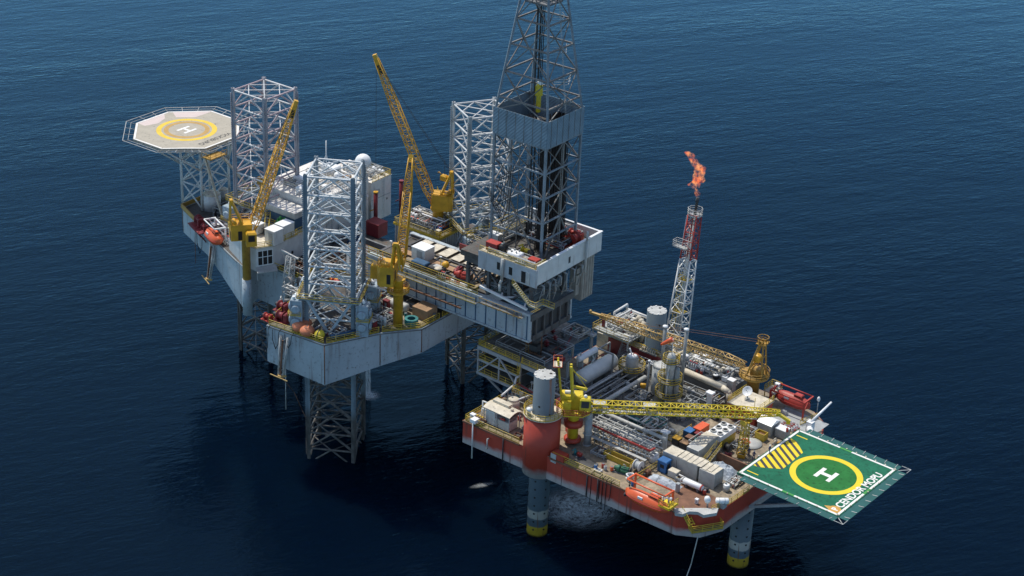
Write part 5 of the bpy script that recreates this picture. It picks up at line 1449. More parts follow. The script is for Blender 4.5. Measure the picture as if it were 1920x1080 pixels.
fs = [(2 * k, 2 * k + 1, 2 * k + 3, 2 * k + 2) for k in range(8)] + [(18 + 2 * k + 2, 18 + 2 * k + 3, 18 + 2 * k + 1, 18 + 2 * k) for k in range(8)] + [(0, 18, 19, 1), (16, 17, 35, 34)] + [(2 * k, 2 * k + 2, 20 + 2 * k, 18 + 2 * k) for k in range(8)] + [(2 * k + 3, 2 * k + 1, 19 + 2 * k, 21 + 2 * k) for k in range(8)]
part('canopy', G().add(vs, fs), 'cream', t)
part('canopy_duct', G().box(-1.2, -1.6, 3.85, 2.6, -.4, 4.3).cyl(-2.2, -.2, 3.7, .3, .6, 10), 'cream', t)
k_tank('round cream tank with a flat top behind the tan-canopied generator house', FM, (11.6, -6.0), MZ, 1.15, 2.8, 'cream', 'cream')
k_crate('tall dark red chest between the round cream tank and the leg sleeve', FM, (6.8, -5.6), MZ, 0, 2.4, 2.0, 2.8, 'red', lid='red')
k_cabinet('small white locker hung at the left corner railing', FM, (15.2, 1.4), MZ, 0, 1.0, .7, 1.3, 'clean_white')
t = thing('dump_pipe', 'white pipe with a box head hanging down the hull at the left corner', 'pipe', FM, (13.9, 2.95), MZ)
part('pipe', G().tube((0, 0, .8), (0, 0, -7.0), .14, 8), 'white', t)
part('head_box', G().box(-.6, -1.2, .6, .6, .15, 1.3), 'clean_white', t)
t = thing('dump_pipe', 'short pipe stub on the grey hull band left of the sleeve', 'pipe', FM, (10.3, 2.85), MB + 2)
part('pipe', G().path([(0, -.4, 1.4), (0, .15, 1.4), (0, .15, -.6)], .12, 8), 'light_grey', t)
part('flange', G().lathe([(.22, 0), (.22, .1)], (0, .15, -.6), n=10), 'steel', t)
t = thing('goose_neck_vent', 'white goose-neck vents bending over behind the left corner locker', 'vent', FM, (15.6, -1.8), MZ)
part('vent_pipe', G().path([(0, 0, 0), (0, 0, 2.6), (-1.2, .2, 2.8), (-1.3, .3, 2.2)], .16, 8), 'white', t)
part('vent_pipe', G().path([(-.7, 1.0, 0), (-.7, 1.0, 1.7), (-1.9, 1.1, 1.9)], .14, 8), 'white', t)
k_manifold('small brown-valved manifold just inside the left corner railing', FM, (13.6, .9), MZ, 0, 3, .6, 'rust_brown', 'rail_yellow')
k_pump('blue-motored pump between the generator house and the red sleeve', FM, (5.2, -2.0), MZ, 20, .8, 'steel', 'blue')
k_crate('open rusty box in front of the generator house railing', FM, (5.0, .6), MZ, 0, 1.4, 1.0, .8, 'rust_brown')
k_filter('little grey filter pots against the left side of the sleeve', FM, (4.3, -3.6), MZ, 40, 2, .3, 1.3, 'grey')
k_drum('red drum beside the tall dark red chest', FM, (9.0, -4.6), MZ, 'red')
k_crate('orange tool chest left of the round cream tank', FM, (14.2, -5.2), MZ, 10, 1.5, .9, .8, 'orange', lid='orange')
t = thing('sleeve_locker', 'white mushroom vent on the top rim of the red sleeve', 'vent', FM, (1.2, 2.5), 25.75)
part('stem', G().cyl(0, 0, 0, .28, 1.0, 10), 'light_grey', t)
part('cap', G().lathe([(.55, 1.0), (.5, 1.35), (.02, 1.6)], n=14), 'clean_white', t)

# ---- near side between sleeve and lifeboat
t = thing('control_box', 'grey-doored red box on brackets outside the hull next to the crane foot', 'control box', FM, (-4.9, 1.2), MZ - .9)
part('box_body', G().box(-1.5, -1.2, 0, 1.4, .5, 2.0), 'hull_red', t)
part('door', G().box(.1, .5, .1, 1.3, .6, 1.9), 'light_grey', t)
part('bracket', G().bar((-1, -.2, 0), (-1, -1.1, -1.4), .15, .15).bar((1, -.2, 0), (1, -1.1, -1.4), .15, .15), 'hull_red', t)
k_pump('teal pump half hidden behind the grey-doored red box', FM, (-6.9, -2.0), MZ, 0, .8, 'teal', 'red')
t = thing('tarpaulin', 'dark grey sheet spread on the deck right of the teal pump', 'tarpaulin', FM, (-9.3, -1.1), MZ)
g = G(); o_ = []
for i in range(9):
    for j in range(5): o_.append((-2 + i * .5, -1.1 + j * .55, .1 + .28 * abs(math.sin(i * 1.3 + j)) * (1 - abs(j - 2) / 2.6)))
g.add(o_, [(i * 5 + j, (i + 1) * 5 + j, (i + 1) * 5 + j + 1, i * 5 + j + 1) for i in range(8) for j in range(4)], True)
part('sheet', g, 'dark', t)
part('weight', G().box(1.9, -.2, .1, 2.2, .2, .4).box(-2.2, -.9, .1, -1.9, -.6, .4), 'steel', t)
k_drum('red drum topped with yellow, nearest the yellow basket', FM, (-12.6, -2.0), MZ, 'red'); k_drum('pale blue drum next to the red drum', FM, (-13.4, -1.6), MZ, 'light_grey'); k_drum('dark blue drum by the railing', FM, (-11.9, -.7), MZ, 'blue'); k_drum('orange drum left of the green machine', FM, (-14.4, -2.2), MZ, 'orange')
k_crate('flat white tray of fittings by the near railing', FM, (-12.7, -.4), MZ, 0, 1.3, .9, .4, 'clean_white', 'steel')
t = thing('cargo_basket', 'long yellow open cargo basket in front of the pipe rack', 'basket', FM, (-13.4, -5.6), MZ)
part('basket_frame', G().rail([(-2.9, -.7, 0), (2.9, -.7, 0), (2.9, .7, 0), (-2.9, .7, 0), (-2.9, -.7, 0)], h=1.1, step=1, bars=(1, .66, .33), r=.06), 'rail_yellow', t)
part('mesh_side', G().box(-2.85, .66, .1, 2.85, .69, .95).box(-2.85, -.69, .1, 2.85, -.66, .95), 'rail_yellow', t)
part('floor', G().box(-2.9, -.65, .02, 2.9, .65, .1), 'steel', t)
part('load', G().box(-2.2, -.4, .1, -.4, .4, .5).tube((0, 0, .3), (2.4, .1, .3), .15, 8), 'rust_brown', t)
k_engine('green engine skid by the near railing', FM, (-16.0, -3.0), MZ, 15, 'green', .85)
k_reel('white-flanged reel at the right end of the yellow basket', FM, (-17.8, -5.4), MZ, 0, 1.0, 1.2, 'clean_white', 'grey')
t = thing('cable_bundle', 'heap of white hoses by the near lifeboat', 'hose heap', FM, (-18.7, -1.8), MZ)
for q in range(5): part('hose_coil', G().path([((.5 + q * .06) * math.cos(a) * .9 + rnd(-.2, .2), (.5 + q * .05) * math.sin(a), .1 + q * .28 + .1 * math.sin(a * 2)) for a in [k * PI / 6 for k in range(13)]], .12, 6), 'clean_white', t)
k_drum('bright blue drum leaning by the white hoses', FM, (-20.0, -.8), MZ, 'blue')
k_tank('white round-topped tank between the pipe rack and the white containers', FM, (-18.0, -10.0), MZ, .9, 1.6, 'clean_white', 'clean_white')
k_winch('rust-brown tugger winch at the railing left of the near lifeboat', FM, (-19.9, -5.2), MZ, 90, 'rust_brown', .55)
for i in range(5):
    u = (-12.6, -14.4, -15.1, -15.9, -16.9)[i]; ln = (6.5, 4.2, 5.6, 5.9, 3.6)[i]
    solo('hanging_hose', G().path([(0, -.6, .5), (0, .25, .3), (0, .3, -ln * .6), (rnd(-.3, .3), .25, -ln)], .075, 6), 'black', 'black hose hanging down the red hull side', 'hose', FM, (u, 1.1), MZ, 0, 'black hoses over the near hull side')

# ---- near lifeboat and bow
k_lifeboat('near orange lifeboat hung outside the red hull below the white containers', FM, (-25.6, 2.6), 18.2, 0, 9.2)
k_davit('orange-red davit carrying the near lifeboat', FM, (-25.2, .2), MZ, 0, 8.0, 'orange', 2.5, 3.4)
t = thing('boarding_platform', 'small yellow boarding platform over the stern of the near lifeboat', 'platform', FM, (-29.6, 2.3), MZ + 1.6)
part('platform_plate', G().box(-1.2, -1.6, 0, 1.2, 1.2, .15), 'bright_yellow', t)
part('railing', G().rail([(-1.1, -1.5, .15), (-1.1, 1.1, .15), (1.1, 1.1, .15)], bars=(1, .66, .33)), 'rail_yellow', t)
part('bracket', G().bar((0, -1.4, 0), (0, -2.0, -1.6), .2, .2), 'rail_yellow', t)
t = thing('fire_monitor', 'white fire monitor on the yellow boarding platform', 'fire monitor', FM, (-29.4, 1.7), MZ + 1.75)
part('monitor_barrel', G().tube((0, 0, .9), (.9, .8, 1.3), .14, 8).lathe([(.3, 0), (.35, .3), (.2, .6)], (-.5, -.2, .9), (1, .4, 0), 10), 'clean_white', t)
part('stand', G().cyl(0, 0, 0, .2, .9, 8), 'light_grey', t)
k_container('white shipping container nearest the pipe rack, beige-roofed', FM, (-21.4, -11.2), MZ, 0, 3.0, 2.8, 3.1, 'light_grey', 'cream')
k_container('middle white shipping container with a rust-stained beige roof', FM, (-25.2, -11.2), MZ, 0, 4.3, 2.8, 3.1, 'light_grey', 'rusty_white')
k_container('white shipping container at the helideck end of the row', FM, (-29.6, -11.0), MZ, 0, 3.2, 3.0, 3.0, 'light_grey', 'cream')
for i in range(7): solo('roof_board', G().bev(-.45, -1.35, 0, .45, 1.35, .12, .04), 'cream', 'beige board laid across the white container roofs', 'board', FM, (-23.5 - i * 1.05, -11.2 + .1 * (i % 3)), MZ + 3.13 - (.09 if i > 4 else 0), rnd(-3, 3), 'beige boards on the container roofs')
t = thing('blue_cabin', 'small blue cabin against the white containers', 'cabin', FM, (-21.2, -8.6), MZ)
part('body', G().box(-.9, -.8, .1, .9, .8, 2.2), 'blue', t); part('roof', G().bev(-1, -.9, 2.2, 1, .9, 2.45, .1), 'blue', t); part('window', G().box(-.5, .8, 1, .3, .84, 1.7).box(-.94, -.4, .9, -.9, .4, 1.8), 'black', t)
part('door', G().box(.35, .8, .2, .75, .84, 1.9), 'navy', t)
k_crate('white-lidded ice chest in front of the white containers', FM, (-23.6, -8.3), MZ, 0, 1.8, 1.3, 1.2, 'light_grey', lid='cream')
t = thing('air_vessel', 'white pressure cylinder with red ends below the white containers', 'cylinder', FM, (-28.5, -7.2), MZ)
part('shell', G().drum((-1.9, 0, 1.0), (1.9, 0, 1.0), .55, 16, .3), 'clean_white', t); part('end_ring', G().lathe([(.6, 0), (.6, .25)], (-1.95, 0, 1), (1, 0, 0), 16), 'red', t); part('saddle', G().box(-1.3, -.5, 0, -1.1, .5, .7).box(1.1, -.5, 0, 1.3, .5, .7), 'steel', t)
t = thing('tarpaulin', 'crumpled grey tarpaulin covering a long load beside the near davit', 'tarpaulin', FM, (-23.6, -5.6), MZ)
def heap(sx, sy, h, n=12, m=7, seed=1):
    rr = random.Random(seed); vs = []
    for i in range(n + 1):
        for j in range(m + 1):
            a, b = 2 * i / n - 1, 2 * j / m - 1
            e = (1 - abs(a) ** 3) * (1 - abs(b) ** 3)
            vs.append((a * sx, b * sy, .03 + h * e * (.6 + .4 * rr.random()) if e > 0 else .03))
    return vs, [(i * (m + 1) + j, (i + 1) * (m + 1) + j, (i + 1) * (m + 1) + j + 1, i * (m + 1) + j + 1) for i in range(n) for j in range(m)]
part('sheet', G().add(*heap(3.2, 1.0, .9, seed=4)), 'tarp_grey', t); part('rope', G().path([(-1, -1, .1), (-1, 0, 1.0), (-1, 1, .1)], .04, 5).path([(1.2, -1, .1), (1.2, 0, 1.0), (1.2, 1, .1)], .04, 5), 'dark', t)
k_cabinet('grey instrument post right of the white pressure cylinder', FM, (-27.0, -4.6), MZ, 0, .6, .6, 1.7, 'grey')
k_pump('dark pump at the foot of the helideck-end container', FM, (-30.4, -8.0), MZ, 30, .7, 'steel', 'dark')
k_drum('red and white drum beside the dark pump', FM, (-30.9, -7.2), MZ, 'red')
k_tank('small round white-topped pot alone on the rust-red bow deck', FM, (-33.1, -10.8), MZ, .62, 1.2, 'light_grey', 'clean_white')
t = thing('liferaft_canister', 'fat white liferaft canister lying on a grey bracket over the bow edge', 'liferaft', FM, (-35.2, -6.0), MZ + .7)
part('canister', G().drum((-1.0, -.5, .6), (.5, .8, .6), .55, 16, .35), 'clean_white', t); part('band', G().lathe([(.57, 0), (.57, .1)], (-.6, -.15, .6), (1.5, 1.3, 0), 16).lathe([(.57, 0), (.57, .1)], (.1, .45, .6), (1.5, 1.3, 0), 16), 'grey', t); part('cradle', G().box(-.9, -.5, -.7, .5, .6, .2), 'grey', t)
t = thing('searchlight', 'white hooded lamp head beside the liferaft canister on the bow', 'lamp', FM, (-33.7, -4.0), MZ)
part('hood', G().lathe([(.5, 0), (.6, .5), (.45, 1.0), (.1, 1.15)], (0, 0, 1.2), (0.1, .2, 1), 12), 'clean_white', t); part('post', G().cyl(0, 0, 0, .18, 1.3, 8), 'light_grey', t)
k_cabinet('small white hydrant box near the bow edge lamp', FM, (-31.6, -3.8), MZ, 0, .5, .5, .9, 'clean_white')
solo('anchor_bolster', G().prism([(-3.6, -.6), (-3.0, .9), (-.6, 1.5), (.2, .5), (1.6, .3), (3.0, 1.1), (4.2, .7), (4.2, -.8)], -.5, .1), 'light_grey', 'pale grey curved ledge around the bow below the liferaft canister', 'ledge', FM, (-33.5, -1.6), MZ + .45, 45)
t = thing('access_balcony', 'yellow-railed balcony hung on the red bow below deck level', 'balcony', FM, (-34.6, -2.6), 15.2, 58)
part('balcony_floor', G().box(-2.9, -.6, 0, 2.9, .9, .12), 'steel', t); part('railing', G().rail([(-2.9, -.6, .12), (-2.9, .9, .12), (2.9, .9, .12), (2.9, -.6, .12)], h=1.4, bars=(1, .75, .5, .25), r=.07), 'rail_yellow', t); part('opening', G().box(-2.2, -1.0, .5, -.4, -.75, 2.4).box(.3, -1.0, .5, 2.2, -.75, 2.4), 'black', t)
t = thing('stair_flight', 'yellow steps going down beside the lamp at the bow', 'stair', FM, (-31.2, -.6), MZ)
part('treads', G().stair((0, 0, 0), (-2.4, .9, -1.6), 1.2), 'rail_yellow', t); part('railing', G().rail([(0, .6, 0), (-2.4, 1.5, -1.6)], bars=(1, .5)), 'rail_yellow', t)

# ---- middle deck
t = thing('turbine_enclosure', 'large pale grey stepped turbine enclosure between the white containers and the fan cooler', 'turbine enclosure', FM, (-23.3, -17.3), MZ, 90)
part('main_casing', G().prism([(-3.2, -1.2), (3.2, -1.2), (3.2, 1.3), (.6, 1.3), (-.6, 1.3), (-3.2, 1.3)], 0, 3.0).box(-3.2, -1.2, 3.0, -.2, 1.3, 3.4), 'light_grey', t)
part('lower_casing', G().box(-2.9, -2.6, 0, .4, -1.22, 1.8), 'light_grey', t)
part('sloping_roof', G().add([(-.2, -1.2, 3.4), (-.2, 1.3, 3.4), (1.2, 1.3, 3.02), (1.2, -1.2, 3.02)], [(0, 3, 2, 1)]).box(-3.25, -1.25, 3.4, -.2, 1.35, 3.46), 'cream', t)
part('intake_louvre', G().box(3.2, -1.0, .5, 3.26, 1.1, 2.6), 'grey', t); part('side_door', G().box(-2, 1.3, .1, -1, 1.35, 2.1), 'grey', t); part('yellow_panel', G().box(-2.7, -2.66, .4, .2, -2.6, 1.6), 'cream', t)
t = thing('fan_cooler', 'flat white fan cooler with six round fans on top, under the yellow boom', 'cooler', FM, (-23.3, -23.6), MZ)
part('casing', G().box(-1.5, -2.6, 2.0, 1.5, 2.6, 3.0), 'clean_white', t)
for x in (-.75, .75):
    for y in (-1.7, 0, 1.7):
        f = part('fan_ring', ring(.42, .58, 3.0, 3.3, 18, x, y), 'light_grey', t); part('fan_blade', G().lathe([(.42, 3.02), (.42, 3.04)], (x, y, 0), n=14), 'black', f)
part('leg', G().box(-1.4, -2.5, 0, -1.2, -2.3, 2).box(1.2, -2.5, 0, 1.4, -2.3, 2).box(-1.4, 2.3, 0, -1.2, 2.5, 2).box(1.2, 2.3, 0, 1.4, 2.5, 2), 'grey', t); part('side_panel', G().box(-1.5, -2.55, .3, -1.42, 2.55, 1.9), 'rail_yellow', t)
k_crate('bright orange-red chest with a sloping lid left of the fan cooler', FM, (-18.9, -23.6), MZ, 90, 3.0, 1.6, 1.8, 'orange', lid='orange')
k_crate('blue-covered bin left of the orange-red chest', FM, (-17.8, -21.4), MZ, 90, 1.8, 1.6, 1.5, 'navy', lid='blue')
k_crate('yellow-lidded bin next to the brown bin', FM, (-17.6, -17.8), MZ, 0, 1.4, 1.3, 1.3, 'dark', lid='crane_yellow')
k_crate('brown-lidded bin between the yellow-lidded bin and the turbine enclosure', FM, (-19.6, -17.4), MZ, 0, 1.6, 1.4, 1.4, 'dark', lid='wood')
k_crate('dark brown bin below the blue-covered bin', FM, (-19.2, -19.6), MZ, 0, 1.5, 1.3, 1.4, 'dark', lid='rust_brown')
k_crate('purple-tinged bin beside the orange-red chest', FM, (-19.7, -21.7), MZ, 0, 1.3, 1.3, 1.5, 'dark', lid='dark_red')
def white_post(label, xy, h):
    t = thing('cable_post', label, 'post', FM, xy, MZ)
    part('column', G().box(-.35, -.35, 0, .35, .35, h).box(-.5, .1, .1, .5, .3, h * .9), 'white', t); part('head', G().bev(-.75, -.6, h, .75, .6, h + .35, .06), 'clean_white', t)
white_post('white post with a flat head where the pipe rack ends', (-17.0, -14.6), 3.6)
white_post('white post with a flat head at the end of the big insulated pipe', (-15.6, -31.0), 4.4)
rail_thing('yellow railing around the sunken pump pit under the yellow boom', FM, [(-13, -17.8, MZ), (-16.5, -17.8, MZ), (-16.5, -24, MZ)], bars=(1, .66, .33))
rail_thing('yellow railing left of the orange-red chest', FM, [(-9, -16, MZ), (-13, -16, MZ)], bars=(1, .5))
k_pump('grey pump with two cylinders inside the railed pit', FM, (-14.4, -20.0), MZ, 0, 1.0, 'light_grey', 'grey')
k_pump('teal pump under the bent white pipe loop', FM, (-7.6, -18.4), MZ, 0, 1.2, 'teal', 'teal'); k_pump('second teal pump, nearer the pipe rack', FM, (-9.2, -15.6), MZ, 90, 1.0, 'pipe_grey', 'teal')
k_crate('rust-brown scrap bin in front of the railed pit', FM, (-13.4, -14.6), MZ, 12, 2.0, 1.6, 1.0, 'rust_brown', 'dark_red')
k_manifold('manifold of red-wheeled valves between the teal pumps and the grey column', FM, (-10.6, -22.4), MZ, 90, 6, .6)
k_exchanger('pair of stacked grey exchanger shells left of the broad duct pipe', FM, (6.0, -14.8), MZ, 90, 4.2, .42); k_exchanger('single dark exchanger shell below the two pale pipes', FM, (0.2, -21), MZ, 90, 5.0, .4, 'grey', 1)
k_manifold('manifold below the separator fire-water pipe', FM, (5.4, -30.6), MZ, 90, 6, .6); k_manifold('manifold near the broad duct bend', FM, (-.2, -16.8), MZ, 0, 5, .5, 'pipe_grey', 'rail_yellow')
k_filter('white filter pots right of the broad duct pipe', FM, (-4.4, -20.6), MZ, 90, 3, .36, 1.6, 'light_grey'); k_filter('grey filter pots beside the yellow-topped pump', FM, (0.0, -27.5), MZ, 0, 3, .4, 1.7, 'grey')
k_pump('pump with a yellow motor between the round vessel and the slim stack', FM, (-.4, -30.2), MZ, 30, .9, 'grey', 'crane_yellow')
k_vessel('small grey vessel on saddles under the tall column', FM, (-12.6, -28.4), MZ, 0, .6, 2.8, 'grey'); k_vessel('rusty small vessel near the big insulated pipe', FM, (-10.6, -32.8), MZ, 0, .5, 2.4, 'steel')
k_pump('grey pump right of the tall column foot', FM, (-13.2, -25.2), MZ, 60, .9, 'steel', 'grey'); k_manifold('dark manifold in front of the cream insulated pipe', FM, (-12.2, -33.4), MZ, 0, 5, .55, 'steel', 'light_grey')
k_cabinet('dark switch cabinet beside the white post under the boom', FM, (-17.6, -30.2), MZ, 0, 1.4, .9, 1.8, 'dark'); k_pump('black-bodied pump by the deckhouse corner', FM, (-17.6, -32.8), MZ, 0, 1.2, 'dark', 'black')

# ---- equipment on the far raised deck
EZ = 21.3
k_tank('white bullet tank with a mast at the left corner of the far equipment deck', FM, (-3.6, -39.9), EZ, .85, 1.7, 'light_grey', 'clean_white')
k_filter('white filter trio in the middle of the far equipment deck', FM, (-8.6, -41.2), EZ, 0, 3, .36, 1.2, 'clean_white'); k_filter('cream filter pair near the front edge of the far equipment deck', FM, (-11.6, -41.0), EZ, 90, 2, .42, 1.3, 'cream')
k_pump('white pump with a green motor on the far equipment deck', FM, (-6.6, -41.6), EZ, 0, .8, 'clean_white', 'green'); k_pump('white pump with a teal motor on the far equipment deck', FM, (-8.3, -39.6), EZ, 90, .8, 'clean_white', 'teal')
k_manifold('white valve cluster with red wheels on the far equipment deck', FM, (-6.2, -39.6), EZ, 0, 4, .5, 'clean_white'); k_manifold('grey valve line along the back of the far equipment deck', FM, (-9, -43.9), EZ, 0, 9, .6, 'pipe_grey', 'grey', h=1.0)
k_tank('black-waisted white round hatch drum on the far equipment deck', FM, (-11.6, -38.9), EZ, .6, .9, 'black', 'clean_white'); k_crate('white instrument box at the right of the far equipment deck', FM, (-13.4, -39.4), EZ, 0, 1.0, .8, .9, 'clean_white', lid='clean_white')
k_drum('small red bottle on the front edge of the far equipment deck', FM, (-7.6, -38.4), EZ, 'red', r=.25, h=.8); k_drum('small red bottle beside its twin, nearer the dish', FM, (-8.6, -38.4), EZ, 'red', r=.25, h=.8)
k_vessel('white stubby vessel at the back left of the far equipment deck', FM, (-5.6, -43.4), EZ, 0, .55, 1.6, 'clean_white'); k_crate('cream box pair at the back of the far equipment deck', FM, (-7.6, -42.8), EZ, 0, 1.2, .9, 1.0, 'cream', lid='clean_white')
k_exchanger('grey exchanger at the right back of the far equipment deck', FM, (-13.2, -42.8), EZ, 0, 3.0, .35, 'pipe_grey', 1); k_cabinet('grey cabinet next to the deckhouse stair', FM, (-15.4, -38.6), EZ - 2.8, 0, 1.4, 1.2, 4.2, 'light_grey', 'clean_white')

# ---- around the far grey leg
k_filter('cream filter trio left of the far grey leg', FM, (8.4, -40.6), 21.6, 0, 3, .45, 1.4, 'cream'); k_pump('red pump left of the far grey leg', FM, (7.2, -42.2), 21.6, 30, 1.0, 'cream', 'red')
k_manifold('cream valve row in front of the far grey leg', FM, (3.6, -38.7), 21.6, 0, 7, .5, 'cream', 'rail_yellow', h=.9); k_crate('white box beside the flare tower foot', FM, (.6, -43.6), 21.6, 0, 1.2, 1.0, 1.0, 'clean_white', lid=True)
t = thing('bulkhead_stair', 'grey steps leaning on the dark red bulkhead', 'stair', FM, (8.8, -37.6), MZ)
part('treads', G().stair((0, 1.6, 0), (0, 0, 3.1), 1.8), 'grey', t); part('railing', G().rail([(.9, 1.6, 0), (.9, 0, 3.1)], bars=(1,)), 'grey', t)
k_crate('white flat deck bench in front of the dark red bulkhead', FM, (-.6, -36.6), MZ, 0, 5.4, 1.6, 2.2, 'cream', lid='clean_white')

# ---- deckhouse with the dish
t = thing('deckhouse', 'red deckhouse with a tan flat roof, carrying a white satellite dish', 'deckhouse', FM, (-21.8, -34.8), MZ)
part('wall', G().box(-3.2, -3.4, 0, 2.8, 2.6, 3.3), 'hull_red', t); part('roof', G().box(-3.4, -3.6, 3.3, 3.0, 2.8, 3.5), 'cream', t)
part('roof_rail', G().rail([(2.9, 2.7, 3.5), (2.9, -3.5, 3.5)], bars=(1, .66, .33)), 'rail_yellow', t); part('roof_rail', G().rail([(-3.3, -3.5, 3.5), (-3.3, 1.4, 3.5)], bars=(1, .66, .33)), 'rail_yellow', t)
part('door', G().box(.4, 2.6, .1, 1.3, 2.66, 2.1), 'dark', t); part('window', G().box(-1.6, 2.6, 1.2, -.6, 2.66, 2.1), 'dark', t); part('roof_mast', G().tube((-2.6, 2.2, 3.5), (-2.6, 2.2, 6.2), .06, 6), 'rail_yellow', t)
t = thing('satellite_dish', 'round white satellite dish on the deckhouse roof', 'satellite dish', FM, (-20.9, -35.6), MZ + 3.5)
part('dish', G().lathe([(.02, .0), (.4, .05), (.7, .16), (.95, .32), (.98, .32), (.7, .1), (.02, -.06)], (0, 0, 1.5), (-.12, .75, .65), 28), 'clean_white', t); part('mount', G().cyl(0, -.1, 0, .12, 1.4, 8).box(-.4, -.5, 0, .4, .3, .08), 'grey', t); part('feed_horn', G().tube((0, .05, 1.5), (-.1, .8, 2.1), .03, 5).ball((-.1, .8, 2.1), .08, 8, 6), 'dark', t)
k_lifeboat('far orange lifeboat in its red davit frame behind the deckhouse', FM, (-26.2, -43.6), MZ + .6, 0, 7.6, 'red')
k_davit('red davit frame around the far lifeboat', FM, (-26.2, -41.4), MZ, 180, 7.4, 'red', 3.2, 3.6)
t = thing('boat_platform', 'yellow-railed platform between the gold crane and the far lifeboat', 'platform', FM, (-21.9, -43.2), MZ)
part('platform_plate', G().box(-1.2, -1.6, 2.6, 1.2, 1.4, 2.75), 'cream', t); part('railing', G().rail([(1.1, 1.3, 2.75), (1.1, -1.5, 2.75), (-1.1, -1.5, 2.75)], bars=(1, .66, .33)), 'rail_yellow', t); part('leg', G().bar((1, 1.2, 0), (1, 1.2, 2.6), .15, .15).bar((-1, 1.2, 0), (-1, 1.2, 2.6), .15, .15).bar((1, -1.4, 0), (1, -1.4, 2.6), .15, .15), 'rail_yellow', t)
t = thing('fire_monitor', 'white fire monitor on the platform by the far lifeboat', 'fire monitor', FM, (-22.3, -43.8), MZ + 2.75)
part('monitor_barrel', G().tube((0, 0, 1.0), (-.3, .8, 1.4), .16, 8).box(-.5, -.5, .5, .4, .2, 1.2), 'clean_white', t); part('stand', G().cyl(0, 0, 0, .22, .9, 8), 'light_grey', t)
rail_thing('yellow railing at the end of the far lifeboat', FM, [(-30.6, -39.4, MZ), (-31.6, -43.8, MZ)], bars=(1, .66, .33))

# ---- helideck side of the deck
t = thing('round_cover', 'round grey cover with a coil of orange hose on top, near the crew', 'cover', FM, (-27.6, -27.2), MZ, 0)
part('cover_sheet', G().lathe([(2.1, .05), (2.05, .25), (1.3, .5), (.02, .85)], n=28), 'light_grey', t)
for q in range(4): part('hose_coil', G().path([(.2 + (.35 + q * .2) * math.cos(a) + .5, .6 + (.3 + q * .16) * math.sin(a), .82 - q * .07) for a in [k * PI / 8 for k in range(17)]], .1, 6), 'orange', t)
t = thing('tarpaulin', 'grey-blue tarpaulin tent over cargo in the pit beside the white containers', 'tarpaulin', FM, (-29.0, -15.4), MZ)
part('sheet', G().add(*heap(3.0, 2.0, 1.9, 10, 8, 9)), 'tarp_grey', t); part('rope', G().path([(-1.2, -2, .1), (-1.1, 0, 1.9), (-1.2, 2, .1)], .04, 5).path([(1.3, -2, .1), (1.2, 0, 1.8), (1.3, 2, .1)], .04, 5), 'dark', t)
solo('cargo_bulwark', G().box(-4.0, -.15, 0, 4.0, .15, 1.9), 'rust_brown', 'long rust-brown wall between the tarpaulin pit and the crew', 'wall', FM, (-30.2, -18.0), MZ)
t = thing('stair_flight', 'yellow stairway rising beside the turbine enclosure', 'stair', FM, (-25.9, -17.0), MZ)
part('treads', G().stair((0, 3.2, .1), (-.2, -1.6, 2.6), 1.0), 'steel', t); part('railing', G().rail([(.55, 3.2, .1), (.35, -1.6, 2.6)], bars=(1, .5)).rail([(-.5, 3.2, .1), (-.7, -1.6, 2.6)], bars=(1, .5)), 'rail_yellow', t)
k_person('person in blue overalls and white helmet standing farthest from the green helideck', FM, (-29.6, -23.4), MZ, 40, stride=.08)
k_person('person in blue overalls and white helmet striding, second nearest the green helideck', FM, (-30.9, -23.0), MZ, 200, stride=.2, lean=.06)
k_person('person in blue overalls and white helmet at the corner of the green helideck', FM, (-32.4, -22.2), MZ, 230, stride=.12, lean=.1)
k_person('person in blue overalls and white helmet on the striped apron edge of the green helideck', FM, (-35.0, -21.2), KZ + .02, 250, stride=.16, lean=.05)
k_crate('yellow trolley beside the crew', FM, (-28.9, -22.0), MZ, 20, 1.4, .9, .8, 'crane_yellow', 'dark')
k_winch('dark red winch between the stairway and the boom rest', FM, (-27.0, -20.2), MZ, 20, 'dark_red', .55); k_reel('black cable reel at the end of the turbine enclosure', FM, (-25.9, -22.0), MZ, 0, .8, 1.0, 'dark', 'black')
t = thing('white_hut', 'white hut with a pitched roof at the far side of the bow', 'hut', FM, (-27.4, -33.2), MZ)
part('wall', G().box(-1.5, -1.5, 0, 1.5, 1.5, 2.3), 'light_grey', t); part('roof', G().add([(-1.6, -1.6, 2.3), (1.6, -1.6, 2.3), (1.6, 1.6, 2.3), (-1.6, 1.6, 2.3), (-1.6, 0, 3.0), (1.6, 0, 3.0)], [(0, 1, 5, 4), (3, 4, 5, 2), (0, 4, 3), (1, 2, 5), (0, 3, 2, 1)]), 'clean_white', t); part('door', G().box(.2, 1.5, .1, 1.0, 1.55, 2.0), 'grey', t)
k_crate('white square hut box by the helideck edge', FM, (-30.4, -33.4), MZ, 0, 2.2, 1.8, 1.8, 'grey', lid='clean_white')
k_crate('yellow-barred open frame in front of the white hut', FM, (-28.0, -30.0), MZ, 0, 2.0, 1.4, 1.5, 'rail_yellow', 'rust_brown'); k_pump('cream pump at the helideck edge beside the white hut box', FM, (-31.6, -30.2), MZ, 0, .8, 'cream', 'crane_gold')
for i in range(14):
    k_drum('red and white drum in the block of drums beyond the white hut', FM, (-28.6 - (i % 5) * .75, -36.4 - (i // 5) * .75), MZ, ('red', 'clean_white')[(i + i // 5) % 2], group='red and white drums')
t = thing('hose_boom', 'white hose-handling boom sticking out over the sea at the far bow corner', 'boom', FM, (-33.2, -38.6), MZ)
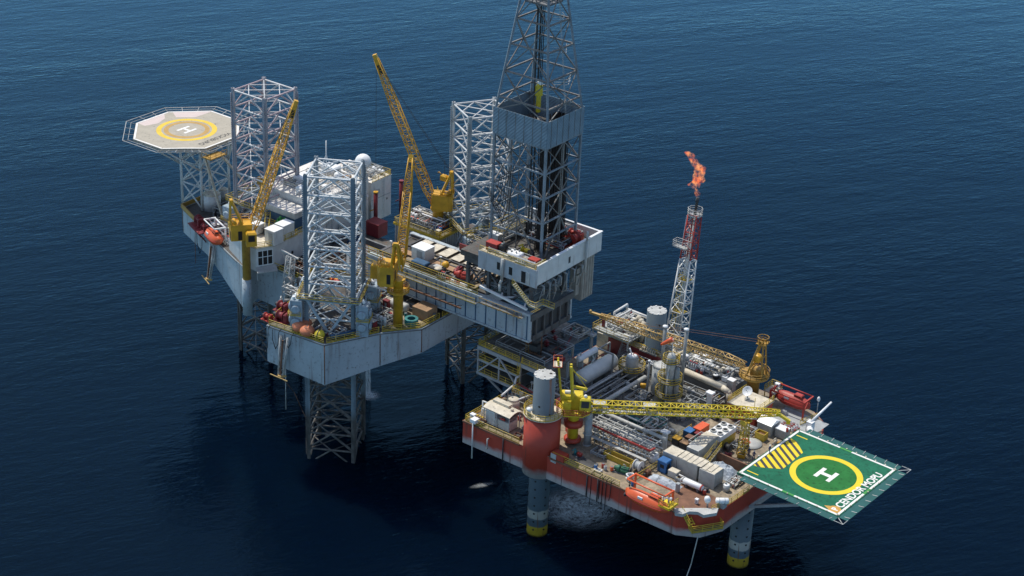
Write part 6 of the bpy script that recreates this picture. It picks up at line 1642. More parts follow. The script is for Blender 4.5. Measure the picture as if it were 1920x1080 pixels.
part('boom_arm', G().tube((0, 0, 2.0), (-.9, -5.4, 4.4), .28, 8, .2), 'clean_white', t); part('base_drum', G().drum((-.2, .6, 1.1), (-1.6, 2.0, .7), .6, 14, .3).box(-.6, -.6, 0, .6, .6, 2.2), 'clean_white', t)
t = thing('lamp_post', 'thin post with a white lamp at the far bow corner beyond the far lifeboat', 'lamp', FM, (-31.4, -44.0), MZ)
part('post', G().tube((0, 0, 0), (0, 0, 3.6), .07, 6), 'grey', t); part('lamp_head', G().lathe([(.12, 3.5), (.3, 3.7), (.3, 4.2), (.1, 4.5)], n=10), 'clean_white', t)
t = thing('anchor_chain', 'pale mooring line running down from the near bow into the sea', 'mooring line', FM, (-34.6, -.4), 0)
part('line', G().path([(.6, -1, MB + .2), (.5, .5, 9), (.2, 4.4, 3), (0, 6.6, -.5)], .09, 6), 'light_grey', t)
part('float', G().ball((.1, 5.2, 1.9), .2, 8, 6), 'clean_white', t)

# ------------------------------------------------------------------ drilling rig: jacking units and leg guides
cnames = {'near': 'near leg', 'bow': 'bow leg', 'far': 'far leg'}
where = {'near': ['right front', 'right rear', 'left rear', 'left front'], 'bow': ['left rear', 'right rear', 'right front', 'left front'], 'far': ['left rear', 'left front', 'right front', 'right rear']}
paint('jack_grey', (0.33, 0.41, 0.46), 0.5, rust=0.15, streak=0.15, var=0.15)
for nm, ((lx, ly), rz) in LEGS.items():
    for k, (sx, sy) in enumerate(((1, 1), (-1, 1), (-1, -1), (1, -1))):
        a = R(rz); ox, oy = sx * 4.3, sy * 6.35
        wx, wy = lx + ox * math.cos(a) - oy * math.sin(a), ly + ox * math.sin(a) + oy * math.cos(a)
        t = thing('jacking_unit', 'blue-grey box-shaped jacking unit at the %s corner of the %s' % (where[nm][k], cnames[nm]), 'jacking unit', FJ, (wx, wy), HZ, rz, 'jacking units round the rig legs')
        part('housing', G().bev(-1.3, -1.15, 0, 1.3, 1.15, 6.4, .15), 'jack_grey', t)
        part('gear_cover', G().lathe([(.85, 0), (.85, .35), (.6, .45)], (0, sy * 1.15, 4.6), (0, sy, 0), 16).lathe([(.85, 0), (.85, .35), (.6, .45)], (1.3, 0, 4.6), (1, 0, 0), 16), 'jack_grey', t)
        part('gear_cover', G().lathe([(.85, 0), (.85, .35), (.6, .45)], (0, sy * 1.15, 1.9), (0, sy, 0), 16).lathe([(.85, 0), (.85, .35), (.6, .45)], (1.3, 0, 1.9), (1, 0, 0), 16), 'jack_grey', t)
        part('motor', G().drum((.3, .2, 6.8), (-.7, -.3, 6.8), .35, 10, .3).cyl(.7, -.5, 6.4, .3, .6, 10), 'clean_white', t)
        part('railing', G().rail([(1.6, sy * 1.5, 3.2), (-1.4, sy * 1.5, 3.2)], h=.8, bars=(1, .5)).rail([(1.6, sy * 1.5, 3.2), (1.6, -sy * 1.0, 3.2)], h=.8, bars=(1, .5)), 'rail_yellow', t)
    t = thing('leg_guide_frame', 'blue-grey V-braced guide frame around the foot of the %s' % cnames[nm], 'guide frame', FJ, (lx, ly), HZ, rz, 'leg guide frames')
    zt = 6.8; q = 5.25
    for x0_, y0_, x1_, y1_ in ((q, -q, q, q), (q, q, -q, q), (-q, q, -q, -q), (-q, -q, q, -q)):
        part('top_beam', G().bar((x0_, y0_, zt), (x1_, y1_, zt), .5, .5), 'jack_grey', t)
        mx, my = (x0_ + x1_) / 2 * 1.12, (y0_ + y1_) / 2 * 1.12
        k1, k2 = .86, .86
        part('brace', G().bar((x0_ * k1 + (x1_ * .0), y0_ * k1, zt - .2) if 0 else (x0_ * .9 + x1_ * .1, y0_ * .9 + y1_ * .1, zt - .2), (mx, my, .1), .42, .42), 'jack_grey', t)
        part('brace', G().bar((x1_ * .9 + x0_ * .1, y1_ * .9 + y0_ * .1, zt - .2), (mx, my, .1), .42, .42), 'jack_grey', t)
    part('walkway_railing', G().rail([(q + .8, -q - .8, zt + .25), (q + .8, q + .8, zt + .25), (-q - .8, q + .8, zt + .25), (-q - .8, -q - .8, zt + .25), (q + .8, -q - .8, zt + .25)], bars=(1, .5)), 'rail_yellow', t)
    g = G()
    for x0_, y0_, x1_, y1_ in ((q + .1, -q, q + .9, q), (-q - .9, -q, -q - .1, q), (-q, q + .1, q, q + .9), (-q, -q - .9, q, -q - .1)): g.box(x0_, y0_, zt + .26, x1_, y1_, zt + .31)
    part('walkway', g, 'grating', t)

# ------------------------------------------------------------------ rig cranes
def rig_crane(label, xy, z0, z1, tip, mat, r=1.05, w0=1.7, ring_z=None, off=0.0, ccol=None):
    hd_ = math.atan2(tip[1], tip[0]); Lh = math.hypot(tip[0], tip[1])
    t = thing('deck_crane', label, 'crane', FJ, xy, z0, 0, 'yellow cranes of the drilling rig')
    t.rotation_euler = (0, 0, hd_)
    h = z1 - z0
    part('pedestal', G().lathe([(r, 0), (r, h - .8), (r * 1.45, h - .2), (r * 1.45, h)], n=22), ccol or mat, t)
    if ring_z:
        pf = part('ring_platform', ring(r, r + 1.2, ring_z - z0, ring_z - z0 + .12, 22), mat, t)
        part('railing', G().rail([((r + 1.15) * math.cos(k * PI / 7), (r + 1.15) * math.sin(k * PI / 7), ring_z - z0 + .12) for k in range(15)], step=1.2, bars=(1, .66, .33)), mat, pf)
    hs_ = part('machinery_house', G().prism([(x, y + off) for x, y in ((-3.0, -1.5), (1.2, -1.5), (1.2, 1.4), (-2.4, 1.7), (-3.2, 1.0))], h - .6 * (off > 0), h + 3.4).drum((-2.2, -.8 + off, h + 3.6), (-2.2, .9 + off, h + 3.6), .45, 12, .3), mat, t)
    part('door', G().box(-1.6, -1.56 + off, h + .2, -.8, -1.5 + off, h + 2.1).box(-3.1, -1.0 + off, h, -2.98, -.2 + off, h + 2), 'black', hs_)
    cy = 1.75 + off if off else -3.3
    cb2 = part('operator_cab', G().bev(-.2, cy, h - .6, 1.9, cy + 1.75, h + 2.3, .3), mat, t)
    part('window', G().box(1.88, cy + .3, h + .5, 1.93, cy + 1.4, h + 1.8).box(.2, cy - .06, h + .5, 1.5, cy + .01, h + 1.8), 'black', cb2)
    part('roof_railing', G().rail([(-2.9, -1.4 + off, h + 3.4), (-2.9, 1.0 + off, h + 3.4), (-2.3, 1.6 + off, h + 3.4), (.9, 1.3 + off, h + 3.4)], step=1.4, r=.055), mat, t)
    g = G()
    gt = Vector((-2.6, 0, h + 8.2))
    for s in (.9, -.9):
        g.bar((-.6, s, h + 3.2), gt + Vector((0, s * .35, 0)), .7, .4); g.bar((-3.0, s, h + 3.2), gt + Vector((-.2, s * .35, 0)), .35, .3)
    g.bar(gt + Vector((0, -.5, 0)), gt + Vector((0, .5, 0)), .7, .6); g.bar((-1.7, -.7, h + 5.7), (-1.7, .7, h + 5.7), .4, .3)
    part('gantry', g, mat, t)
    A_ = Vector((1.0, 0, h + .9)); B_ = Vector((Lh, 0, tip[2] + h))
    g = G(); d = B_ - A_; up = (0, 1, 0)
    g.lattice(A_, A_ + d * .12, .9, w0, 2, .11, .06, up); g.lattice(A_ + d * .12, A_ + d * .7, w0, w0 * .9, 15, .11, .065, up); g.lattice(A_ + d * .7, B_, w0 * .9, .75, 8, .11, .06, up)
    bo = part('boom', g, mat, t)
    part('boom_head', G().bar(A_ + d * .965, A_ + d * 1.03, .9, .8), mat, bo)
    part('sheave_plate', G().bar(A_ + d * .9, A_ + d * .96, .5, 1.02), 'dark', bo)
    part('boom_walkway', G().bar(A_ + d * .15 + Vector((-.25, -.95, .1)), A_ + d * .75 + Vector((-.25, -.75, .1)), .5, .06), mat, bo)
    g = G()
    for s in (.3, -.3): g.tube(gt + Vector((0, s, 0)), A_ + d * .97 + Vector((0, s, 0)), .045, 5, cap=False)
    part('pendant_line', g, 'dark', t)
    return t, B_, hd_, h
cA, tA, hA, ph = rig_crane('yellow rig crane on the left hull edge above the orange lifeboat', (15.0, 17.6), 19.6, 36.4, (10.0, 2.6, 27.8), 'crane_yellow', .85, ccol='crane_gold')
part('lower_column', G().lathe([(1.0, -.4), (1.0, 7.6)], n=22), 'rig_grey', cA, 'grey lower part of the pedestal on the hull side')
cB, tB, hB, ph = rig_crane('yellow rig crane behind the grey ribbed module, its long boom reaching highest', (-6, -17.5), HZ, 37.6, (-13.2, 2.2, 31.2), 'crane_yellow', 1.15)
part('hoist_line', G().tube(tB, tB - Vector((0, 0, 23)), .04, 5), 'dark', cB)
cC, tC, hC, ph = rig_crane('yellow rig crane in front of the cantilever, its boom raised away from the viewer', (-23.1, 15.2), HZ, 38.9, (1.4, 10.5, 20.3), 'crane_yellow', .95, 1.6, 36.2, off=1.9)
t = thing('hook_block', 'gold hook block hanging in front of the bow leg', 'hook block', FJ, (25.5, 2.5), 40.2)
part('sheave_block', G().bev(-.7, -.4, 0, .7, .4, 1.7, .3), 'crane_gold', t); part('hook', G().path([(0, 0, 0), (.2, 0, -.5), (0, 0, -.8), (-.3, 0, -.6)], .12, 6), 'crane_gold', t)
t = thing('hook_block', 'yellow hook block hanging in the air left of the far crane gantry', 'hook block', FJ, (-6.6, -18.6), 43.6)
part('sheave_block', G().bev(-.8, -.5, 0, .8, .5, 1.3, .3), 'crane_yellow', t); part('hook', G().path([(.6, .2, 1.2), (1.2, .3, 1.7), (1.5, .3, 1.4)], .12, 6), 'crane_gold', t)
part('line', G().tube((0, 0, 1.2), (-.6, .8, 5), .035, 5), 'dark', t)

# ------------------------------------------------------------------ rig houses
t = thing('lower_deckhouse', 'low white deckhouse across the rig with a dark mullioned window at its left corner', 'deckhouse', FJ, (0, 0), HZ)
part('wall', G().prism([(12, 13.0), (13.6, 16.2), (17, 16.2), (25, 12.6), (25, -13.5), (12, -13.5)], 0, 5.0), 'white', t)
part('roof', G().prism([(11.8, 13.1), (13.5, 16.4), (17, 16.4), (25.1, 12.8), (25.1, -13.7), (11.8, -13.7)], 5.0, 5.2), 'cream', t)
def quad_wall(g, a, b, z0, z1, o, th=.06):
    a = Vector((*a, 0)); b = Vector((*b, 0)); n = Vector((-(b - a).y, (b - a).x, 0)).normalized() * o
    p = [a, b, b + n, a + n]
    return g.prism([(q.x, q.y) for q in p], z0, z1)
wdw = part('corner_window', quad_wall(G(), (13.5, 15.9), (12.1, 13.1), 1.2, 4.4, -.06), 'black', t)
g = G()
A_, B_ = Vector((13.5, 15.9, 0)), Vector((12.1, 13.1, 0)); nn = Vector((-.09, .045, 0))
for k in range(4): p = A_.lerp(B_, k / 3) + nn; g.bar((p.x, p.y, 1.1), (p.x, p.y, 4.5), .12, .12)
for z in (1.2, 3.0, 4.4): g.bar(A_ + nn + Vector((0, 0, z)), B_ + nn + Vector((0, 0, z)), .12, .12)
part('mullion', g, 'clean_white', wdw)
part('seam', G().box(11.93, 4.0, .2, 11.99, 4.12, 4.9).box(11.93, -3, .2, 11.99, -2.88, 4.9), 'grey', t); part('porthole', G().box(11.92, 7.2, 1.4, 11.99, 7.7, 2.0).box(11.92, 1.2, 2.2, 11.99, 1.6, 2.7), 'black', t)
part('roof_railing', G().rail([(11.9, 6.0, 5.2), (11.9, 13.0, 5.2), (13.6, 16.2, 5.2), (17, 16.2, 5.2), (25, 12.7, 5.2)], bars=(1, .66, .33)), 'rail_yellow', t)
t = thing('sloped_hood', 'pale grey sloped hood hanging below the corner window of the low deckhouse', 'hood', FJ, (13.6, 16.0), HZ)
part('sheet', G().add([(-1.2, 1.2, .4), (-3.4, -2.4, .4), (-1.6, -3.6, 1.1), (.6, .0, 1.1), (-1.2, 1.2, .2), (-3.4, -2.4, .2), (-1.6, -3.6, .9), (.6, 0, .9)], [(0, 1, 2, 3), (7, 6, 5, 4), (0, 4, 5, 1), (1, 5, 6, 2), (2, 6, 7, 3), (3, 7, 4, 0)]), 'light_grey', t); part('bracket', G().bar((-1, 1, .2), (-1, 1, -1.5), .15, .15).bar((-3.2, -2.2, .2), (-3.2, -2.2, -1.5), .15, .15), 'grey', t)
k_cabinet('left of the two white cabins on the low deckhouse roof edge', FJ, (12.7, 11.9), 34.0, 0, 2.7, 2.6, 3.1, 'white', 'clean_white', 'cabin', 'white_cabin'); k_cabinet('right of the two white cabins on the low deckhouse roof, by the green cover', FJ, (13.2, 8.3), 34.0, 0, 2.4, 3.2, 3.0, 'white', 'clean_white', 'cabin', 'white_cabin')
t = thing('tarpaulin', 'bright green tarpaulin draped over a load behind the two white cabins', 'tarpaulin', FJ, (16.0, 6.2), 34.0)
part('sheet', G().add(*heap(1.7, 1.5, 3.0, 10, 9, 2)), 'tarp_green', t); part('pallet', G().box(-1.7, -1.5, 0, 1.7, 1.5, .25), 'wood', t)
t = thing('blue_deckhouse', 'long deckhouse with blue sides and a rust-stained white roof', 'deckhouse', FJ, (17.3, 3.4), 34.0)
part('wall', G().box(-4.0, -1.8, 0, 4.0, 1.8, 2.7), 'navy', t); part('upper_band', G().box(-4.08, -1.88, 2.7, 4.08, 1.88, 3.9), 'light_grey', t); part('roof', G().box(-4.12, -1.92, 3.9, 4.12, 1.92, 4.02), 'rusty_white', t)
part('name_plate', G().box(-3.2, 1.8, 1.0, -2.6, 1.84, 1.4), 'orange', t); part('wall_vent', G().box(0, 1.8, 1.2, .8, 1.84, 1.7), 'light_grey', t)
rail_thing('yellow railing in front of the long blue-sided deckhouse', FJ, [(13.2, 5.8, 34.0), (22, 5.8, 34.0)], bars=(1, .6), r=.07)
t = thing('stair_flight', 'yellow-edged stair climbing to the long blue-sided deckhouse', 'stair', FJ, (18.0, 7.4), 34.0)
part('treads', G().stair((-1, 2.4, 0), (1.6, -1.0, 1.8), .9), 'grey', t); part('railing', G().rail([(-1.4, 2.2, 0), (1.2, -1.2, 1.8)], bars=(1, .5)).rail([(-.6, 2.7, 0), (2.0, -.7, 1.8)], bars=(1, .5)), 'rail_yellow', t)
t = thing('survival_pod', 'white faceted pod shelter behind the long blue-sided deckhouse', 'pod', FJ, (21.2, -.6), 36.2)
part('shell', G().prism([(-1.9, -1.0), (-1.0, -1.8), (1.0, -1.8), (1.9, -1.0), (1.9, 1.0), (1.0, 1.8), (-1.0, 1.8), (-1.9, 1.0)], -1.9, 1.2), 'clean_white', t)
part('roof', G().add([(-1.9, -1.0, 1.2), (-1, -1.8, 1.2), (1, -1.8, 1.2), (1.9, -1, 1.2), (1.9, 1, 1.2), (1, 1.8, 1.2), (-1, 1.8, 1.2), (-1.9, 1, 1.2), (-.9, -.6, 2.1), (.9, -.6, 2.1), (.9, .6, 2.1), (-.9, .6, 2.1)], [(0, 1, 8), (1, 2, 9, 8), (2, 3, 9), (3, 4, 10, 9), (4, 5, 10), (5, 6, 11, 10), (6, 7, 11), (7, 0, 8, 11), (8, 9, 10, 11)]), 'clean_white', t)
part('hatch', G().box(-.5, 1.8, -.5, .5, 1.85, .8), 'light_grey', t)
t = thing('roof_plant', 'dark fans and pale ducts on a white-roofed house right of the white pod', 'roof plant', FJ, (18.6, -2.6), 34.0)
part('house', G().box(-3.2, -2.2, 0, 3.2, 2.2, 3.4), 'light_grey', t); part('roof', G().box(-3.3, -2.3, 3.4, 3.3, 2.3, 3.55), 'rusty_white', t); part('fan_unit', G().drum((-1.6, .2, 4.3), (-.4, .2, 4.3), .5, 12, .2).drum((-2.2, -1, 4.2), (-1.2, -1, 4.2), .45, 12, .2), 'dark', t); part('duct', G().box(.4, -.8, 3.56, 1.8, .4, 4.4).box(-.2, .9, 3.56, 1.4, 1.6, 4.1), 'clean_white', t)
k_cabinet('grey cube cabin left of the two white cabins, near the crane', FJ, (18.4, 10.8), 34.2, 0, 2.0, 2.0, 2.0, 'light_grey', 'clean_white'); k_pump('black and red pump beside the grey cube cabin', FJ, (16.3, 10.2), 34.2, 0, .8, 'dark', 'red')

t = thing('accommodation_block', 'tall white accommodation block standing behind the near leg', 'accommodation', FJ, (0, 0), HZ)
part('main_wall', G().box(11.6, -15.6, 5.25, 27, 1.0, 10.6).box(11.6, -15.6, 0, 11.98, -13.55, 5.25), 'white', t)
part('side_block', G().box(12.0, -23.4, 0, 24, -17.0, 9.3), 'white', t); part('link_wall', G().box(14.6, -17.0, 0, 24, -15.6, 8.4), 'steel', t)
part('wall_pipe', G().path([(11.45, -4, .3), (11.45, -4, 8.2), (11.45, -9, 8.2), (11.45, -9, 10.6)], .12, 6).path([(11.4, -14.6, 0), (11.4, -14.6, 10.4)], .09, 6), 'light_grey', t)
part('wall_ladder', G().ladder((11.4, -13.4, 0), (11.4, -13.4, 10.6), .6).ladder((11.85, -20.6, 0), (11.85, -20.6, 9.4), .6), 'grey', t)
part('wall_vent', G().box(11.3, -7.6, 2.2, 11.6, -6.2, 3.4).box(11.3, -2.4, 6.2, 11.6, -1.2, 7.2).box(11.7, -19.4, 6.4, 12, -18.4, 7.3), 'light_grey', t)
part('wall_lamp', G().box(11.3, -11, 5.8, 11.6, -10.7, 6.0).box(11.2, -15.2, 6.9, 11.6, -14.8, 7.3), 'clean_white', t)
part('roof', G().box(11.5, -15.7, 10.6, 27.1, 1.1, 10.75), 'rusty_white', t); part('side_roof', G().box(11.9, -23.5, 9.3, 24.1, -16.9, 9.42), 'rusty_white', t)
part('roof_railing', G().rail([(11.7, 0.9, 10.75), (11.7, -15.5, 10.75), (18, -15.5, 10.75)], bars=(1, .66, .33)), 'clean_white', t); part('roof_railing', G().rail([(12, -17.2, 9.42), (12, -23.3, 9.42), (20, -23.3, 9.42)], bars=(1, .66, .33)), 'rail_yellow', t)
part('wall_seam', G().box(11.95, -23.3, 5.2, 12.0, -17.1, 5.3).box(11.55, -15.5, 7.6, 11.6, .9, 7.68), 'grey', t); part('window', G().box(11.53, -12.4, 7.9, 11.6, -11.9, 8.9).box(11.93, -22.2, 4.0, 12.0, -21.9, 4.4).box(11.93, -18.6, .6, 12.0, -18.1, 1.8), 'black', t)
part('side_window', G().box(14.53, -16.7, 4.0, 14.6, -15.9, 6.6), 'dark', t)
t = thing('radome', 'big white ball radome on the accommodation block roof', 'radome', FJ, (12.6, -15.0), 39.5)
part('ball', G().ball((0, 0, 4.0), 1.72, 28, 18), 'clean_white', t); part('pedestal', G().lathe([(.9, 0), (.7, 2.0), (.85, 2.8)], n=14), 'cream', t)
t = thing('radome', 'small white dome beside the antenna mast on the accommodation roof', 'radome', FJ, (15.8, -10.6), 39.5)
part('ball', G().ball((0, 0, 1.3), .85, 18, 12), 'clean_white', t); part('pedestal', G().cyl(0, 0, 0, .4, .7, 10), 'cream', t)
t = thing('antenna_mast', 'thin white antenna mast with crossed arms on the accommodation roof', 'antenna', FJ, (17.2, -8.6), 39.5)
part('mast', G().tube((0, 0, 0), (0, 0, 9.4), .11, 6), 'clean_white', t); part('spreader', G().tube((-1, 0, 4.2), (0, 0, 6.4), .06, 5).tube((1, 0, 4.2), (0, 0, 6.4), .06, 5).tube((0, 1, 4.2), (0, 0, 6.4), .06, 5).tube((-1, 0, 4.2), (1, 0, 4.2), .06, 5).tube((0, 1, 4.2), (0, -1, 4.2), .06, 5), 'clean_white', t); part('lamp', G().ball((-1.1, 0, 4.5), .25, 8, 6).ball((-.2, .8, 3.9), .25, 8, 6), 'clean_white', t)
for i, (x, y, sx, sy, sz, lb) in enumerate(((19.5, -12.6, 3.4, 2.6, 2.0, 'white plant house at the far corner of the accommodation roof'), (20.4, -5.4, 3.6, 3.4, 1.7, 'broad white plant house in the middle of the accommodation roof'), (14.4, -5.2, 1.8, 1.4, 1.2, 'small white air unit at the front of the accommodation roof'), (13.6, -1.8, 1.6, 1.4, 1.1, 'second small white air unit at the front of the accommodation roof'), (17.0, -1.2, 2.6, 1.6, 1.4, 'white duct house nearest the bow leg on the accommodation roof'))):
    t = thing('roof_unit', lb, 'air unit', FJ, (x, y), 39.52)
    part('casing', G().bev(-sx / 2, -sy / 2, 0, sx / 2, sy / 2, sz, .2), 'clean_white', t); part('grille', G().box(-sx / 2 - .03, -sy * .3, sz * .2, -sx / 2, sy * .3, sz * .7), 'grey', t); part('duct', G().path([(0, sy / 2, sz * .5), (0, sy / 2 + .7, sz * .5), (.3, sy / 2 + .7, .1)], .22, 8), 'white', t)
k_crate('orange-brown crate near the small dome on the accommodation roof', FJ, (14.6, -12.2), 39.52, 0, 1.4, 1.2, .9, 'wood', lid='wood'); k_drum('white drum by the roof railing of the side block', FJ, (13.4, -19.4), 38.2, 'clean_white'); k_manifold('white pipe cluster on the side block roof', FJ, (15.5, -20.2), 38.2, 0, 5, .6, 'white', 'light_grey'); k_vessel('white cylinder on the side block roof', FJ, (14.0, -22.0), 38.2, 0, .4, 2.0, 'clean_white'); k_manifold('white pipe cluster under the big ball radome', FJ, (13.6, -10.0), 39.5, 90, 5, .6, 'white', 'grey')
for xy, z1, lb in (((10.6, -16.8), 7.6, 'dark red king post with a yellow hook against the accommodation block'), ((9.6, -24.0), 8.2, 'dark red king post standing alone right of the accommodation block')):
    t = thing('king_post', lb, 'post', FJ, xy, HZ)
    part('post', G().lathe([(.45, 0), (.45, z1)], n=14), 'dark_red', t); part('cap', G().lathe([(.52, z1), (.52, z1 + .3)], n=14).bar((0, 0, z1 * .5), (1.4, .2, z1 * .4), .2, .2), 'dark_red' if z1 > 8 else 'crane_yellow', t)
k_crate('dark red square box at the foot of the accommodation block', FJ, (7.4, -13.4), HZ, 0, 3.6, 3.0, 3.0, 'dark_red', lid='dark_red')

# ------------------------------------------------------------------ grey ribbed module beside the far crane
t = thing('mud_module', 'grey ribbed steel module with yellow railings round its roof, below the far crane', 'module', FJ, (-5, -16), HZ)
part('wall', G().box(-6, -4, 0, 6, 4, 5.2), 'grey', t)
g = G()
for k in range(17): g.box(-5.9 + k * .72, 4, .1, -5.6 + k * .72, 4.16, 5.1)
for k in range(11): g.box(-6.16, -3.9 + k * .72, .1, -6, -3.6 + k * .72, 5.1)
part('rib', g, 'light_grey', t); part('roof', G().box(-6.1, -4.1, 5.2, 6.1, 4.2, 5.35), 'grating', t)
part('roof_beam', G().box(-6.25, 4.15, 4.9, 6.25, 4.4, 5.4).box(-6.3, -4.2, 4.9, -6.1, 4.4, 5.4), 'rail_yellow', t)
part('railing', G().rail([(6, 4.2, 5.35), (-6.1, 4.2, 5.35), (-6.1, -4.1, 5.35)], bars=(1, .66, .33)), 'rail_yellow', t); part('railing', G().rail([(6, 4.2, 5.35), (6, -4.1, 5.35)], bars=(1, .5)), 'rail_yellow', t)
MZ2 = HZ + 5.36
k_manifold('row of silver valves on the ribbed module roof', FJ, (-3.6, -14.2), MZ2, 0, 9, .55, 'light_grey', 'orange'); k_filter('white filter pots on the ribbed module roof', FJ, (-.6, -15.6), MZ2, 0, 4, .32, 1.3, 'clean_white'); k_pump('blue pump on the ribbed module roof under the far crane', FJ, (-8.6, -14.4), MZ2, 0, .9, 'blue', 'blue'); k_vessel('white vessel at the left end of the ribbed module roof', FJ, (-.2, -18.4), MZ2, 20, .5, 2.2, 'clean_white'); k_reel('yellow-flanged reel on the ribbed module roof', FJ, (-9.2, -17.4), MZ2, 0, .7, 1.0, 'rail_yellow', 'steel'); k_crate('cream box at the corner of the ribbed module roof', FJ, (-10.0, -12.8), MZ2, 0, .9, .8, 1.1, 'rail_yellow', lid='cream'); k_manifold('tangle of pale pipes at the back of the ribbed module roof', FJ, (-3, -18.6), MZ2, 0, 7, .6, 'white', 'grey')

# ------------------------------------------------------------------ things on the bow deck and hull edge
k_tank('fat white round tank with a rusty domed roof on the rig bow', FJ, (42.6, .4), HZ, 1.95, 3.6, 'white', 'cream', cat='tank'); k_tank('narrow grey tank right of the rusty-roofed tank', FJ, (39.2, -2.4), HZ, .8, 3.4, 'grey', 'grey'); k_tank('grey round tank half hidden behind the rusty-roofed tank', FJ, (43.5, -4.0), HZ, 1.1, 3.0, 'light_grey', 'cream')
k_winch('dark red anchor winch on the hull edge near the rusty-roofed tank', FJ, (38.2, 8.4), HZ + .3, -22, 'dark_red', 1.0); k_winch('smaller dark red winch beside the bow lifeboat', FJ, (35.4, 9.6), HZ + .3, -22, 'dark_red', .7)
solo('winch_platform', G().box(-3, -1.4, -.2, 3.4, 1.4, 0).bar((-2.6, 1.2, -.2), (-1.4, -.9, -3.2), .2, .2).bar((2.8, 1.2, -.2), (1.4, -.9, -3.2), .2, .2).bar((0, 1.2, -.2), (0, -.9, -3.2), .2, .2).bar((-2.6, 1.2, -.3), (2.8, 1.2, -.3), .25, .25).bar((-2.6, 1.2, -.3), (0, -.9, -3), .15, .15), 'dark_red', 'dark red bracket platform carrying the bow winches', 'platform', FJ, (37.0, 9.4), HZ + .3, -22)
k_lifeboat('orange lifeboat on the rig hull edge below the left crane', FJ, (30.2, 11.9), HZ - .2, -22, 6.6)
k_davit('white davit arms over the orange rig lifeboat', FJ, (30.6, 9.6), HZ, -22, 5.6, 'clean_white', 2.4, 3.4)
def anchor_rack(label, xy, rz, h=7.6):
    t = thing('anchor_rack', label, 'anchor rack', FJ, xy, HZ - 1.0, rz, 'anchor racks on the hull sides')
    part('rack_frame', G().lattice((0, .4, 0), (0, 1.7, -h), 1.7, 1.1, 5, .14, .08, (0, 1, 0), .5, .4), 'light_grey', t)
    part('anchor_shank', G().bar((0, 1.0, -.6), (0, 2.0, -h - .2), .3, .3), 'rust_brown', t)
    part('anchor_fluke', G().prism([(-1.0, -.5), (-.3, .5), (.3, .5), (1.0, -.5), (0, 0)], -h - .5, -h - .1).bar((-2.0, .6, -h - .6), (2.0, .6, -h - .2), .16, .16), 'boom_tan', t).location = (0, 1.9, 0)
anchor_rack('anchor rack hanging from the rig hull under the orange lifeboat', (31.0, 10.8), -22); anchor_rack('anchor rack hanging on the near hull corner below the orange buoys', (-8.6, 31.0), 8)
solo('hanging_line', G().path([(0, .3, 0), (.1, .5, -5), (.1, .6, -10)], .07, 6), 'rust_brown', 'brown line hanging straight from the bow hull edge', 'line', FJ, (40.6, 7.0), HZ)
solo('hanging_line', G().path([(0, 0, 0), (.0, .1, -10), (.1, .2, -22)], .1, 6), 'light_grey', 'pale pipe hanging in the gap between bow hull and near corner', 'pipe', FJ, (2.0, 20.2), HZ - 4)
solo('mooring_line', G().path([(-9.0, 32.8, 19.6), (*(-6.7, 27.0), 13), (*(-4.2, 22.3), 6), (*(-2.7, 18.4), -.3)], .07, 6), 'rust_brown', 'rusty anchor line slanting from the near anchor into the sea', 'line', FJ, (0, 0), 0)
for (xy, dz, lb) in (((-4.9, 31.8), 6.4, 'long black hose loop on the left part of the near hull face'), ((-7.6, 31.7), 4.2, 'short black hose loop beside the near anchor rack'), ((-10.6, 31.4), 3.0, 'black hose loop right of the near anchor rack'), ((36.0, 9.6), 5.6, 'black hose looping down the bow hull below the dark red winches')):
    solo('hanging_hose', G().path([(0, -.5, .2), (0, .12, -.4), (.2, .2, -dz * .7), (.9, .2, -dz), (1.6, .2, -dz * .6), (1.7, .1, -.3)], .07, 6), 'black', lb, 'hose', FJ, xy, HZ, 0, 'black hose loops on the rig hull')

# ------------------------------------------------------------------ near corner deck
for (xy, lb) in (((-10.8, 29.5), 'left one of the three orange buoys on the near corner deck'), ((-10.5, 27.8), 'rear one of the three orange buoys, against the jacking unit'), ((-13.1, 29.8), 'front right one of the three orange buoys on the near corner deck')):
    t = thing('mooring_buoy', lb, 'buoy', FJ, xy, HZ, 0, 'orange buoys')
    part('float_body', G().ball((0, 0, 1.1), 1.45, 20, 12, .72), 'buoy_orange', t); part('lifting_eye', G().cyl(0, 0, 1.9, .12, .4, 8), 'steel', t)
t = thing('mooring_buoy', 'yellow banded buoy at the near hull corner', 'buoy', FJ, (-15.7, 29.2), HZ)
part('float_body', G().ball((0, 0, 1.0), 1.0, 20, 12, .95), 'yellow', t); part('band', G().lathe([(1.02, 0), (1.02, .16)], (-.1, 0, 1.0), (1, .2, 0), 20).lathe([(.9, 0), (.9, .12)], (.4, 0, 1.0), (1, .2, 0), 20), 'dark', t)
solo('rolled_boom', G().drum((-2.6, 0, .5), (2.6, 0, .5), .5, 12, .3), 'navy', 'dark blue roll lying along the near deck edge', 'roll', FJ, (-18.4, 25.4), HZ, 65)
k_cabinet('tall red locker at the near deck edge beside the jacking unit', FJ, (-20.2, 22.2), HZ, 0, 1.7, 1.2, 3.6, 'dark_red', 'rust_brown', 'locker', 'red_locker'); k_cabinet('short red locker right of the tall red locker', FJ, (-20.6, 19.8), HZ, 0, 1.5, 1.2, 2.0, 'dark_red', 'light_grey', 'locker', 'red_locker')
k_winch('upper dark red winch at the left end of the near corner deck', FJ, (-2.4, 25.4), HZ, 0, 'dark_red', 1.0); k_winch('lower dark red winch at the left end of the near corner deck', FJ, (-5.2, 28.6), HZ, 10, 'dark_red', 1.05); k_winch('bright red winch overhanging the left hull edge of the near corner', FJ, (-2.8, 30.0), HZ, 0, 'red', .7)
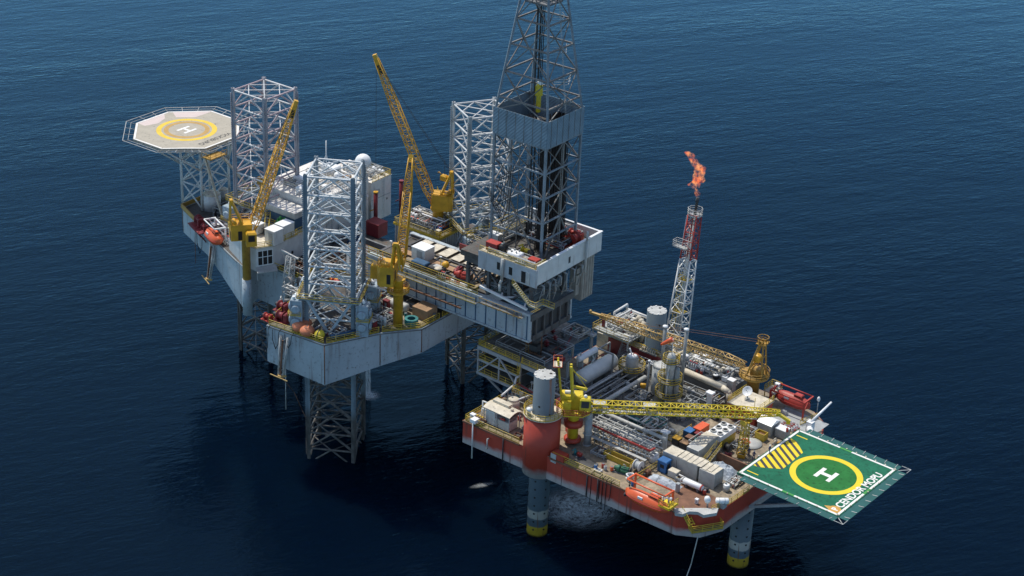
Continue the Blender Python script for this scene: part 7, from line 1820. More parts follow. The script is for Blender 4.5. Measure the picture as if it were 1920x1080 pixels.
k_reel('orange float reel beside the lower dark red winch', FJ, (-6.2, 26.0), HZ, 80, 1.0, .9, 'buoy_orange', 'buoy_orange')
t = thing('burner_boom', 'grey lattice frame with two big hose reels left of the near leg', 'hose frame', FJ, (3.2, 18.0), HZ)
part('lattice_post', G().lattice((0, 0, 0), (0, -1, 7), 1.6, 1.2, 6, .12, .07, (1, 0, 0)), 'light_grey', t); part('top_arm', G().bar((-2, -1, 7), (3, -1.5, 7.2), .3, .3).bar((2.6, -1.4, 7), (1.6, -3, 0), .2, .2), 'light_grey', t)
part('sheave', G().lathe([(1.3, 0), (1.35, .3), (1.3, .6)], (-1.4, .6, 2.2), (.3, 1, 0), 20), 'steel', t); part('sheave', G().lathe([(1.3, 0), (1.35, .3), (1.3, .6)], (-3.4, -.6, 2.4), (.3, 1, 0), 20), 'steel', t)
k_vessel('black vessel with white and yellow bands behind the hose frame', FJ, (6.2, 13.8 - 1.6), HZ, 60, .75, 2.2, 'black'); k_crate('yellow crate at the end of the banded black vessel', FJ, (5.0, 10.6), HZ, 0, 1.0, 1.0, 1.2, 'crane_yellow', lid='crane_yellow')
k_filter('silver filter pots at the foot of the hose frame', FJ, (-.6, 20.6), HZ, 0, 4, .4, 1.5, 'light_grey'); k_pump('grey pump in front of the hose frame', FJ, (-.8, 23.0), HZ, 40, 1.0, 'light_grey', 'steel'); k_manifold('pale valve rack between the red winches and the jacking unit', FJ, (-4.6, 23.2), HZ, 20, 5, .55, 'white', 'grey')
rail_thing('yellow railing along the left face of the near hull corner', FJ, [(-4.6, 31.3, HZ), (-17.4, 30.0, HZ)], bars=(1, .66, .33)); rail_thing('yellow railing along the right face of the near hull corner', FJ, [(-17.9, 29.6, HZ), (-22.3, 19.8, HZ)], bars=(1, .66, .33)); rail_thing('yellow railing between the red lockers and the cantilever', FJ, [(-22.6, 19.2, HZ), (-27.0, 13.2, HZ), (-27.2, 7.6, HZ)], bars=(1, .66, .33)); rail_thing('thick yellow railing down the inner side of the near hull corner', FJ, [(12.2, 12.6, HZ), (.2, 13.2, HZ), (-3.9, 30.6, HZ)], bars=(1, .5), r=.07)
k_crate('big brown wooden crate on the stern deck beside the cantilever', FJ, (-24.6, 9.0), HZ, 0, 3.6, 3.2, 2.2, 'wood', lid='wood'); t = thing('hose_coil', 'dark teal coil of hose at the stern deck corner', 'hose coil', FJ, (-24.6, 13.0), HZ)
for q in range(4): part('coil_turn', ring(.8, 1.35, .02 + q * .3, .3 + q * .3, 22), 'teal', t)
part('core', G().cyl(0, 0, 0, .8, .5, 16), 'dark', t)
solo('deck_sheet', G().box(-4.0, -3.6, 0, 4.0, 3.4, .03), 'deck_tan', 'tan patch of bare deck under the brown wooden crate', 'deck', FJ, (-22.0, 9.4), HZ)
for (kind, lb, xy, rz, kw) in (
    (k_pump, 'grey pump left of the near yellow crane column', (-18.6, 17.6), 30, dict(body='light_grey', motor='steel')), (k_filter, 'white filter pots at the foot of the near yellow crane', (-20.6, 17.2), 0, dict(n=3)),
    (k_vessel, 'grey vessel behind the near yellow crane column', (-19.4, 10.4), 0, dict(mat='light_grey', r=.9, L_=3.4)), (k_manifold, 'rusty manifold between the near leg and the cantilever', (-12.6, 10.4), 0, dict(mat='steel')),
    (k_crate, 'pale crate behind the near yellow crane column', (-16.0, 9.6), 10, dict(mat='cream', lid='cream')), (k_pump, 'dark pump beside the pale crate', (-13.4, 12.6), 60, dict(body='steel', motor='dark')),
    (k_reel, 'grey reel by the right jacking unit of the near leg', (-16.8, 14.6), 0, dict(r=.9)), (k_cabinet, 'red cabinet behind the near yellow crane', (-17.6, 12.2), 0, dict(mat='dark_red', sz=2.4)),
    (k_filter, 'steel filter pots in the shade of the cantilever', (-9.6, 9.6), 0, dict(mat='steel', n=4)), (k_exchanger, 'rusty exchanger under the cantilever side', (-4.6, 9.4), 0, dict(mat='steel', n=1)),
    (k_pump, 'teal pump between the near leg and the cantilever', (-10.6, 12.6), 20, dict(body='teal', motor='teal')), (k_crate, 'open dark crate at the inner end of the stern deck', (-21.0, 8.4), 0, dict(mat='steel', sx=2.6, sy=1.8, sz=.8)),
    (k_drum, 'lone teal drum next to the brown wooden crate', (-22.0, 11.6), 0, dict(mat='teal')), (k_manifold, 'valve rack under the white strut by the near crane', (-20.4, 14.0), 0, dict(mat='grey', n=4)),
    (k_vessel, 'dark vessel between the low deckhouse and the near leg', (4.4, 6.8 + 2), 20, dict(mat='dark', r=.8, L_=3)), (k_crate, 'rusty scrap bin between the low deckhouse and the near leg', (8.0, 10.0), 0, dict(mat='rust_brown', sx=2.2)),
    (k_engine, 'dark engine skid in front of the low deckhouse wall', (8.4, 7.6), 90, dict(mat='dark')), (k_pump, 'orange-red pump seen through the near leg', (-2.2, 10.0), 0, dict(body='orange', motor='red')),
    (k_crate, 'orange crate seen through the near leg', (1.8, 8.8), 20, dict(mat='orange', lid='orange', sx=1.6, sy=1.2)),
    (k_filter, 'white filter pots beside the bow leg', (33.4, 3.4), 0, dict(n=4)), (k_pump, 'grey pump between the bow leg and the left crane', (29.2, 7.4), 30, dict(body='light_grey', motor='dark')),
    (k_manifold, 'rusty pipe rack left of the bow leg', (35.6, -1.4), 90, dict(mat='steel', n=6)), (k_crate, 'white chest in front of the bow leg', (32.4, 6.6), 10, dict(mat='clean_white', lid='clean_white', sx=1.6)),
    (k_vessel, 'white cylinder in front of the bow leg', (27.4, 8.4), -20, dict(mat='clean_white', r=.4, L_=2)), (k_cabinet, 'pale square hut beside the orange rig lifeboat', (33.6, 7.9), -22, dict(sx=1.8, sy=1.6, sz=1.7, roof='clean_white')),
    (k_engine, 'grey engine skid beside the bow leg guide frame', (34.4, -4.4), 0, dict(mat='steel')), (k_reel, 'black reel near the rusty-roofed tank', (37.6, 2.8), 0, dict(mat='dark')),
    (k_pump, 'dark blue pump left of the long blue-sided deckhouse', (27.2, 5.2 + 2.4), 0, dict(body='navy', motor='navy', s=1.1)), (k_manifold, 'light pipe rack behind the left crane', (26.6, 10.2), -20, dict(mat='white', n=5)),
    (k_crate, 'orange liferaft box right of the bow leg', (17.6, -19), 0, dict(mat='orange', lid='orange')), (k_filter, 'pale filter pots behind the bow leg', (33.2, -5.6), 90, dict(mat='cream')),
    (k_manifold, 'pipe tangle left of the far leg', (-6.0, -22.6 + .4), 0, dict(mat='light_grey', n=6)), (k_pump, 'grey pump in front of the far leg', (-8.8, -13.6 + 2.2), 0, dict(body='grey', motor='grey')),
    (k_crate, 'cream box on the hull edge behind the far leg', (-20, -25.6), 0, dict(mat='cream', lid='cream')), (k_winch, 'yellow-brown winch behind the far leg', (-8.6, -29.4), 0, dict(mat='crane_gold')), (k_vessel, 'striped white vessel behind the far leg', (-18.2, -20.8), 0, dict(mat='rusty_white'))):
    kind(lb, FJ, xy, HZ, **({} if kind is k_drum else {'rz': rz}), **kw)
solo('white_strut', G().tube((0, 0, 0), (-6.3, -2.2, -.8), .16, 8), 'clean_white', 'white tube from the near leg guide to the near yellow crane', 'strut', FJ, (-16.7, 17.6), HZ + 7.6)
for i, (a, b, lb) in enumerate((((-11.5, 8.2), (-16.0, 14.2), 'grey slanting tie beam right of the near leg'), ((-4.0, 8.2), (-8.2, 13.0), 'grey slanting tie beam half hidden by the near leg'))):
    solo('tie_beam', G().bar((0, 0, 6.8), (b[0] - a[0], b[1] - a[1], .1), .55, .4), 'grey', lb, 'tie beam', FJ, a, HZ)
solo('hull_skid_rail', G().box(-26.8, 8.2, 0, 10, 8.7, 1.2).box(-26.8, -8.7, 0, 10, -8.2, 1.2), 'steel', 'dark skid rails on the deck below the cantilever', 'skid rail', FJ, (0, 0), HZ)
rail_thing('yellow railing at the stern edge under the cantilever brown crate', FJ, [(-27.2, 6.8, HZ), (-27.2, 4, HZ)], bars=(1, .66, .33)); rail_thing('yellow railing over the low deckhouse roof behind the two white cabins', FJ, [(12.2, 6.2, 34.0), (12.2, 1.4, 34.0)], bars=(1, .5))
t = thing('far_stair', 'yellow-railed gangway stair climbing left of the far leg', 'stair', FJ, (-4.0, -22.4), HZ + 1)
part('treads', G().stair((-4.6, 3.2, 0), (3.4, -.6, 8.0), 1.2), 'cream', t); part('railing', G().rail([(-4.6, 3.9, 0), (3.4, .1, 8.0)], bars=(1, .66, .33)).rail([(-4.6, 2.6, 0), (3.4, -1.3, 8.0)], bars=(1, .66, .33)), 'rail_yellow', t)
for i, (x, y, h) in enumerate(((2.6, -12.4, 2.2), (6.4, -9.6, 1.6))):
    pass

# ------------------------------------------------------------------ on the cantilever pipe deck
CZ = CZ1 + .3
k_cabinet('white square cabin with a hatch on the cantilever pipe deck', FJ, (-18.0, 1.8), CZ, 0, 3.4, 3.0, 2.5, 'white', 'clean_white', 'cabin', 'white_cabin')
t = thing('equipment_skid', 'long black equipment skid beside the white cantilever cabin', 'skid', FJ, (-22.0, 5.0), CZ)
part('frame', G().box(-4.0, -1.1, 0, 4.0, 1.1, .25), 'black', t); part('tank', G().bev(-3.8, -.9, .25, -.6, .9, 1.3, .15), 'dark', t); part('tank', G().bev(.2, -.9, .25, 3.6, .9, 1.2, .15), 'navy', t); part('panel', G().box(-3.2, -.6, 1.32, -1.6, .6, 1.5), 'light_grey', t)
part('yellow_dome', G().ball((-3.2, -1.4, 1.5), .75, 14, 8), 'crane_yellow', t); part('white_lid', G().lathe([(.8, 1.32), (.7, 1.5), (.02, 1.6)], (-3.0, .6, 0), n=14), 'cream', t)
k_engine('red engine skid on the cantilever edge, largest of the red engines', FJ, (-29.6, 3.8), CZ, 15, 'red', 1.0); k_engine('dark red engine just behind the largest red engine', FJ, (-27.4, 2.6), CZ, 100, 'dark_red', .8); k_crate('small dark red winch box at the drill floor end of the pipe deck', FJ, (-31.8, -4.0), CZ, 0, 1.8, 1.4, 1.4, 'dark_red', lid='dark_red')
solo('red_barrier', G().box(-5.0, -.12, 0, 5.0, .12, 1.5), 'dark_red', 'dark red barrier along the far side of the pipe deck', 'barrier', FJ, (-26, -6.0), CZ)
for i, (x, y, sx, sy) in enumerate(((-14, -3.4, 2.2, 3.6), (-17, -3.4, 2.2, 3.6), (-20.2, -3.4, 2.3, 3.8), (-23.4, -3.4, 2.3, 3.8), (-26.6, -3.4, 2.3, 3.8), (-29.8, -3.2, 2.2, 3.4))):
    solo('hatch_cover', G().bev(-sx / 2, -sy / 2, 0, sx / 2, sy / 2, .12, .03), 'cream', 'pale hatch cover between the dark pipe rack beams', 'hatch cover', FJ, (x, y), CZ + .02, 0, 'pale hatch covers of the pipe deck')
for i in range(18):
    L_ = rnd(7, 10); y = -5.2 + i * .36
    solo('drill_pipe_joint', G().tube((-L_ / 2, 0, .12), (L_ / 2, 0, .12), .11, 7), 'pipe_grey' if i % 3 else 'rust_brown', 'long drill pipe stacked on the deck inboard of the cantilever', 'pipe', FJ, (2.6 - L_ * .1, y), HZ + 1.6, rnd(-1, 1), 'drill pipes on the pipe deck')
for i in range(12):
    solo('casing_joint', G().tube((-5, 0, .2), (5, 0, .2), .19, 8), 'steel' if i % 2 else 'dark', 'thick dark casing pipe stacked inboard of the cantilever', 'pipe', FJ, (-3.2 + rnd(-.5, .5), .6 + i * .44), HZ + 1.2, rnd(-.6, .6), 'casing pipes on the pipe deck')
for i in range(6):
    solo('safety_board', G().tube((-.9, 0, .18), (.9, 0, .18), .16, 7), 'clean_white' if i % 2 else 'red', 'short white or red pipe end along the near pipe deck edge', 'pipe', FJ, (-25 - i * 1.3, 5.8), CZ, rnd(-8, 8), 'short pipes along the pipe deck edge')
k_manifold('red valve group at the near edge of the pipe deck', FJ, (-26.0, 5.2), CZ, 0, 3, .5, 'light_grey', 'red', h=.9)

# ------------------------------------------------------------------ on the drill floor
k_crate('dark red covered winch on the drill floor left corner', FJ, (-37.0, 4.0), FZ, 0, 2.6, 1.6, 1.6, 'dark_red', lid='red'); k_vessel('black vessel beside the dark red covered winch', FJ, (-38.9, 3.6), FZ, 90, .7, 1.2, 'black')
for i, y in enumerate((3.6, 4.5)): k_vessel('white air cylinder on the drill floor roof edge', FJ, (-42.2, y), FZ, 0, .5, 2.4, 'clean_white', group='pair of white air cylinders')
k_crate('red tool box at the drill floor near corner', FJ, (-46.2, 3.6), FZ, 0, 2.0, 1.4, .9, 'red', lid='red'); k_reel('black hose reel near the front derrick leg', FJ, (-44.4, 2.2), FZ, 70, .8, .5, 'black', 'dark')
k_pump('yellow tongs between the derrick legs', FJ, (-41.2, -.6), FZ - 1.2, 0, 1.1, 'yellow', 'yellow'); k_winch('red drawworks inside the derrick foot', FJ, (-45.6, -9.8), FZ - 1.2, 90, 'red', 1.3); k_winch('red air winch behind the drawworks', FJ, (-43.4, -12.8), FZ - 1.2, 0, 'red', .9)
k_cabinet('dark drill floor cabin under the derrick', FJ, (-36.8, -9.6), FZ - 1.2, 0, 3.2, 2.6, 2.4, 'dark', 'steel'); k_crate('white dog box at the inner side of the drill floor', FJ, (-33.2, -1.6), FZ - 1.2, 0, 2.2, 1.6, 1.6, 'light_grey', lid='clean_white'); k_crate('wooden box by the drawworks', FJ, (-47.2, -6.2), FZ - 1.2, 0, 1.2, 1.2, 1.2, 'wood', 'teal'); k_manifold('white standpipe manifold at the far drill floor wall', FJ, (-41, -13.6), FZ - 1.2, 0, 6, .6, 'clean_white', 'red'); k_filter('white bottles at the inner drill floor corner', FJ, (-34.4, -5.4), FZ - 1.2, 90, 4, .3, 1.4, 'clean_white')
k_drum('teal drum at the stern wall of the drill floor', FJ, (-47.8, -8.6), FZ - 1.2, 'teal', r=.45); k_manifold('pale pipes on the roof of the white drill floor house', FJ, (-44.4, 4.4), FZ, 0, 4, .45, 'white', 'grey', h=.7)
for i in range(7): solo('grey_hose', G().path([(rnd(-.1, .1), 0, 14 + i * .5), (.6, .3, 10 - i * .6), (1.6, .5, 8 - i * .7), (2.8, .4, 11 - i * .4)], .06, 5), 'black', 'black hose sagging between the derrick legs', 'hose', FJ, (-35.4 - i * .5, .6), FZ, 0, 'hoses inside the derrick')
t = thing('blowout_riser', 'dark riser stack dropping from the cantilever end to the wellhead deck', 'riser', FJ, (-46.5, 2.2), 25.6)
part('riser_pipe', G().tube((0, 0, 0), (0, 0, 5.4), .35, 10).tube((-.9, -.6, 0), (-.9, -.6, 5.2), .14, 6).tube((.8, .5, 0), (.8, .5, 5.2), .14, 6), 'rust_brown', t); part('stack_body', G().box(-.9, -.9, 1.0, .9, .9, 2.2).lathe([(.7, 2.4), (.7, 3.2), (.4, 3.5)], n=14), 'dark', t); part('ladder', G().ladder((1.4, .8, 0), (1.4, .8, 5.6), .7), 'crane_gold', t)

# ------------------------------------------------------------------ water thrown on the sea
m, nt, N, L, P = new_mat('falling_water')
co = N.new('ShaderNodeTexCoord').outputs['Object']
P.inputs['Base Color'].default_value = (.75, .8, .84, 1); P.inputs['Roughness'].default_value = .6
n1 = noise(N, L, co, 1.6, 4, vec=(2.5, 2.5, .18)); r1 = ramp(N, .38, .72); L.new(n1, r1.inputs[0]); L.new(r1.outputs[0], P.inputs['Alpha'])
MATS['falling_water'] = m
m, nt, N, L, P = new_mat('sea_foam')
co = N.new('ShaderNodeTexCoord').outputs['Object']
P.inputs['Base Color'].default_value = (.86, .92, .95, 1); P.inputs['Roughness'].default_value = .7
vl = N.new('ShaderNodeVectorMath'); vl.operation = 'LENGTH'; L.new(co, vl.inputs[0])
fo = N.new('ShaderNodeMapRange'); fo.inputs[1].default_value = .15; fo.inputs[2].default_value = 1.0; fo.inputs[3].default_value = 1.15; fo.inputs[4].default_value = 0; fo.interpolation_type = 'SMOOTHSTEP'; L.new(vl.outputs['Value'], fo.inputs[0])
sp_ = N.new('ShaderNodeSeparateXYZ'); L.new(co, sp_.inputs[0])
at_ = N.new('ShaderNodeMath'); at_.operation = 'ARCTAN2'; L.new(sp_.outputs['Y'], at_.inputs[0]); L.new(sp_.outputs['X'], at_.inputs[1])
cx_ = N.new('ShaderNodeCombineXYZ'); a2_ = N.new('ShaderNodeMath'); a2_.operation = 'MULTIPLY'; a2_.inputs[1].default_value = 2.2; L.new(at_.outputs[0], a2_.inputs[0]); L.new(a2_.outputs[0], cx_.inputs[0])
r_a = N.new('ShaderNodeMath'); r_a.operation = 'MULTIPLY'; r_a.inputs[1].default_value = 9; L.new(vl.outputs['Value'], r_a.inputs[0]); L.new(r_a.outputs[0], cx_.inputs[1])
wv = N.new('ShaderNodeTexNoise'); wv.inputs['Scale'].default_value = 1.6; wv.inputs['Detail'].default_value = 7; wv.inputs['Roughness'].default_value = .72; wv.inputs['Distortion'].default_value = .9; L.new(cx_.outputs[0], wv.inputs['Vector'])
n9 = noise(N, L, co, 3.0, 3); r9 = ramp(N, .12, .5); L.new(n9, r9.inputs[0])
r2 = ramp(N, .34, .6); L.new(wv.outputs['Fac'], r2.inputs[0])
m9 = N.new('ShaderNodeMath'); m9.operation = 'MULTIPLY'; L.new(r9.outputs[0], m9.inputs[0]); L.new(fo.outputs[0], m9.inputs[1])
fo = m9
mu_ = N.new('ShaderNodeMath'); mu_.operation = 'MULTIPLY'; L.new(fo.outputs[0], mu_.inputs[0]); L.new(r2.outputs[0], mu_.inputs[1]); oi_ = N.new('ShaderNodeObjectInfo'); mo_ = N.new('ShaderNodeMath'); mo_.operation = 'MULTIPLY'; L.new(mu_.outputs[0], mo_.inputs[0]); L.new(oi_.outputs['Alpha'], mo_.inputs[1])
L.new(mo_.outputs[0], P.inputs['Alpha'])
MATS['sea_foam'] = m
def foam(label, xy, rx, ry, rz=0, dens=1):
    g = G(); n = 40
    g.add([(0, 0, 0)] + [(math.cos(2 * PI * i / n), math.sin(2 * PI * i / n), 0) for i in range(n)], [(0, 1 + i, 1 + (i + 1) % n) for i in range(n)])
    o = mesh_obj('sea_foam', g, 'sea_foam'); o['kind'] = 'stuff'; o['label'] = label; o['category'] = 'foam'
    o.location = FM.w(xy[0], xy[1], .06) if label[0] != 'w' else FJ.w(xy[0], xy[1], .06); o.color = (1, 1, 1, dens); o.scale = (rx, ry, 1); o.rotation_euler = (0, 0, R(rz))
foam('ring of foam where cooling water lands beside the near round leg', (-1.0, -12.0), 9.6, 9.0)
foam('small streak of foam left of the near round leg', (17.8, -5.2), 3.2, 1.0, 24, .3)
foam('white foam where water falls under the drilling rig hull', (-3.5, 1.6), 3.2, 2.6)
g = G().lathe([(.7, 0), (.55, 6), (.35, 20.5)], n=12)
solo('water_jet', g, 'falling_water', 'column of white water falling from the drilling rig hull', 'water jet', FJ, (-3.5, 1.6), 0)


# ------------------------------------------------------------------ dense pipework modules
def pmod(label, fr, xy, z, sx, sy, h, n, seed, mats=('pipe_grey', 'light_grey', 'grey', 'white', 'steel'), rail=False, tanks=2, acc=('dark_red', 'teal', 'rail_yellow')):
    q = random.Random(seed)
    t = thing('pipework_module', label, 'pipework', fr, xy, z, 0, 'dense pipework modules')
    g = G()
    for i in range(3):
        for j in range(2):
            x, y = (-.5 + i / 2) * sx, (-.5 + j) * sy
            g.bar((x, y, 0), (x, y, h), .13, .13)
    for zz in (h, h * .5):
        for j in range(2): g.bar((-sx / 2, (-.5 + j) * sy, zz), (sx / 2, (-.5 + j) * sy, zz), .13, .13)
        for i in range(3): g.bar(((-.5 + i / 2) * sx, -sy / 2, zz), ((-.5 + i / 2) * sx, sy / 2, zz), .12, .12)
    part('steel_frame', g, 'grey', t)
    for i in range(n):
        p = [q.uniform(-.5, .5) * sx, q.uniform(-.5, .5) * sy, q.uniform(.2, 1.05) * h]
        pts = [tuple(p)]; ax = q.choice((0, 1))
        for k in range(q.randint(2, 4)):
            lim = (sx / 2, sy / 2, None)[ax]
            if ax == 2: p[2] = max(.15, min(h * 1.15, p[2] + q.uniform(-.7, .7) * h))
            else: p[ax] = max(-lim, min(lim, p[ax] + q.choice((-1, 1)) * q.uniform(.3, .9) * (sx, sy)[ax]))
            if (Vector(p) - Vector(pts[-1])).length > .3: pts.append(tuple(p))
            ax = q.choice([k2 for k2 in (0, 1, 2) if k2 != ax])
        if len(pts) > 1: part('pipe', G().path(pts, q.choice((.07, .09, .12, .16)), 6), q.choice(mats), t)
    for i in range(max(2, n // 4)):
        x, y, zz = q.uniform(-.5, .5) * sx, q.uniform(-.5, .5) * sy, q.uniform(.3, 1.0) * h
        part('valve', G().lathe([(.2, 0), (.2, .12)], (x, y, zz), (q.uniform(-1, 1), q.uniform(-1, 1), .6), 8).ball((x, y, zz - .1), .2, 8, 6), q.choice(acc), t)
    for i in range(tanks):
        x, y = q.uniform(-.4, .4) * sx, q.uniform(-.4, .4) * sy; r = q.uniform(.3, .5); hh = q.uniform(.6, 1.0) * h
        part('pot', G().lathe([(r, 0), (r, hh), (r * .6, hh + r * .4), (.02, hh + r * .5)], (x, y, 0), n=12), q.choice(mats), t)
    if rail:
        part('railing', G().rail([(-sx / 2, -sy / 2, h), (-sx / 2, sy / 2, h), (sx / 2, sy / 2, h), (sx / 2, -sy / 2, h)], bars=(1, .5), h=1.0), 'rail_yellow', t)
    return t
WH = ('white', 'clean_white', 'cream', 'light_grey', 'pipe_grey')
DK = ('grey', 'steel', 'pipe_grey', 'dark', 'light_grey')
pmod('grey pipework module between the separator foot and the round leg', FM, (9.6, -15.6), MZ, 4.6, 4.0, 3.6, 16, 1)
pmod('pipework module under the front edge of the dark red bulkhead', FM, (4.4, -35.6), MZ, 6.0, 2.6, 2.4, 14, 2)
pmod('pipework module right of the broad duct pipe, before the storage tank', FM, (-4.6, -23.6), MZ, 3.4, 4.6, 2.6, 16, 3, DK)
pmod('pipework module to the right of the tall process column', FM, (-13.4, -29.4), MZ, 4.2, 3.2, 2.4, 14, 4, DK)
pmod('pipework module in front of the cream insulated pipe', FM, (-9.6, -34.0), MZ, 6.4, 2.2, 2.0, 14, 5, DK)
pmod('pipework module below the middle of the yellow boom', FM, (-11.4, -18.6), MZ, 3.6, 4.4, 2.2, 16, 6, ('white', 'pipe_grey', 'teal', 'light_grey'))
pmod('white pipework at the centre of the far equipment deck', FM, (-8.6, -41.6), EZ, 9.6, 4.6, 1.3, 30, 7, WH, False, 6, ('red', 'green', 'teal', 'clean_white'))
pmod('cream pipework crowded round the flare tower foot', FM, (3.6, -43.0), 21.6, 6.4, 3.8, 1.6, 22, 8, WH, False, 4, ('red', 'cream'))
pmod('white pipework on the corner module behind the separator', FM, (10.6, -41.4), 23.6, 7.0, 6.4, 1.3, 26, 9, WH, False, 4, ('dark_red', 'cream'))
pmod('pipework standing behind the round cream tank', FM, (10.4, -9.2), MZ, 6.6, 2.4, 2.8, 16, 10, ('pipe_grey', 'grey', 'light_grey', 'white'), True)
pmod('pipework between the grey leg and the wellhead deck stair', FM, (9.4, -12.4), MZ, 4.2, 2.6, 4.4, 14, 11, DK)
pmod('low pipework behind the long pipe rack', FM, (-9.4, -13.9), MZ, 7.0, 1.8, 2.0, 14, 12, DK)
pmod('pipework between the two pale pipes and the separator', FM, (2.4, -23.4), MZ, 2.2, 8.6, 1.8, 18, 13, DK)
pmod('dark pipework under the deckhouse side of the equipment deck', FM, (-14.8, -34.6), MZ, 2.6, 2.6, 2.2, 12, 14, DK)
pmod('small rusty pipework beside the turbine enclosure and bins', FM, (-21.0, -19.6), MZ, 1.6, 4.0, 2.0, 10, 15, ('rust_brown', 'steel', 'grey'))
pmod('pale pipework beside the white hut at the far bow', FM, (-24.6, -29.8), MZ, 4.0, 2.0, 1.4, 12, 16, ('cream', 'white', 'rust_brown'))
pmod('brown pipework against the deck edge below the leaning stairway', FM, (-33.0, -13.8), MZ, 1.6, 3.0, .9, 10, 17, ('cream', 'rust_brown', 'white'))
pmod('pipework tucked between the sleeve and the pipe rack', FM, (-5.8, -9.6), MZ, 1.8, 2.6, 2.4, 8, 18, DK)
pmod('rusty pipework between the near leg and the cantilever', FJ, (-11.6, 10.8), HZ, 8.0, 4.0, 2.8, 24, 21, ('steel', 'grey', 'rust_brown', 'white'))
pmod('grey pipework at the foot of the near yellow crane', FJ, (-19.6, 16.0), HZ, 4.0, 4.6, 1.8, 16, 22, ('light_grey', 'white', 'steel', 'grey'))
pmod('pipework inside the near hull corner below the V brace', FJ, (-16.6, 26.0), HZ, 3.4, 3.0, 1.3, 12, 23, ('steel', 'grey', 'rust_brown'))
pmod('silver pipework behind the red winches', FJ, (-1.2, 19.0), HZ, 5.0, 5.0, 2.6, 20, 24, ('light_grey', 'steel', 'white', 'pipe_grey'))
pmod('pipework between the bow leg and the rusty-roofed tank', FJ, (36.6, .6), HZ, 5.0, 5.6, 2.4, 22, 25, ('white', 'steel', 'grey', 'cream'))
pmod('pipework between the bow leg and the left crane', FJ, (29.8, 6.8), HZ, 5.4, 4.0, 3.0, 22, 26, ('white', 'steel', 'navy', 'grey', 'crane_gold'))
pmod('white pipework all over the accommodation roof', FJ, (18.6, -7.4), 39.52, 9.0, 11.0, 1.2, 34, 27, WH, False, 6, ('clean_white', 'cream', 'wood'))
pmod('white pipework over the side block roof', FJ, (17.2, -20.2), 38.24, 7.0, 5.0, 1.4, 20, 28, WH, False, 3, ('clean_white', 'cream'))
pmod('pipework on the ribbed module roof', FJ, (-4.4, -15.8), MZ2, 9.0, 5.4, 1.7, 28, 29, WH + ('orange', 'steel'), False, 4, ('orange', 'rail_yellow', 'blue'))
pmod('grey pipework between the drill floor and the far leg', FJ, (-22.4, -14.6), HZ + 5.2, 9.0, 5.0, 2.4, 26, 30, ('steel', 'white', 'grey', 'cream'), True)
pmod('brown pipework on the drill floor behind the derrick legs', FJ, (-41.6, -9.4), FZ - 1.2, 8.0, 7.0, 2.0, 26, 31, ('steel', 'rust_brown', 'grey', 'white', 'red'), False, 4, ('red', 'crane_yellow'))
pmod('pipework at the inner side of the drill floor', FJ, (-33.4, -6.0), FZ - 1.2, 3.6, 9.0, 2.2, 22, 32, ('steel', 'white', 'grey', 'cream'), True, 4)
pmod('white and silver clutter on the drill floor near roof', FJ, (-42.2, 4.0), FZ, 11.0, 2.4, .9, 18, 33, WH, False, 2, ('red', 'clean_white'))
pmod('dark pipework in the hollow under the drill floor', FJ, (-41.0, 0), CZ1 + .1, 11.0, 9.0, 4.4, 30, 34, ('steel', 'grey', 'dark', 'light_grey', 'rust_brown'))
pmod('dark rusty pipework on the deck inboard of the cantilever', FJ, (3.0, 3.6), HZ, 9.0, 6.0, 2.0, 24, 35, ('dark', 'rust_brown', 'steel', 'grey'))
pmod('dark pipework between the low deckhouse and the near leg', FJ, (4.8, 11.0), HZ, 8.0, 3.6, 2.2, 20, 36, ('dark', 'steel', 'rust_brown', 'grey'))
solo('raised_walkway', G().box(-6, -3.4, -.3, 6, 3.2, 0).bar((-5.6, 3, -5.2), (-5.6, 3, -.3), .3, .3).bar((5.6, 3, -5.2), (5.6, 3, -.3), .3, .3).bar((-5.6, -3.2, -5.2), (-5.6, -3.2, -.3), .3, .3).bar((5.6, -3.2, -5.2), (5.6, -3.2, -.3), .3, .3), 'steel', 'raised dark steel landing between the drill floor and the far leg', 'landing', FJ, (-22.4, -14.4), HZ + 5.2)
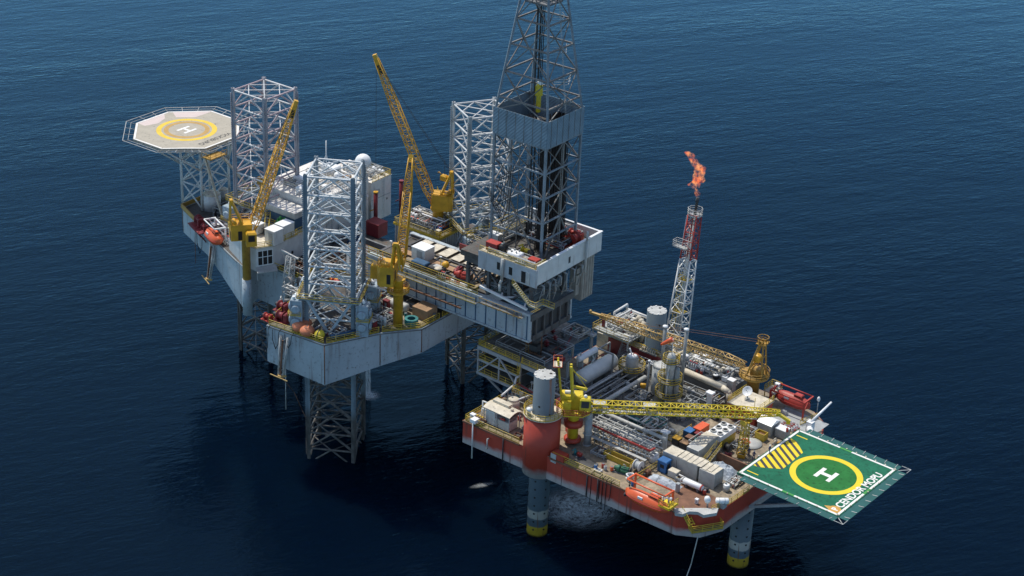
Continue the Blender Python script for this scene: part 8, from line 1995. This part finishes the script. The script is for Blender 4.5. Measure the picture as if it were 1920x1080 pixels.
for xy, lb in (((-24.6, 4.4), 'yellow post lamp at the near edge of the pipe deck'), ((-12.8, 5.4), 'grey post lamp at the near edge of the pipe deck')):
    t = thing('post_lamp', lb, 'lamp', FJ, xy, CZ1 + .1)
    part('post', G().tube((0, 0, 0), (0, 0, 3.4), .07, 6), 'rail_yellow' if 'yellow' in lb else 'grey', t); part('lamp_head', G().box(-.25, -.15, 3.4, .25, .15, 3.6), 'clean_white', t)

for (kind, lb, xy, rz, kw) in (
    (k_engine, 'dark mud pump nearest the low deckhouse wall, inboard of the cantilever', (8.4, 1.0), 90, dict(mat='dark')), (k_engine, 'dark green mud pump beside the dark red square box', (7.8, -6.6), 90, dict(mat='navy')),
    (k_crate, 'black open bin beside the stacked drill pipes', (8.6, -2.4), 0, dict(mat='dark', sx=2.4)), (k_manifold, 'dark standpipe manifold inboard of the cantilever', (-5.6, -2), 90, dict(mat='steel', n=6)),
    (k_crate, 'gold-brown box seen through the near leg bracing', (-1.6, 9.4), 0, dict(mat='crane_yellow', lid='crane_yellow', sx=2.4, sy=1.0, sz=.8)), (k_reel, 'dark wire reel behind the gold-brown box', (1.4, 7.4), 90, dict(mat='dark'))):
    kind(lb, FJ, xy, HZ, rz, **kw)

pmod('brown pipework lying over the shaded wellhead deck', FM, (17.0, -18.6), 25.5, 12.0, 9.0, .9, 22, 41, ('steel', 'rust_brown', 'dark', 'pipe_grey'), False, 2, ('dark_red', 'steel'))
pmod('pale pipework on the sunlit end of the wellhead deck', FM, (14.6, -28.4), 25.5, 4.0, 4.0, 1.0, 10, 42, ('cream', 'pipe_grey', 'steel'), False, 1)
pmod('low brown pipework along the deck in front of the long pipe rack', FM, (-9.6, -5.4), MZ, 3.0, 2.4, .7, 10, 43, ('rust_brown', 'steel', 'cream'), False, 1)
pmod('rusty pipework between the white containers and the near davit', FM, (-27.0, -7.8), MZ, 4.6, 1.2, .8, 10, 44, ('rust_brown', 'steel', 'white'), False, 1)
pmod('pipework around the foot of the boom rest', FM, (-26.8, -24.6), MZ, 2.4, 2.4, .9, 9, 45, ('rust_brown', 'steel', 'dark'), False, 1)
pmod('pipework behind the deckhouse at the gold crane foot', FM, (-17.0, -38.6), MZ, 3.0, 3.0, 1.6, 12, 46, DK, False, 2)
